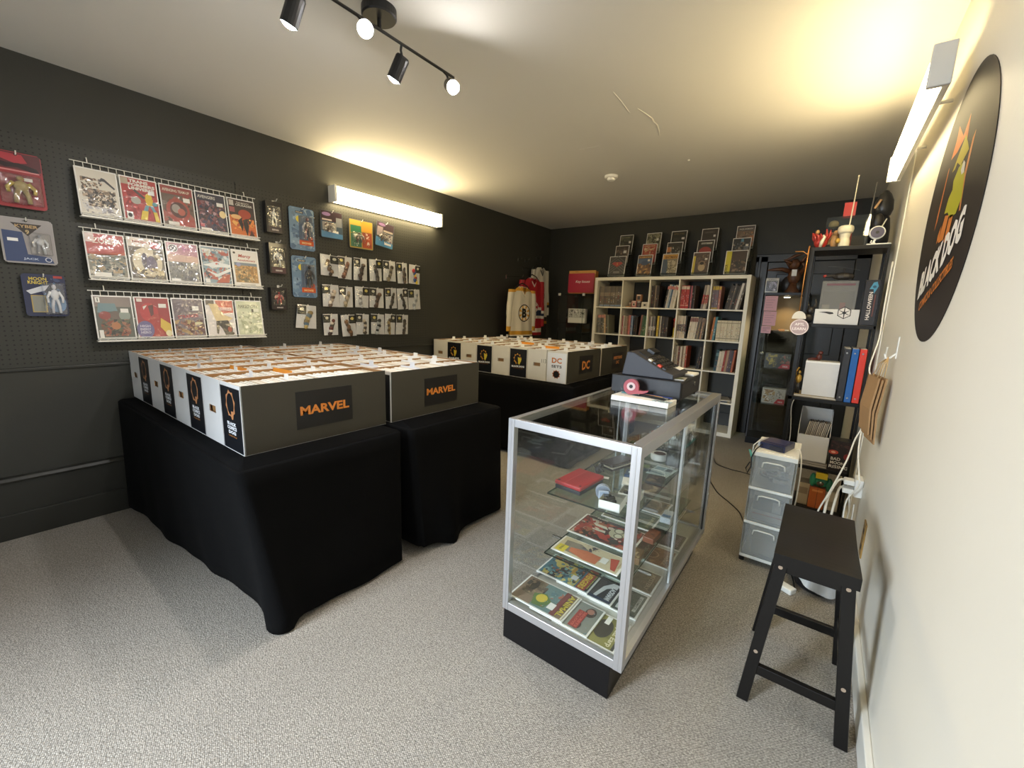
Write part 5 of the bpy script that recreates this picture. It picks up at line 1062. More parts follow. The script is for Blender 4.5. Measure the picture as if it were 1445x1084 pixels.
shelf_run(4, 2, .105, [(.03, .245, '2c4a54', [(.7, .85, '5c7c80')]), (.026, .23, 'd8ccb8', None), (.028, .235, 'cfc4b0', None), (.022, .24, '9a3c34', None), (.024, .245, 'a8886c', None), (.022, .25, '5c4c54', None), (.022, .248, '46444c', None), (.02, .252, 'b06040', None)], .07)
def kthing(name, label, cat, c, r_, x, y=.06): return thing(name, label, cat, (KX + CXS[c] + .0075 + x, KY + y, CZ[r_] + .0005))
def toybox(label, c, r_, x, w, d, h, col, win, z=0, y=.06):
    t = thing('toy_box', label, 'toy box', (KX + CXS[c] + .0075 + x, KY + y, CZ[r_] + .0005 + z))
    M().box(-w / 2, w / 2, 0, d, 0, h, col).build('carton', 'print_gloss', t, bevel=.001)
    p = P(0); p.q(-w * .3, h * .2, w * .3, h * .75, win, 0).el(0, h * .45, w * .16, h * .18, '3a3430', 1).q(-w * .4, h * .82, w * .4, h * .93, 'e8dcc8', 0); p.build('window_print', 'print_gloss', t)
toybox('small black toy box at the left of the toy cube', 1, 0, .085, .04, .05, .06, '2a2624', 'b08a54')
toybox('pink red vinyl toy box in the toy cube', 1, 0, .135, .065, .06, .082, 'b06054', 'd8b8a8')
toybox('dark vinyl toy box in the toy cube, between pink and cream ones', 1, 0, .198, .045, .06, .078, '3c2c28', '6a5044')
toybox('orange brown vinyl toy box stacked on top of the dark one', 1, 0, .192, .062, .06, .082, 'b07c54', '4a4038', z=.0785)
toybox('cream plain toy box at the right of the toy cube', 1, 0, .275, .085, .06, .068, 'dcd2bc', 'c8bea8')
tag(M().box(-.03, .03, 0, .04, 0, .012, 'c8883c').build('toy_car', 'print_gloss', None, (KX + CXS[1] + .07, KY + .03, CZ[0] + .0005), bevel=.004), 'tiny orange toy lying at the front of the toy cube', 'toy')
t = kthing('toy_figurine', 'red and yellow standing toy figure right in the second row third cube', 'figurine', 2, 1, .312, .05)
M().cyl((0, .02, 0), (0, .02, .12), .013, .011, 10, col='c8b03c').cyl((0, .02, .12), (0, .02, .19), .014, .016, 10, col='7c3c2c').ell((0, .02, .215), (.016, .016, .022), 10, 6, 'c83c30').build('body', 'print_gloss', t, smooth=True)
t = kthing('logo_box', 'black box with a white round emblem, left cube of the third row', 'box', 0, 2, .235, .03)
M().box(-.06, .06, 0, .1, 0, .13, '24211f').build('carton', 'print_gloss', t)
p = P(0); p.el(-.02, .085, .035, .035, 'e0dcd4').el(-.02, .085, .022, .022, '24211f', 1).text('A', -.02, .072, .026, 'e0dcd4', 2).q(.02, .05, .055, .11, '4a4844'); p.build('emblem', 'print_gloss', t)
for k, (c_, w_) in enumerate((('c8c0b4', .24), ('8c8478', .23), ('d8d0c4', .22), ('a83c34', .12))):
    tag(M().box(-w_ / 2, w_ / 2, 0, .2, 0, .017, c_).box(-w_ / 2 - .001, w_ / 2 + .001, -.001, .2, 0, .002, '6c645c').build('lying_book', 'print_gloss', None, (KX + CXS[1] + .19 + (.04 if k == 3 else 0), KY + .05, CZ[2] + .0005 + k * .0176)), ['pale lying book at the bottom of the flat stack', 'grey brown lying book second from bottom of the flat stack', 'cream lying book near the top of the flat stack', 'small red lying book on top of the flat stack'][k], 'book', 'books lying flat in the cube shelf')
for k in range(2):
    tag(M().box(-.10, .10, -.13, .13, 0, .012, ['2c3440', 'c8c4b8'][k]).box(-.09, .09, -.12, .12, .012, .0124, ['4c5868', 'a8a090'][k]).build('magazine', 'print_gloss', None, (KX + CXS[4] + .20, KY + .16, CZ[3] + .0005 + k * .0126), (0, 0, .3 * k)), ['navy magazine lying in the lower right cube', 'cream magazine on the navy one in the lower right cube'][k], 'magazine')

# clear stair stands with comics on top of the cube shelf
SX = [(1.235, .23), (1.597, .185), (1.905, .185), (2.258, .182), (2.632, .184)]
SC_OPS = [
 [('black comic with red diamond over grey chevrons', [('r', 0, 0, 1, 1, '2c2a2a')] + [('p', [(0, .1 + .14 * k), (.5, .42 + .14 * k), (1, .1 + .14 * k), (1, .15 + .14 * k), (.5, .47 + .14 * k), (0, .15 + .14 * k)], '5c5a58') for k in range(5)] + [('p', [(.25, .72), (.75, .72), (.85, .64), (.5, .46), (.15, .64)], 'b03430'), ('t', 'S', .5, .56, .12, 'd8a040'), ('r', .3, .14, .7, .24, '7a7674')]),
  ('dark brown comic with white price sticker', [('r', 0, 0, 1, 1, '3a302a'), ('a', 0, 0, 1, .95, ['5a4a40', '6e5c4c', '2a2420'], 201, 14), ('r', .62, .62, .86, .76, 'e8e4dc')]),
  ('dark green comic with white price sticker', [('r', 0, 0, 1, 1, '2c2e26'), ('a', 0, 0, 1, .95, ['46483a', '5c5a44', '22221c'], 202, 14), ('t', 'SWAMP', .45, .86, .08, '7a7c5c', {'w': .7}), ('r', .7, .58, .88, .7, 'e8e4dc')])],
 [('blue and orange comic with crowded battle', [('r', 0, 0, 1, 1, '7a5434'), ('r', 0, .45, 1, .85, '4c6484'), ('a', 0, .02, 1, .6, ['a0703c', '6a4a30', 'c09050', '4a3428'], 203, 22), ('e', .5, .62, .25, .12, '3c5070'), ('t', 'KAMANDI', .5, .87, .09, 'd8a45c', {'w': .8}), ('r', .7, .7, .86, .8, 'e8e4dc')]),
  ('red comic with a pale group of figures', [('r', 0, 0, 1, 1, 'a03830'), ('a', .1, .3, .9, .85, ['c8a078', 'd8bc98', '8c3028', 'b8563c'], 204, 18), ('t', 'HEROES', .5, .88, .07, 'e0c088', {'w': .8})]),
  ('grey green comic with many small figures', [('r', 0, 0, 1, 1, '55543f'), ('a', 0, 0, 1, 1, ['74725a', '8c886c', '3c3b2e', 'a09c80'], 205, 28), ('r', .7, .62, .86, .74, 'e8e4dc')])],
 [('yellow lettered comic split blue and tan', [('r', 0, 0, 1, 1, '8c8068'), ('p', [(0, 0), (.45, 0), (.3, .75), (0, .75)], '46586c'), ('a', .35, .05, 1, .7, ['a89c80', '6c6450', 'c0b498'], 206, 20), ('r', 0, .78, 1, .98, 'd0983c'), ('t', 'BATMAN', .55, .80, .12, '6c4420', {'w': .8})]),
  ('dark comic with small orange corner and grey shapes', [('r', 0, 0, 1, 1, '26241f'), ('r', 0, .55, .3, .8, 'c07a44'), ('a', .2, .2, .9, .8, ['8c887c', '4a4840', 'b8b4a8', '34322c'], 207, 18)]),
  ('black comic with faint green title', [('r', 0, 0, 1, 1, '171713'), ('t', 'SPECTRE', .5, .84, .09, '6a5c34', {'w': .7}), ('a', .1, .2, .9, .7, ['24241e', '34342a'], 208, 10), ('r', .7, .6, .9, .7, 'e8e4dc')])],
 [('comic with yellow strip and tan bearded shape', [('r', 0, 0, 1, 1, '5a4a40'), ('r', 0, .0, .14, .85, 'd8c03c'), ('a', .2, .5, .95, .95, ['6c5a50', '4a3c36', '8a7464'], 209, 14), ('e', .58, .42, .26, .2, '8c7660'), ('e', .58, .30, .22, .16, 'c0a884'), ('e', .58, .5, .13, .07, '2a2420'), ('r', .74, .66, .9, .74, 'e8e4dc')]),
  ('white bordered comic with a big red oval', [('r', 0, 0, 1, 1, '34302c'), ('e', .5, .5, .4, .22, 'a03832'), ('r', .2, .84, .9, .92, 'c8c4b8'), ('t', 'SAGA', .4, .845, .05, '34302c', {'w': .3})]),
  ('dark grey comic with faint wide title', [('r', 0, 0, 1, 1, '3c3632'), ('r', .1, .8, .8, .9, '4c4540'), ('t', 'NOIR', .45, .82, .06, '6a625a', {'w': .5}), ('r', .74, .62, .88, .72, 'e8e4dc')])],
 [('comic with a yellow side strip, standing lowest in the right stand', [('r', 0, 0, 1, 1, '4a3c34'), ('r', 0, 0, .26, 1, 'e0d23a'), ('t', 'HORROR', .14, .2, .12, '34301c', {'w': .5, 'ang': 1.57}), ('a', .3, 0, 1, .6, ['6c5848', '8c7460', '34302a'], 210, 16)]),
  ('blue black comic with a bright yellow round face', [('r', 0, 0, 1, 1, '2c3034'), ('p', [(.45, .98), (.6, .98), (.6, .6), (.42, .62)], '5c9ab8'), ('a', 0, .3, 1, .85, ['46505a', '6c7078', '24282a', '8a7a6c'], 211, 20), ('e', .42, .30, .24, .14, 'e0cc3a'), ('e', .66, .3, .16, .12, 'a8a49c'), ('r', .74, .64, .9, .74, 'e8e4dc')]),
  ('pale topped comic with a brown landscape', [('r', 0, 0, 1, 1, '7a6658'), ('a', 0, 0, 1, .75, ['8c7868', 'a08c7c', '5c4c42', 'b87c54'], 212, 22), ('r', 0, .8, 1, 1, '5c5658'), ('t', 'AQUAMAN', .5, .83, .08, 'd8d4cc', {'w': .8})])],
]
STN = ['leftmost', 'second', 'middle', 'fourth', 'rightmost']; TIER = ['front', 'middle', 'back']
for i, (sx, sw) in enumerate(SX):
    t = thing('stair_stand', 'clear acrylic three-step comic stand, %s of five on the cube shelf' % STN[i], 'display stand', (sx, KY, 1.8205))
    hw = .10
    for s_ in (-1, 1): M().prism([(.06, 0), (.36, 0), (.36, .42), (.325, .42), (.295, .30), (.235, .30), (.205, .155), (.145, .155), (.12, .05), (.06, .05)], s_ * (hw + .012) - .0015, s_ * (hw + .012) + .0015, 'x').build('side_plate', 'acrylic_smoke', t)
    for k in range(3):
        M().box(-hw - .01, hw + .01, .070 + .09 * k, .13 + .09 * k, .012 + .145 * k, .015 + .145 * k).box(-hw - .01, hw + .01, .068 + .09 * k, .071 + .09 * k, .012 + .145 * k, .045 + .145 * k).build('step', 'acrylic_smoke', t)
    for k, (lab, ops) in enumerate(SC_OPS[i]):
        w_ = sw if not (i == 4 and k == 0) else .22
        comic('%s, %s tier of the %s clear stand' % (lab.split(',')[0], TIER[k], STN[i]), (sx + (-.02 if (i == 4 and k == 0) else .012 * (k - 1)), KY + .088 + .09 * k, 1.8205 + .0165 + .145 * k), (-.17, 0, 0), w_ if i else (.225 if k == 0 else .182), .262, ops, 'comics in the clear stands', .005)

# ------------------------------------------------------------------ corner left of the cube shelf
t = thing('acrylic_tower', 'tall clear acrylic display tower left of the cube shelf', 'display tower', (.61, 6.06, 0))
for x in (-.19, .19):
    for y in (-.11, .13): M().box(x - .006, x + .006, y - .006, y + .006, 0, 1.61).build('post', 'acrylic', t)
for z in (.03, .42, .82, 1.205, 1.598): M().box(-.19, .19, -.11, .13, z, z + .006).build('tower_shelf', 'acrylic', t)
M().box(-.19, .19, .127, .13, .03, 1.6).build('back_pane', 'acrylic', t)
for x in (-.19, .19): M().box(x - .014, x + .014, -.124, -.10, 1.585, 1.618).build('corner_clip', 'fixture_white', t)
M().box(-.20, .20, -.12, .14, 0, .03).build('foot_plate', 'plastic_black', t)
t = thing('photo_box', 'white three-panel picture box standing in the clear tower', 'box', (.655, 6.05, 1.2115))
M().box(-.135, .135, 0, .06, 0, .198, 'd8d8d0').build('carton', 'print_gloss', t)
p = P(0)
for k in range(3): p.q(-.13 + .088 * k, .075, -.05 + .088 * k, .19, 'c0c0b8'); p.art((-.125 + .088 * k, .08, -.055 + .088 * k, .185), ['3c3c38', '7c7c74', 'e4e4dc', '5a5a54'], 300 + k, 9, 1)
p.q(-.13, .01, .13, .065, 'e6e6de'); p.build('pictures', 'print_gloss', t)
t = thing('hanging_file', 'glossy red file box with orange edges on top of the clear tower', 'file box', (.715, 6.02, 1.6195))
M().box(-.20, .20, .012, .10, 0, .300, 'b8783c').build('inner_folders', 'print_matte', t)
M().box(-.205, .19, 0, .012, .012, .272, 'b82c48').build('front_sheet', 'print_gloss', t, bevel=.002)
M().box(-.20, .205, .004, .016, .262, .308, 'd8a058').build('top_tabs', 'print_matte', t)
p = P(0); p.text('Key Issues', .02, .135, .042, 'ecdce0', 0, .22, .02, .25); p.build('lettering', 'print_gloss', t)
p = P(.004); p.text('Comics', -.08, .288, .012, '8c4a2c', 0); p.build('tab_text', 'print_matte', t)

def jersey(label, loc, rz, w, h, base, yoke, stripes, crest, slv, seed, sleeve_band):
    """ice hockey jersey hanging from a hook; local -y is the chest, origin at the hook"""
    t = thing('jersey', label, 'jersey', loc, (0, 0, rz), 'hockey jerseys hanging in the corner')
    top = -.10
    M().tube([(0, .0, 0), (.012, 0, .018), (.0, 0, .034), (-.014, 0, .02)], .0025, 6).tube([(0, 0, 0), (0, 0, -.055)], .0025, 6).tube([(-w * .36, 0, top - .045), (-w * .18, 0, -.075), (0, 0, -.05), (w * .18, 0, -.075), (w * .36, 0, top - .045)], .008, 8).build('hanger', 'plastic_black', t)
    def half(v): # v 0 bottom .. 1 top
        if v < .82: return w * (.50 - .03 * math.sin(v * 3))
        f = (v - .82) / .18; return w * (.5 - .10 * f - .23 * f ** 2.2)
    def colr(u, v):
        if yoke and v > .90 + .10 * (.5 - abs(u - .5)): return yoke
        for a, b_, c in stripes:
            if a <= v < b_: return c
        return base
    dn = .10
    def zz(u, v):
        neck = max(0, 1 - abs(u - .5) / .16)
        return top + -h * (1 - v) - (dn * neck * max(0, (v - .8) / .2))
    fr = lambda u, v: ((u - .5) * 2 * half(v), -.035 * math.sin(PI * u) ** .6 - .010 - .008 * math.sin(u * 17 + seed + 2 * v) * (1 - v * .6), zz(u, v))
    bk = lambda u, v: ((.5 - u) * 2 * half(v), .025 * math.sin(PI * u) ** .6 + .006 * math.sin(u * 13 + seed), top - h * (1 - v))
    M().grid(fr, 26, 40, cfn=colr).grid(bk, 26, 40, cfn=colr).build('torso', 'print_matte', t, smooth=True)
    for s_ in (-1, 1):
        L_ = h * .80; m_ = M(); n = 14; K = 16; vs = []
        for k in range(K + 1):
            f = k / K; px = s_ * (w * .40 + w * .135 * min(1, f * 1.8) + .012 * math.sin(f * 5 + seed)); pz = top - .035 - f * L_ - .05 * (1 - f) * f; r_ = w * (.145 - .05 * f)
            for j in range(n): a = 2 * PI * j / n; vs.append((px + r_ * .75 * math.cos(a) * (1 + .1 * math.sin(3 * a + k)), .0 + r_ * .55 * math.sin(a) - .004, pz + s_ * 0))
        o0 = len(m_.v); m_.v += vs
        for k in range(K):
            f = (k + .5) / K; c = slv
            for a, b_, cc in sleeve_band:
                if a <= f < b_: c = cc
            for j in range(n): m_.f.append((k * n + j, (k + 1) * n + j, (k + 1) * n + (j + 1) % n, k * n + (j + 1) % n)); m_.c.append(c); m_.mi.append(0)
        m_.build('sleeve', 'print_matte', t, smooth=True)
    zc = top - dn
    M().tube([(-w * .155, -.022, top - .005), (-w * .07, -.040, top - .06), (0, -.047, zc - .012), (w * .07, -.040, top - .06), (w * .155, -.022, top - .005)], .009, 6, crest['collar']).tube([(-w * .15, .0, top - .002), (0, .022, top + .006), (w * .15, .0, top - .002)], .008, 6, crest['collar']).build('collar', 'print_matte', t, smooth=True)
    p = P(-.052); cz = top - h * .50; R_ = w * .225 if crest['kind'] == 'B' else w * .17
    if crest['kind'] == 'B':
        p.el(0, cz, R_ * 1.08, R_ * 1.08, '1c1a18', 0, 28).el(0, cz, R_ * .96, R_ * .96, 'e8e0cc', 1, 28)
        for k in range(8):
            a = 2 * PI * k / 8 + PI / 8; p.poly([(R_ * .5 * math.cos(a - .12), cz + R_ * .5 * math.sin(a - .12)), (R_ * .95 * math.cos(a - .17), cz + R_ * .95 * math.sin(a - .17)), (R_ * .95 * math.cos(a + .17), cz + R_ * .95 * math.sin(a + .17)), (R_ * .5 * math.cos(a + .12), cz + R_ * .5 * math.sin(a + .12))], 'd8a23c', 2)
        p.text('B', 0, cz - R_ * .58, R_ * 1.16, '17150f', 3, None, .06)
    elif crest['kind'] == 'C':
        p.el(0, cz, R_ * 1.25, R_ * .95, 'e8e4dc', 0, 28).el(0, cz, R_ * 1.12, R_ * .82, 'b02434', 1, 28).text('C', 0, cz - R_ * .62, R_ * 1.24, 'e8e4dc', 2, R_ * 1.7, .05).text('H', R_ * .1, cz - R_ * .28, R_ * .56, 'e8e4dc', 3, None, .05)
    else:
        p.el(0, cz, R_ * 1.1, R_ * 1.1, '2a2a30', 0, 28).el(0, cz, R_, R_, 'e4ded0', 1, 28).el(0, cz, R_ * .6, R_ * .6, 'c89a3c', 2, 20)
    p.build('crest', 'print_matte', t)
    return t
JZ = 0
jersey('white hockey jersey with letter B crest and gold hem stripe, nearest of three', (.275, 5.235, 1.755), PI / 2 - .12, .46, .66, 'd9d2c2', 'c8922e', [(0, .05, '26221e'), (.05, .07, 'd9d2c2'), (.07, .15, 'c8922e')], {'kind': 'B', 'collar': 'e4dccc'}, 'd9d2c2', 1, [(.0, .06, 'c8922e'), (.86, 1, 'c8922e')])
jersey('red hockey jersey with white and navy band, middle of three', (.165, 5.615, 1.90), PI / 2 - .12, .46, .78, 'a81f2c', None, [(.06, .12, 'e4dcd4'), (.30, .345, 'e4dcd4'), (.345, .46, '1f2c4c'), (.46, .505, 'e4dcd4')], {'kind': 'C', 'collar': 'e0d8d0'}, 'a81f2c', 2, [(.6, .66, 'e4dcd4'), (.66, .78, '1f2c4c'), (.78, .84, 'e4dcd4')])
jersey('off-white hockey jersey with navy collar, highest of three in the corner', (.085, 5.93, 2.075), PI / 2 - .12, .36, .80, 'd6d0c2', None, [(0, .05, 'b8862e'), (.05, .12, '2a2622')], {'kind': 'O', 'collar': '1e2436'}, 'd6d0c2', 3, [(.66, .70, '2a2622'), (.70, .76, 'b8862e'), (.76, .8, '2a2622')])
for (y, z, ln, hl_) in ((5.235, 1.80, .265, 'steel wall hook holding the white jersey with the letter crest'), (5.615, 1.945, .155, 'steel wall hook holding the red jersey'), (5.93, 2.12, .075, 'steel wall hook holding the highest off-white jersey'), (5.49, 2.05, .05, 'empty steel wall hook above the letter B jersey'), (5.66, 2.06, .05, 'empty steel wall hook nearer the corner, above the red jersey')):
    tag(M().tube([(0, 0, 0), (ln - .006, 0, -.012), (ln + .012, 0, -.004), (ln + .016, 0, .012)], .0035, 6).box(0, .004, -.009, .009, -.028, .02).build('wall_hook', 'steel', None, (.0003, y, z)), hl_, 'hook', 'steel hooks in the jersey corner')

# ------------------------------------------------------------------ tall glass cabinet behind the bookcase
gc = thing('glass_cabinet', 'tall narrow glass cabinet with dark base beside the cube shelf', 'cabinet', (2.948, 5.86, 0))
GW, GD = .39, .36
M().box(0, GW, 0, GD, 0, .07).build('base', 'laminate_black', gc, bevel=.002); M().box(0, GW, 0, GD, 1.605, 1.632).build('top', 'laminate_black', gc, bevel=.002)
M().box(.004, .009, .004, GD - .004, .07, 1.605).build('side_pane', 'glass', gc); M().box(GW - .009, GW - .004, .004, GD - .004, .07, 1.605).build('side_pane', 'glass', gc)
M().box(.01, GW - .01, GD - .009, GD - .004, .07, 1.605).build('back_pane', 'glass', gc); gd_ = M().box(.01, GW - .01, .002, .006, .075, 1.60).build('door_pane', 'glass', gc)
M().box(.345, .352, -.012, .002, .78, .86).build('door_pull', 'steel', gd_)
for x, y in ((0, 0), (GW - .012, 0), (0, GD - .012), (GW - .012, GD - .012)): M().box(x, x + .012, y, y + .012, .07, 1.605).build('corner_post', 'plastic_grey' if x == 0 else 'laminate_black', gc)
for z in (.46, .845, 1.235): M().box(.014, GW - .014, .014, GD - .014, z - .006, z).build('glass_shelf', 'shelf_glass', gc)
M().box(.012, GW - .012, GD - .014, GD - .010, 1.236, 1.604).build('back_board', mat('board_tan', '75603f', .6), gc)
pk = M().lathe([(.002, 0), (.034, 0), (.036, .012), (.002, .012)], (.19, .18, 1.592), 20).build('puck_light', 'fixture_white', gc)
M().cyl((.19, .18, 1.588), (.19, .18, 1.5925), .027, n=18).build('lens', 'glow_puck', pk)
pl = bpy.data.lights.new('puck_lamp', 'SPOT'); pl.energy = 6.0; pl.color = (1.0, .78, .48); pl.spot_size = 2.3; pl.spot_blend = .8; pl.shadow_soft_size = .02
po = bpy.data.objects.new('puck_lamp', pl); COL.objects.link(po); po.parent = gc; po.location = (.19, .18, 1.583)
for k, (z0, z1, x0, x1) in enumerate(((1.445, 1.596, .012, .125), (1.292, 1.438, .016, .132), (1.212, 1.286, .012, .1))):
    o = M().box(x0, x1, -.0016, -.0004, z0, z1, 'd8a8b4').build('pink_sheet', 'print_matte', None, (2.948, 5.86, 0)); r = random.Random(k)
    tag(o, ['pink handwritten sheet taped highest on the glass cabinet door', 'pink handwritten sheet taped in the middle of the cabinet door', 'short pink sheet taped lowest on the cabinet door'][k], 'paper', 'pink sheets taped to the cabinet')
    p = P(-.0016)
    for j in range(5): zz_ = z1 - .018 - j * (z1 - z0 - .02) / 5.2; p.q(x0 + .012, zz_, x0 + .012 + (x1 - x0) * (.4 + .4 * r.random()), zz_ + .004, 'a07c88', 0)
    p.build('writing', 'print_matte', o)
def carton(label, x, y, z, w, d, h, ops, col='2a2826', name='game_box', cat='box', rz=0):
    t = thing(name, label, cat, (x, y, z), (0, 0, rz)); M().box(-w / 2, w / 2, 0, d, 0, h, col).build('carton', 'print_gloss', t, bevel=.0015)
    p = P(0); draw(p, w, h, ops, 0, -w / 2, 0); p.build('front_print', 'print_gloss', t); return t
carton('dark card game box with gold figure and red tab on a cabinet shelf', 3.142, 5.94, .8455, .235, .10, .155, [('r', .01, .02, .99, .98, '3a352c'), ('a', .05, .1, .48, .95, ['b09a3c', '8c7a34', '5a5030'], 401, 16), ('a', .6, .35, .97, .9, ['7c6a54', '4c6a5c', 'a05040'], 402, 12), ('p', [(.55, .02), (.99, .02), (.99, .32), (.7, .32)], 'b02c34'), ('t', 'DECK', .82, .1, .1, 'f0e4e0', {'w': .2})])
carton('pale card game box with bronze emblem and red tab on a cabinet shelf', 3.150, 5.94, .4605, .215, .10, .165, [('r', .01, .02, .99, .98, 'b8b4ac'), ('a', .06, .1, .55, .9, ['8c6c48', 'a88a5c', '6a5a48', 'd8d0c4'], 403, 18), ('a', .62, .4, .97, .92, ['8c8880', '6a6c70', 'c8c4bc'], 404, 12), ('p', [(.55, .02), (.99, .02), (.99, .34), (.7, .34)], 'b02c34'), ('t', 'DECK', .82, .1, .1, 'f0e4e0', {'w': .2})], 'a8a49c')
t = thing('toy_gun', 'small orange and white toy on the upper cabinet shelf', 'toy', (3.115, 5.95, 1.2355)); M().box(-.07, .0, 0, .03, 0, .012, '4a3420').box(-.01, .05, .002, .028, .004, .022, 'e09038').box(.05, .085, .004, .026, .006, .018, 'e0d8c4').build('body', 'print_gloss', t, bevel=.003)
carton('black and white square comic slab on top of the glass cabinet', 2.995, 5.93, 1.6325, .118, .02, .15, [('r', .03, .03, .97, .97, 'b8b4ac'), ('r', .08, .1, .92, .82, '3a3836'), ('e', .58, .5, .3, .26, 'a8a0b4'), ('a', .12, .14, .88, .78, ['24221f', '8a8690', 'd0ccd4', '55525a'], 405, 14), ('t', 'EPIC', .5, .86, .07, '2a2826', {'w': .6})], 'b4b0a8', 'graded_comic', 'comic')
t = thing('beast_statue', 'dark brown winged beast statue on top of the glass cabinet', 'statue', (3.175, 6.03, 1.6325))
M().lathe([(.002, 0), (.075, 0), (.07, .02), (.05, .05), (.035, .10), (.002, .10)], n=14).ell((0, 0, .17), (.06, .05, .09), 12, 8).ell((-.01, -.03, .29), (.05, .045, .055), 12, 8).tube([(-.04, 0, .22), (-.11, -.03, .245), (-.20, -.05, .24), (-.245, -.05, .235)], 0, 8, rs=[.026, .02, .014, .004]).tube([(.04, 0, .2), (.085, -.03, .26), (.06, -.07, .3)], 0, 8, rs=[.026, .02, .012]).tube([(-.03, .03, .25), (-.09, .05, .34), (-.02, .05, .385), (.05, .03, .40)], 0, 8, rs=[.02, .022, .018, .005]).tube([(.02, .03, .28), (.08, .04, .38), (.11, .02, .33)], 0, 8, rs=[.018, .016, .004]).tube([(-.03, -.05, .3), (-.08, -.08, .32), (-.105, -.08, .335)], 0, 8, rs=[.02, .014, .004]).build('figure', 'resin_brown', t, smooth=True)
M().ell((-.05, .02, .09), (.06, .04, .09), 10, 6).ell((.05, .01, .07), (.045, .04, .07), 10, 6).build('rock', 'resin_dark', t, smooth=True)
M().box(-.022, .022, -.078, -.074, .17, .235).build('price_tag', 'paper_white', t)

# ------------------------------------------------------------------ black bookcase at the right wall
BX0, BX1, BY0, BY1 = 3.358, 3.764, 4.20, 4.50
bc = thing('bookcase', 'narrow black open bookcase against the white right wall', 'bookcase', ((BX0 + BX1) / 2, BY0, 0))
hw = (BX1 - BX0) / 2; dp = BY1 - BY0
for s_ in (-1, 1):
    for y in (0, dp - .03): M().box(s_ * hw - (.015 if s_ > 0 else 0), s_ * hw + (.026 if s_ < 0 else 0), y, y + .03, 0, 1.815).build('upright', 'wood_black', bc, bevel=.002)
SHZ = [.052, .352, .832, 1.340, 1.838]
for z in SHZ: M().box(-hw, hw, 0, dp, z - .024, z).build('shelf_board', 'wood_black', bc, bevel=.002)
for s_ in (-1, 1): M().bar((s_ * (hw - .006), dp - .01, .10), (s_ * (hw - .006), dp - .01, 1.78), .006, .02).build('side_rail', 'wood_black', bc)
Zt = SHZ[4] + .0005
t = thing('red_statue', 'red tentacled statuette at the left end of the bookcase top', 'statue', (3.405, 4.33, Zt)); r = random.Random(9); m_ = M().lathe([(.002, 0), (.05, 0), (.045, .012), (.002, .012)], n=14).ell((0, 0, .05), (.04, .035, .045), 10, 8)
for k in range(11):
    a = 2 * PI * k / 11; m_.tube([(.02 * math.cos(a), .02 * math.sin(a), .04), (.045 * math.cos(a + .3), .035 * math.sin(a + .3), .075 + .02 * r.random()), (.055 * math.cos(a), .04 * math.sin(a), .095 + .035 * r.random())], 0, 6, rs=[.013, .009, .003])
m_.build('tentacles', 'resin_red', t, smooth=True)
M().tube([(.0, -.04, .005), (.006, -.05, .04), (.018, -.045, .075), (.01, -.04, .09)], 0, 8, rs=[.008, .011, .009, .004]).build('pale_figure', 'resin_bone', t, smooth=True)
M().ell((-.026, -.01, .115), (.012, .011, .014), 8, 6).build('head', 'resin_tan', t, smooth=True)
t = thing('tan_statue', 'tan winged statuette behind the white cup on the bookcase top', 'statue', (3.478, 4.34, Zt)); M().lathe([(.002, 0), (.03, 0), (.028, .01), (.002, .01)], n=12).ell((0, 0, .05), (.024, .02, .045), 10, 8).ell((.004, -.004, .104), (.016, .015, .018), 10, 8).prism([(-.04, .03), (-.012, .04), (.0, .12), (-.02, .105), (-.038, .07)], .008, .014, 'y').prism([(.04, .03), (.012, .04), (.008, .135), (.026, .115), (.04, .07)], .008, .014, 'y').build('figure', 'resin_tan', t, smooth=False)
t = thing('white_mug_statue', 'white carved cup statue with bulging top on the bookcase', 'statue', (3.530, 4.28, Zt)); M().lathe([(.002, 0), (.030, 0), (.030, .04), (.026, .06), (.030, .085), (.040, .095), (.043, .115), (.040, .13), (.030, .137), (.002, .137)], n=24).build('cup', 'resin_bone', t, smooth=False)
M().lathe([(.002, 0), (.042, 0), (.04, .006), (.002, .006)], n=20).build('plinth', 'plastic_black', t)
M().ell((-.034, -.018, .042), (.015, .012, .018), 10, 6).build('dark_boss', 'resin_gold', t, smooth=True)
t = thing('acrylic_box', 'clear acrylic display box holding a red card on the bookcase top', 'display box', (3.535, 4.40, Zt))
w_, h_ = .115, .21; m_ = M()
for a in ((-w_, -w_ + .003, -.06, .06, 0, h_), (w_ - .003, w_, -.06, .06, 0, h_), (-w_, w_, -.06, -.057, 0, h_), (-w_, w_, .057, .06, 0, h_), (-w_, w_, -.06, .06, h_ - .003, h_), (-w_, w_, -.06, .06, .145, .148)): m_.box(*a)
m_.build('clear_shell', 'acrylic', t)
M().box(-.035, .032, .0, .003, .004, .142, 'c02c30').build('red_card', 'print_gloss', t); M().ell((-.075, 0, .17), (.03, .02, .028), 10, 6, '8c7c58').build('stone', 'print_matte', t, smooth=True)
M().box(.03, .10, .01, .04, .004, .09, '4a4238').build('brown_card', 'print_matte', t)
o = M().box(-.032, .032, -.0015, .0015, 0, .10, 'c42e30').build('red_card', 'print_gloss', None, (3.535, 4.42, Zt + h_ + .0005)); tag(o, 'tall red card standing above the clear acrylic box', 'card')
t = thing('antenna', 'thin pale rod antenna rising from the white cup statue', 'antenna', (3.545, 4.28, Zt + .1375)); M().tube([(0, 0, 0), (.004, 0, .15), (.006, 0, .298)], 0, 8, rs=[.004, .003, .003]).ell((.006, 0, .300), (.006, .005, .005), 8, 6).build('rod', 'resin_bone', t)
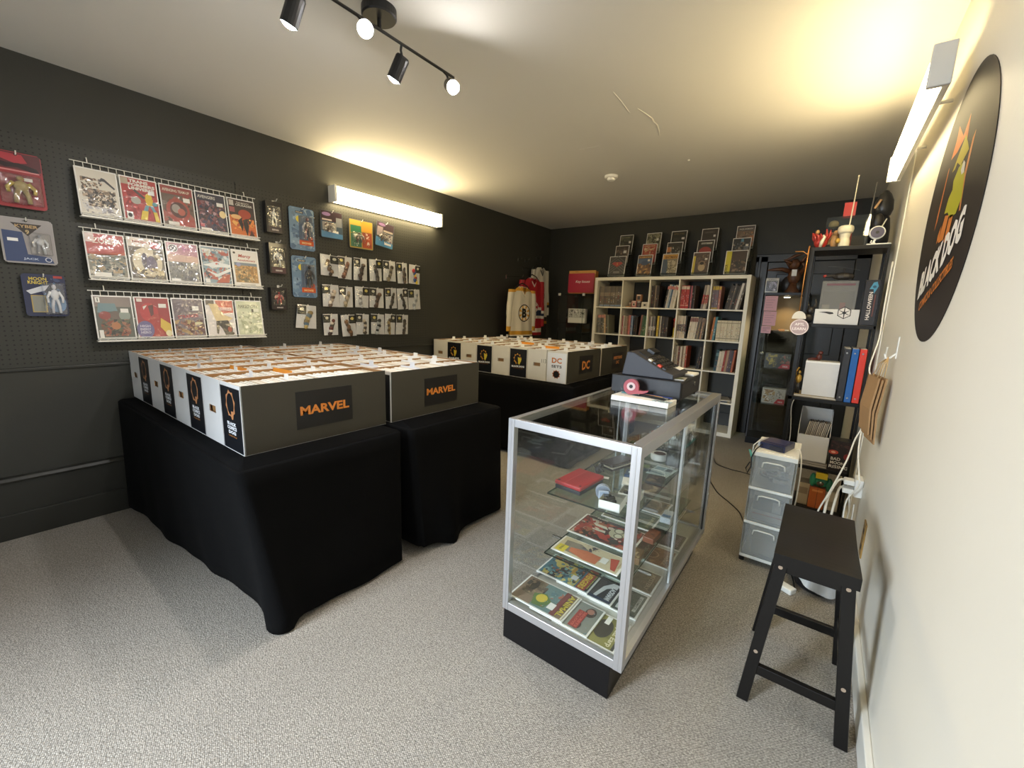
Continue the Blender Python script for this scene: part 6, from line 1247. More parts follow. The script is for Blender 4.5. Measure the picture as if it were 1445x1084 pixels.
t = thing('antenna', 'thin grey rod antenna beside the black hooded bust', 'antenna', (3.640, 4.42, Zt)); M().cyl((0, 0, 0), (0, 0, .01), .02, n=14).tube([(0, 0, 0), (.006, 0, .2), (.012, 0, .42)], 0, 8, rs=[.005, .004, .003]).build('rod', mat('rod_grey', '7c766c', .4), t)
t = thing('hooded_bust', 'glossy black hooded bust at the right end of the bookcase top', 'statue', (3.705, 4.385, Zt))
M().lathe([(.002, 0), (.046, 0), (.052, .05), (.05, .12), (.042, .18), (.030, .21), (.002, .21)], n=18).build('cloak', 'plastic_black', t, smooth=True)
M().lathe([(.002, .19), (.040, .20), (.050, .235), (.046, .29), (.030, .33), (.012, .352), (.002, .356)], n=18).build('hood', mat('helmet_black', '2c2c2c', .3), t, smooth=True)
M().ell((-.02, -.045, .16), (.032, .022, .05), 10, 8).box(-.05, -.042, -.07, -.03, .15, .20).build('chest_armour', 'resin_dark', t, smooth=True)
M().bar((-.045, -.05, .24), (-.02, -.058, .29), .01, .012).build('pale_stripe', 'resin_tan', t)
M().bar((.0, -.066, .11), (.022, -.064, .17), .006, .006).build('trim_stripe', 'resin_bone', t)
t = thing('desk_fan', 'small white round-headed clip device on the bookcase top', 'fan', (3.688, 4.235, Zt)); M().box(-.045, .075, -.02, .03, 0, .008).build('foot', 'plastic_white', t, bevel=.003); M().tube([(-.004, 0, .008), (-.010, 0, .02), (-.004, 0, .036)], .006, 8).tube([(-.02, 0, .03), (-.024, 0, .018), (-.012, 0, .010)], .004, 6).build('neck', 'plastic_white', t, smooth=True)
hd = M().lathe([(.002, -.010), (.034, -.012), (.040, -.006), (.040, .006), (.030, .014), (.002, .016)], (0, 0, .075), 26, 'y').build('head', 'plastic_white', t); M().cyl((0, -.0125, .075), (0, -.0135, .075), .033, n=22).build('dark_face', mat('face_violet', '4a4660', .3), hd); M().cyl((0, -.0136, .075), (0, -.0150, .075), .009, n=14).build('hub', 'plastic_black', hd)

z1 = SHZ[3] + .0005
t = thing('white_carton', 'white carton with black hexagon emblem on the upper bookcase shelf', 'box', (3.553, 4.235, z1)); M().box(-.118, .118, 0, .16, 0, .098).build('carton', 'box_white', t, bevel=.002)
p = P(0); hxg = lambda r_, c, l: p.poly([(.040 + r_ * math.cos(PI / 3 * k + PI / 6), .076 + r_ * math.sin(PI / 3 * k + PI / 6)) for k in range(6)], c, l)
hxg(.040, '1c1a1c', 0); hxg(.035, 'dcd8d4', 1)
for k in range(6): a = PI / 3 * k + PI / 6; p.poly([(.040 + .0035 * math.cos(a + 1.57), .076 + .0035 * math.sin(a + 1.57)), (.040 + .036 * math.cos(a) + .002 * math.cos(a + 1.57), .076 + .036 * math.sin(a)), (.040 + .036 * math.cos(a) - .002 * math.cos(a + 1.57), .076 + .036 * math.sin(a)), (.040 - .0035 * math.cos(a + 1.57), .076 - .0035 * math.sin(a + 1.57))], '1c1a1c', 2)
p.el(.040, .076, .009, .009, '1c1a1c', 3); p.poly([(-.098, .078), (-.05, .082), (-.02, .078), (-.015, .068), (-.035, .064), (-.06, .072)], '2c2828', 0); p.build('emblem', 'print_gloss', t)
t = thing('clear_toy_box', 'clear plastic toy box standing on the white carton', 'toy box', (3.548, 4.26, z1 + .0985)); m_ = M(); w_, h_, d_ = .096, .185, .11
for a in ((-w_, -w_ + .002, 0, d_, 0, h_), (w_ - .002, w_, 0, d_, 0, h_), (-w_, w_, 0, .002, 0, h_), (-w_, w_, d_ - .002, d_, 0, h_), (-w_, w_, 0, d_, h_ - .002, h_)): m_.box(*a)
m_.build('clear_shell', clear_mat('cloudy_box', 'd8d8d6', .1, .06, haze=.14), t)
M().box(-.085, .085, .06, .09, .002, .12, '4a4648').box(.015, .045, .02, .05, .002, .045, 'b02c34').box(-.08, -.04, .02, .05, .002, .03, 'b8a890').build('contents', 'print_gloss', t); M().box(-.07, .08, -.0006, 0, .155, .168, '6a4850').build('label_strip', 'print_gloss', t)
t = thing('toy_helicopter', 'black toy helicopter on top of the clear toy box', 'toy', (3.548, 4.30, z1 + .284)); M().ell((.01, 0, .03), (.06, .028, .026), 12, 8).tube([(-.04, 0, .035), (-.09, 0, .03)], 0, 8, rs=[.012, .006]).cyl((.01, 0, .05), (.01, 0, .085), .005, n=8).box(-.03, .05, -.03, -.024, .0, .006).box(-.03, .05, .024, .03, .0, .006).box(-.03, -.024, -.03, .03, .0, .012).box(.04, .046, -.03, .03, .0, .012).build('fuselage', 'resin_dark', t, smooth=False)
M().bar((-.08, 0, .098), (.01, 0, .088), .012, .003).bar((.01, 0, .088), (.09, 0, .070), .012, .003).build('rotor', 'plastic_black', t); M().ell((-.088, 0, .034), (.012, .008, .010), 8, 6).build('tail', 'resin_red', t, smooth=True)
t = thing('dark_creature', 'dark horned creature toy at the left of the upper bookcase shelf', 'toy', (3.400, 4.25, z1)); M().ell((0, 0, .035), (.035, .03, .035), 10, 8).ell((.01, -.01, .085), (.024, .022, .026), 10, 8).tube([(-.02, 0, .06), (-.045, -.02, .09), (-.04, -.02, .125)], 0, 6, rs=[.012, .009, .003]).tube([(.02, 0, .10), (.035, 0, .135), (.03, 0, .165)], 0, 6, rs=[.012, .009, .003]).tube([(.0, 0, .10), (-.01, 0, .14)], 0, 6, rs=[.010, .003]).build('body', 'resin_dark', t, smooth=True)
carton('tall black collector box with white sideways lettering on the upper bookcase shelf', 3.715, 4.225, z1, .076, .20, .285, [('r', .02, .01, .98, .99, '1c1718'), ('p', [(.3, .80), (.5, .94), (.72, .96), (.85, .86), (.62, .70), (.55, .80)], '4c94b4'), ('e', .6, .85, .12, .03, '24506c'), ('r', .70, .2, .78, .68, '6c3024')], '171516')
p = P(0); p.text('HALLOWEEN', .006, .085, .020, 'e8ded6', 2, .175, .02, 0, PI / 2, 'l'); _t = [o for o in COL.objects if o.get('label', '').startswith('tall black collector')][0]
p.v = [(x, y, z - .030 - .02) for x, y, z in p.v]; p.build('lettering', 'print_gloss', _t)

z2 = SHZ[2] + .0005
t = thing('white_carton', 'large plain white square carton on the middle bookcase shelf', 'box', (3.524, 4.235, z2 + .016)); M().box(-.094, .094, 0, .19, 0, .235).build('carton', 'box_white', t, bevel=.002); M().box(-.094, .094, -.0015, .10, .225, .237).build('lid', 'paper_white', t)
t = thing('magazine_pile', 'flat pile of pale papers under the white carton', 'papers', (3.515, 4.225, z2)); r = random.Random(4)
for k in range(4): M().box(-.125, .125 - .01 * k, 0, .2, .004 * k, .004 * k + .0036, r.choice(['d8d0c0', 'b8a88c', 'c8c4bc', 'a89878'])).build('sheet', 'print_matte', t)
for i, (x, c, lab) in enumerate(((3.639, '24242a', 'black ring binder with silver rivets on the middle bookcase shelf'), (3.6795, '1f5fa8', 'blue ring binder with silver rivets on the middle bookcase shelf'), (3.7205, 'd83a2c', 'red ring binder with silver rivets on the middle bookcase shelf'))):
    t = thing('ring_binder', lab, 'binder', (x + .006, 4.206, z2), (0, 0, 0), 'ring binders'); M().box(-.0185, .0185, 0, .24, 0, .355, c).build('cover', 'print_gloss', t, bevel=.003)
    for v in (.03, .325): M().cyl((-.002, -.0015, v), (-.002, 0, v), .005, n=12).build('rivet', 'steel', t)
    M().box(-.015, .015, .012, .235, .006, .3565).build('pages', 'paper_edge', t)
t = thing('brown_figurine', 'dark red brown crouching figurine on top of the white carton', 'figurine', (3.487, 4.30, z2 + .016 + .2375)); M().ell((.012, 0, .024), (.018, .02, .024), 10, 8).ell((.018, -.006, .055), (.014, .014, .014), 10, 8).tube([(.0, -.01, .012), (-.03, -.02, .010), (-.05, -.02, .006)], 0, 8, rs=[.010, .008, .006]).build('body', mat('resin_maroon', '5a2a24', .35), t, smooth=True)
t = thing('gold_figurine', 'small gold and black standing figurine left on the middle bookcase shelf', 'figurine', (3.403, 4.26, z2)); M().lathe([(.002, 0), (.018, 0), (.016, .01), (.002, .01)], n=12).tube([(-.006, 0, .01), (-.004, 0, .06), (0, 0, .09)], 0, 8, rs=[.007, .008, .012]).tube([(.008, 0, .01), (.006, 0, .06), (0, 0, .09)], 0, 8, rs=[.007, .008, .012]).build('legs', 'resin_dark', t, smooth=True); M().ell((0, 0, .12), (.018, .014, .032), 10, 8).ell((0, -.002, .165), (.010, .010, .013), 8, 6).tube([(-.016, 0, .14), (-.022, -.01, .17), (-.006, -.008, .20)], 0, 6, rs=[.006, .006, .004]).build('armour', 'resin_gold', t, smooth=True)
z3 = SHZ[1] + .0005
sb = thing('short_comic_box', 'white short comic box full of brown edged comics on the lower bookcase shelf', 'comic box', (3.540, 4.205, z3 + .035)); a = .092
M().box(-a, a, 0, .003, 0, .185).box(-a, a, .24, .243, 0, .345).box(-a, a, 0, .243, 0, .003).prism([(0, 0), (.243, 0), (.243, .345), (.14, .345), (0, .185)], -a, -a + .003, 'x').prism([(0, 0), (.243, 0), (.243, .345), (.14, .345), (0, .185)], a - .003, a, 'x').build('box', 'box_white', sb)
r = random.Random(12)
for k in range(13):
    x = 3.462 + k * .0098; hh_ = .272 + .004 * r.random()
    cb = M().box(0, .0055, 0, .17, 0, hh_, r.choice(['7a6248', '8c7458', '6a5440', 'a08a6c', '5c4a3a', '9c9488'])).box(-.0004, .0059, -.001, 0, .0, hh_, 'b8ab98').build('filed_comic', 'print_matte', None, (x, 4.235 + .012 * (k % 3), z3 + .0385), (-.10, .16, 0)); tag(cb, '%s brown edged comic from the left in the white short box' % ORD[k], 'comic', 'comics in the short box')
tag(M().box(-.12, .12, 0, .2, 0, .034, 'b8b0a4').box(-.122, .122, -.001, .2, .012, .016, '6c665c').build('lying_book', 'print_matte', None, (3.545, 4.215, z3)), 'thick pale book lying under the white short comic box', 'book')
carton('black board game box with white title and red mark beside the short comic box', 3.701, 4.205, z3, .124, .12, .212, [('r', .01, .01, .99, .99, '241a18'), ('a', .05, .55, .95, .98, ['3a2422', '2c1c1a', '4a2c28'], 410, 10), ('e', .18, .62, .22, .07, 'c8503c'), ('e', .18, .62, .1, .03, 'f0c0a0'), ('e', .8, .52, .16, .1, '8c2c28'), ('t', 'BAD', .32, .36, .10, 'e8e2d8', {'w': .42}), ('t', 'MOON', .42, .23, .10, 'e8e2d8', {'w': .62}), ('t', 'RISING', .5, .10, .10, 'e8e2d8', {'w': .84})], '1d1716')
z4 = SHZ[0] + .0005
t = thing('bird_toy', 'green and yellow plush bird figure on the lowest bookcase shelf', 'toy', (3.622, 4.25, z4 + .150)); M().ell((0, 0, .05), (.05, .035, .05), 12, 8, '1f7a58').ell((-.045, -.01, .05), (.02, .02, .05), 10, 6, '2c8c68').ell((.05, -.01, .03), (.022, .02, .05), 10, 6, '1f6a4c').box(-.032, .034, -.05, .0, .075, .118, 'd0b42c').ell((0, -.03, .035), (.022, .018, .018), 10, 6, '4a3c2c').build('body', 'print_gloss', t, smooth=False)
t = thing('orange_carton', 'orange box with a dark seam on the lowest bookcase shelf', 'box', (3.613, 4.22, z4)); M().box(-.045, .045, 0, .12, 0, .148, 'b8602c').box(-.001, .002, -.0006, 0, 0, .148, '4a2c1c').box(-.03, .03, -.0006, 0, .12, .135, 'd89050').build('carton', 'print_gloss', t, bevel=.001)
carton('tan box behind the orange one on the lowest bookcase shelf', 3.53, 4.24, z4, .07, .12, .16, [('r', .04, .04, .96, .96, 'b0a084'), ('r', .1, .5, .9, .8, '8c7c64')], 'a8987c')
carton('cream box at the right on the lowest bookcase shelf', 3.70, 4.24, z4, .075, .12, .135, [('r', .04, .04, .96, .96, 'c8bca4'), ('r', .2, .2, .8, .5, 'a89c84')], 'c0b49c')
tag(M().box(-.05, .05, 0, .18, 0, .08, '8c806c').box(-.051, .051, -.001, 0, .03, .05, '5c5444').build('brown_paper_pile', 'print_matte', None, (3.43, 4.22, z4), bevel=.003), 'dull brown bundle of papers at the left of the lowest bookcase shelf', 'papers')
# hanging round sign on a copper hook
t = thing('hanging_sign', 'round pink lettered sign with white dome tab hanging from a copper hook', 'sign', (3.354, 4.165, 1.838))
M().tube([(.0, .04, .002), (.0, .0, .004), (-.002, -.01, -.02), (-.006, -.012, -.05), (-.03, -.012, -.03), (-.075, -.012, -.028)], .0032, 7).tube([(-.002, -.010, .0), (-.004, -.012, -.2), (-.003, -.012, -.418)], .0032, 7).build('copper_hook', 'copper', t, smooth=True)
M().prism([(.040 * math.cos(PI * i / 12), -.470 + .052 * math.sin(PI * i / 12)) for i in range(13)], -.014, -.010, 'y', 'd8d4ca').build('dome_tab', 'print_matte', t)
M().cyl((.010, -.015, -.525), (.010, -.011, -.525), .053, n=30, col='c8b4b4').build('disc', 'print_gloss', t)
p = P(-.015); p.ring(.010, -.525, .051, .004, 'e8dcd8', 0, 30).el(.010, -.525, .046, .046, 'b09a9c', 0, 28).text('APTL', .010, -.515, .018, 'f0e8e8', 1, .055).text('LEARN', .010, -.545, .018, 'f0e8e8', 1, .075); p.build('lettering', 'print_gloss', t)

# ------------------------------------------------------------------ drawer tower, bin, stool
dt = thing('drawer_tower', 'white plastic three-drawer tower with clear fronts beside the bookcase', 'drawer tower', (3.385, 3.235, 0)); W2, D2 = .102, .36
for x in (-.09, .09):
    for y in (.03, D2 - .03): M().cyl((x, y, .0), (x, y, .030), .014, n=10).build('foot', 'plastic_black', dt)
M().box(-W2, W2, 0, D2, .628, .652).box(-W2 + .012, W2 - .012, .02, D2 - .02, .652, .656).build('top', 'plastic_white', dt, bevel=.006, seg=3)
M().box(-W2, W2, .004, D2, .030, .048).build('bottom', 'plastic_white', dt, bevel=.004)
for z in (.235, .436): M().box(-W2, W2, .0, D2, z, z + .016).build('divider', 'plastic_white', dt, bevel=.004)
for x in (-W2, W2 - .006): M().box(x, x + .006, .004, D2, .048, .628).build('side_wall', clear_mat('tower_side', 'e8ecec', .25, .05, haze=.22) if 'tower_side' not in MATS else 'tower_side', dt)
M().box(-W2, W2, D2 - .006, D2, .048, .628).build('back_wall', 'plastic_white', dt)
for k, (z0, z1_) in enumerate(((.050, .233), (.253, .434), (.454, .626))):
    d_ = M().box(-W2 + .010, W2 - .010, .004, .008, z0, z1_).box(-W2 + .010, W2 - .010, .004, D2 - .02, z0, z0 + .003).build('drawer', 'frosted_drawer', dt)
    zc = z1_ - .022
    M().tube([(-.052, .002, zc - .034), (-.048, -.002, zc - .006), (-.03, -.006, zc), (.03, -.006, zc), (.048, -.002, zc - .006), (.052, .002, zc - .034)], .004, 7).build('handle', 'plastic_white', d_, smooth=True)
def bits(label, name, loc, items, cat):
    t = thing(name, label, cat, loc); m_ = M()
    for (x0, x1, y0, y1, z0, z1__, c) in items: m_.box(x0, x1, y0, y1, z0, z1__, c)
    m_.build('body', 'print_gloss', t, bevel=.002); return t
bits('white and grey cable box in the middle drawer', 'cable_box', (3.385, 3.275, .2565), [(-.07, .07, 0, .03, 0, .055, 'e8e6e2'), (-.07, .07, 0, .03, .055, .13, '5c5c5e'), (-.069, .069, -.0006, 0, .03, .038, 'c06a5c'), (.02, .06, -.0006, 0, .06, .12, 'd8d8d4')], 'box')
bits('cream pack in the bottom drawer', 'cream_pack', (3.39, 3.28, .0535), [(-.06, .07, 0, .2, 0, .09, 'd8d0bc')], 'pack')
t = thing('cable_tangle', 'tangle of grey, blue and white cables in the top drawer', 'cables', (3.385, 3.28, .4575)); r = random.Random(3)
for k, c in enumerate(['3a3f58', 'e4e0d8', '8a6a70', 'c8b8a0', '4a4a50', 'dcdcd8', '2c3048']):
    pts = [((r.random() - .5) * .14, .02 + .10 * r.random(), .012 + .10 * r.random() * (1 if k % 2 else .5)) for _ in range(5)]
    M().tube(pts, .007 + .005 * r.random(), 7, c).build('cable', 'print_gloss', t, smooth=True)
t = thing('game_console', 'navy blue handheld console with wrist strap on the drawer tower', 'console', (3.380, 3.375, .6565), (0, 0, -.25)); M().box(-.062, .062, -.075, .075, 0, .034, '25284e').box(-.05, .05, -.05, .06, .034, .0365, '2e3260').build('body', 'print_gloss', t, bevel=.006, seg=3)
M().box(-.078, -.060, -.06, .07, .002, .03, 'c8ccd4').box(-.079, -.062, -.03, .01, .01, .024, '2a2c34').build('side_connector', 'print_gloss', t, bevel=.002); M().box(-.01, .055, -.082, -.072, .004, .028, '1c1e34').build('front_ports', 'print_gloss', t); M().tube([(-.05, -.07, .02), (-.052, -.15, .005), (-.055, -.185, -.035), (-.05, -.19, -.085), (-.065, -.19, -.125), (-.075, -.19, -.10), (-.058, -.19, -.06)], .0032, 6, '14141c').build('wrist_strap', 'print_matte', t, smooth=True)
tag(M().tube([(3.335, 3.45, .66), (3.295, 3.46, .672), (3.262, 3.44, .63), (3.262, 3.42, .58)], .0035, 7).build('cable', 'cable_white', None, smooth=True), 'short white cable looping over the left edge of the drawer tower', 'cable')
tag(M().box(-.006, .006, -.05, .05, -.002, .002).build('teal_strap', mat('teal', '5aa8a8', .4), None, (3.262, 3.40, .575), (.5, .2, .5)), 'teal strap end hanging left of the drawer tower', 'strap')
tb = thing('trash_bin', 'low round black waste bin with a pale plastic liner behind the stool', 'waste bin', (3.650, 3.245, 0)); M().lathe([(.002, 0), (.098, 0), (.106, .01), (.120, .10), (.125, .118), (.117, .118), (.111, .10), (.098, .010), (.002, .008)], n=28).build('bin', 'plastic_black', tb)
M().grid(lambda u, v: ((.108 + .026 * v * (1 + .35 * math.sin(9 * 2 * PI * u)) - .09 * (1 - v) * (v < .5) * 0) * math.cos(2 * PI * u), (.108 + .026 * v * (1 + .35 * math.sin(9 * 2 * PI * u))) * math.sin(2 * PI * u), .075 + .062 * math.sin(PI * min(1, v * 1.35)) - .05 * v * v + .055 * v * max(0, -math.cos(2 * PI * u))), 72, 8).build('liner', mat('liner_pale', 'd4d8dc', .35, alpha=.88), tb, smooth=True)
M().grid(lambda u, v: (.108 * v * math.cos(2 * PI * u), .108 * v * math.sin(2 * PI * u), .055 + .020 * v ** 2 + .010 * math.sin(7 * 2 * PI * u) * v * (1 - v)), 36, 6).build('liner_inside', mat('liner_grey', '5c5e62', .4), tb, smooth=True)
tag(M().box(-.05, .05, -.025, .025, 0, .028).build('power_adapter', 'plastic_white', None, (3.512, 3.10, 0), (0, 0, -.5), bevel=.006), 'white power adapter on the carpet behind the stool', 'adapter')

stl = thing('bar_stool', 'black wooden saddle stool standing against the white right wall', 'stool', (3.585, 2.475, 0)); ZT = .602
M().grid(lambda u, v: (-.113 + .226 * u, -.235 + .47 * v, ZT - .012 * math.cos(PI * (v - .5)) ** 2 * .8), 8, 16).grid(lambda u, v: (.113 - .226 * u, -.235 + .47 * v, ZT - .040), 8, 16).grid(lambda u, v: (-.113 + .226 * u, -.235, ZT - .040 + .040 * v), 8, 1).grid(lambda u, v: (.113 - .226 * u, .235, ZT - .040 + .040 * v), 8, 1).grid(lambda u, v: (-.113, .235 - .47 * u, ZT - .040 + v * (.040 - .012 * math.cos(PI * (.5 - u)) ** 2 * .8)), 16, 1).grid(lambda u, v: (.113, -.235 + .47 * u, ZT - .040 + v * (.040 - .012 * math.cos(PI * (u - .5)) ** 2 * .8)), 16, 1).build('seat', 'wood_black', stl)
def lp(sx, sy, f): return Vector((sx * (.088 + (.142 - .088) * (1 - f)), sy * (.180 + (.205 - .180) * (1 - f)), f * (ZT - .040)))
for sx in (-1, 1):
    for sy in (-1, 1):
        A, B = lp(sx, sy, 0), lp(sx, sy, 1); a, b_ = .0185, .0145
        m_ = M().add([A + Vector((i * a, j * b_, 0)) for i, j in ((-1, -1), (1, -1), (1, 1), (-1, 1))] + [B + Vector((i * a, j * b_, 0)) for i, j in ((-1, -1), (1, -1), (1, 1), (-1, 1))], [(0, 3, 2, 1), (4, 5, 6, 7), (0, 1, 5, 4), (1, 2, 6, 5), (2, 3, 7, 6), (3, 0, 4, 7)])
        lg = m_.build('leg', 'wood_black', stl, bevel=.002)
        for f in (.955, .365):
            q = lp(sx, sy, f); M().cyl((q.x, q.y + sy * b_, q.z), (q.x, q.y + sy * (b_ + .0015), q.z), .0065, n=14).build('bolt', mat('bolt_tan', 'b8a490', .35, metal=.5), lg)
def rung(a, b_, w, d): M().bar(a, b_, w, d).build('stretcher', 'wood_black', stl, bevel=.002)
rung(lp(-1, -1, .24), lp(1, -1, .24), .020, .036); rung(lp(-1, 1, .24), lp(1, 1, .24), .020, .036)
rung(lp(-1, -1, .365), lp(-1, 1, .365), .020, .034); rung(lp(1, -1, .365), lp(1, 1, .365), .020, .034)
M().bar(lp(-1, -1, .96), lp(1, -1, .96), .018, .04).build('apron', 'wood_black', stl); M().bar(lp(-1, 1, .96), lp(1, 1, .96), .018, .04).build('apron', 'wood_black', stl)

# ------------------------------------------------------------------ right wall: decal, paper bags, outlet, cables
de = thing('wall_decal', 'large round black shop decal with orange and yellow figure on the white wall', 'decal', (XR - .0005, 2.731, 1.728), (0, 0, -PI / 2))
M().lathe([(.001, -.002), (.428, -.002), (.428, 0), (.001, 0)], n=72, axis='y', col='241d1b').build('disc', 'print_matte', de)
L2 = lambda pts: [(2.731 - y, z - 1.728) for y, z in pts]
p = P(-.002)
p.poly(L2([(2.682, 2.013), (2.735, 1.965), (2.835, 2.027), (2.84, 1.98), (2.872, 1.93), (2.785, 1.93), (2.70, 1.95), (2.64, 1.90), (2.66, 1.93)]), 'd07a3c', 0)
p.poly(L2([(2.69, 1.955), (2.72, 1.93), (2.80, 1.87), (2.76, 1.87), (2.74, 1.885), (2.68, 1.86), (2.60, 1.885), (2.63, 1.91)]), 'b8a82c', 1)
p.poly(L2([(2.555, 1.925), (2.58, 1.91), (2.60, 1.80), (2.56, 1.70), (2.545, 1.70), (2.57, 1.80)]), 'cf8a50', 0)
p.poly(L2([(2.70, 1.86), (2.63, 1.86), (2.59, 1.81), (2.56, 1.74), (2.60, 1.70), (2.68, 1.70), (2.735, 1.73), (2.79, 1.735), (2.77, 1.78), (2.73, 1.80), (2.745, 1.83)]), 'b0ac28', 1)
p.poly(L2([(2.64, 1.865), (2.61, 1.85), (2.60, 1.82), (2.63, 1.82), (2.655, 1.84)]), 'd8d4c8', 2)
p.poly(L2([(2.87, 1.905), (2.885, 1.90), (2.925, 1.75), (2.93, 1.70), (2.905, 1.73), (2.89, 1.81)]), 'd07a3c', 0)
p.poly(L2([(2.765, 1.725), (2.705, 1.715), (2.72, 1.64), (2.795, 1.64), (2.805, 1.65)]), 'cc7a34', 1); p.poly(L2([(2.69, 1.712), (2.635, 1.705), (2.65, 1.62), (2.70, 1.63)]), 'cc7a34', 1)
p.poly(L2([(2.80, 1.70), (2.80, 1.655), (2.83, 1.64), (2.83, 1.67)]), 'cc7a34', 1)
ang = math.atan2(.150, .535)
p.text('BLACK DOG', -.262, -.278, .105, 'ece6dc', 3, .58, .06, .25, ang, 'l'); p.text('COMICS & COLLECTIBLES', -.185, -.322, .036, 'cf7c34', 3, .45, .03, .2, ang, 'l')
p.build('emblem', 'print_matte', de)
pb = thing('paper_bags', 'bunch of brown paper bags hanging by string handles on the right wall', 'paper bags', (XR - .030, 3.30, 1.20), (0, 0, -PI / 2 + .14))
mat('bag_kraft', 'a8835a', .8, var=.08, vscale=18)
for k in range(3):
    y = -.004 - .013 * k; sh = .006 * (k % 2)
    m_ = M(); hh = .31 - .022 * k; w_ = .088
    m_.add([(-w_, y, -.09 + sh), (w_, y, -.09 - sh), (w_, y - .012, -.09 - hh * .55), (w_, y - .004, -.09 - hh), (-w_, y - .004, -.09 - hh), (-w_, y - .012, -.09 - hh * .55)], [(0, 1, 2, 5), (5, 2, 3, 4)])
    m_.add([(-w_, y - .007, -.09 + sh), (w_, y - .007, -.09 - sh), (w_, y - .020, -.09 - hh * .55), (w_, y - .009, -.09 - hh), (-w_, y - .009, -.09 - hh), (-w_, y - .020, -.09 - hh * .55)], [(1, 0, 5, 2), (2, 5, 4, 3)])
    m_.add([(w_, y, -.09 - sh), (w_, y - .012, -.09 - hh * .55), (w_, y - .004, -.09 - hh), (w_, y - .009, -.09 - hh), (w_, y - .020, -.09 - hh * .55), (w_, y - .007, -.09 - sh)], [(0, 1, 4, 5), (1, 2, 3, 4)])
    m_.add([(-w_, y, -.09 + sh), (-w_, y - .012, -.09 - hh * .55), (-w_, y - .004, -.09 - hh), (-w_, y - .009, -.09 - hh), (-w_, y - .020, -.09 - hh * .55), (-w_, y - .007, -.09 + sh)], [(5, 4, 1, 0), (4, 3, 2, 1)])
    m_.build('bag', 'bag_kraft', pb)
    M().tube([(-.04, y - .003, -.10), (-.03, y * .6, -.03), (0, .004, .004), (.03, y * .6, -.03), (.04, y - .003, -.10)], .0022, 6).build('string_handle', mat('string', 'c8a878', .8), pb, smooth=True)
tag(M().tube([(0, 0, .025), (-.02, 0, .002), (-.034, 0, -.002), (-.042, 0, .018)], .004, 7).box(-.004, 0, -.012, .012, 0, .10).build('wall_hook', 'plastic_white', None, (XR - .0003, 3.30, 1.20)), 'white adhesive hook holding the brown paper bags', 'hook')
op = struct(M().box(XR - .006, XR, 3.155, 3.235, .255, .425).build('trim_5', 'brass_plate', bevel=.002)); op['label'] = 'brass coloured wall plate above the baseboard behind the stool'
for z in (.30, .38): M().box(XR - .0068, XR - .006, 3.18, 3.21, z - .012, z + .012).build('socket', 'plastic_darkgrey', op)
ps = thing('power_strip', 'white multi-plug block on the right wall beside the bookcase', 'power strip', (XR, 3.62, .46), (0, 0, -PI / 2)); M().box(-.05, .05, -.036, 0, -.05, .05).build('block', 'plastic_white', ps, bevel=.004)
for z in (-.026, .022): M().box(-.02, .045, -.085, -.036, z - .014, z + .014).build('plug', 'plastic_white', ps, bevel=.005)
def cable(label, pts, r_, m='cable_white'):
    k = len(pts); out = []
    for i in range(k - 1):
        p0, p1, p2, p3 = (Vector(pts[max(0, min(k - 1, j))]) for j in (i - 1, i, i + 1, i + 2))
        for s_ in range(8):
            t_ = s_ / 8; out.append(.5 * ((2 * p1) + (-p0 + p2) * t_ + (2 * p0 - 5 * p1 + 4 * p2 - p3) * t_ ** 2 + (-p0 + 3 * p1 - 3 * p2 + p3) * t_ ** 3))
    out.append(Vector(pts[-1])); b0 = Vector(pts[0])
    return tag(M().tube([q - b0 for q in out], r_, 7).build('cable', m, None, b0, smooth=True), label, 'cable')
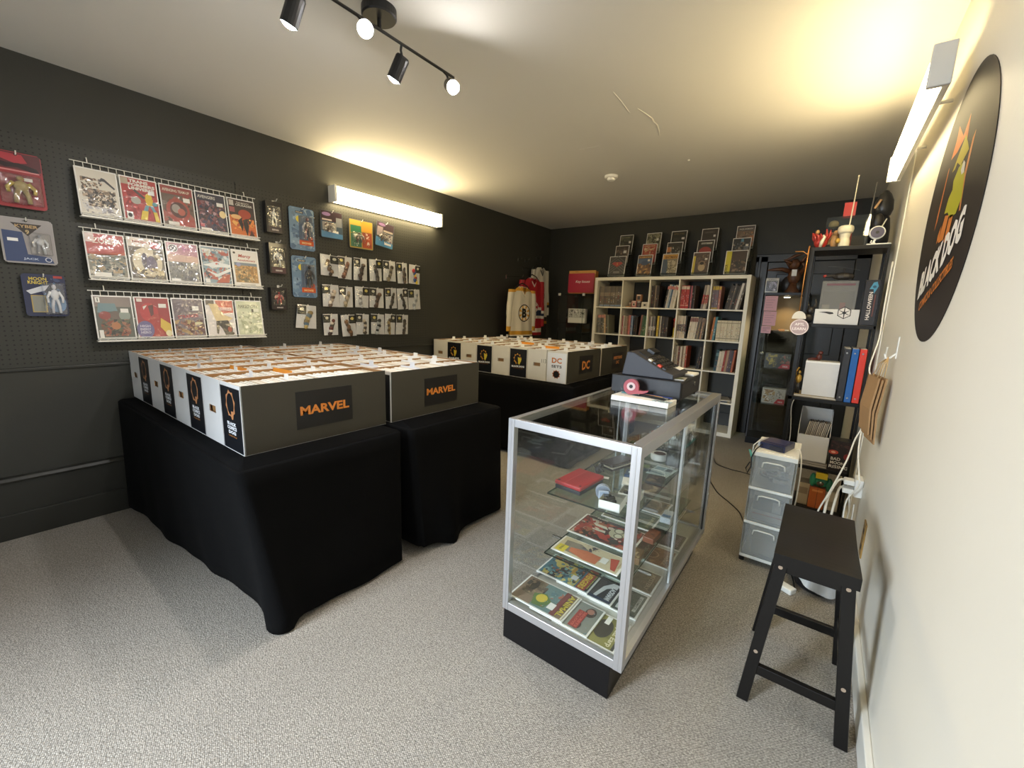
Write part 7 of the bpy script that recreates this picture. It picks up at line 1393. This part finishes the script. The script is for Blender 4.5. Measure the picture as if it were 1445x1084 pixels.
cable('wavy white cable running down the wall from beside the bookcase top to the stool', [(3.776, 4.10, 1.72), (3.772, 4.05, 1.45), (3.770, 3.98, 1.27), (3.745, 3.90, 1.10), (3.766, 3.86, 1.02), (3.735, 3.84, .92), (3.752, 3.74, .80), (3.725, 3.70, .70), (3.70, 3.60, .60), (3.65, 3.50, .45), (3.60, 3.42, .30), (3.575, 3.38, .05)], .0042)
cable('straighter white cable hanging from the wall hook toward the plug block', [(3.775, 3.55, 1.24), (3.772, 3.60, 1.08), (3.757, 3.66, .93), (3.745, 3.68, .78), (3.742, 3.60, .66), (3.755, 3.52, .56), (3.760, 3.50, .50), (3.725, 3.52, .40), (3.72, 3.48, .30)], .004)
cable('thick white cord bowing from the plug block down behind the stool', [(3.705, 3.63, .482), (3.675, 3.60, .47), (3.645, 3.52, .40), (3.635, 3.44, .28), (3.63, 3.40, .04)], .0065)
cable('second thick white cord falling from the lower plug behind the stool', [(3.705, 3.64, .434), (3.69, 3.62, .42), (3.675, 3.54, .34), (3.665, 3.46, .22), (3.67, 3.42, .04)], .0065)
cable('thin white looped wire below the plug block', [(3.735, 3.60, .42), (3.745, 3.56, .33), (3.74, 3.54, .24), (3.755, 3.55, .18), (3.765, 3.58, .25), (3.765, 3.60, .36)], .0035)
cable('thin white cable from drawer tower top curving down its right side', [(3.470, 3.40, .662), (3.488, 3.385, .655), (3.502, 3.33, .58), (3.503, 3.32, .42), (3.498, 3.33, .30), (3.51, 3.33, .12)], .0035)
cable('thin grey wire hanging inside the left side of the bookcase', [(3.395, 4.40, .80), (3.380, 4.41, .72), (3.390, 4.42, .62), (3.40, 4.42, .50), (3.398, 4.42, .38)], .0028)
cable('thin black cable on the carpet from behind the case to the drawer tower', [(2.80, 5.02, .004), (2.86, 4.86, .004), (2.98, 4.80, .004), (3.10, 4.79, .004), (3.25, 4.74, .004)], .0035, 'cable_black')
cable('black cable snaking over the carpet between the case and the stool', [(2.86, 4.45, .004), (2.92, 4.33, .004), (3.00, 4.16, .004), (3.11, 4.02, .004), (3.19, 3.90, .004), (3.24, 3.75, .004), (3.30, 3.60, .004), (3.40, 3.45, .004), (3.52, 3.28, .02), (3.56, 3.12, .004)], .0035, 'cable_black')
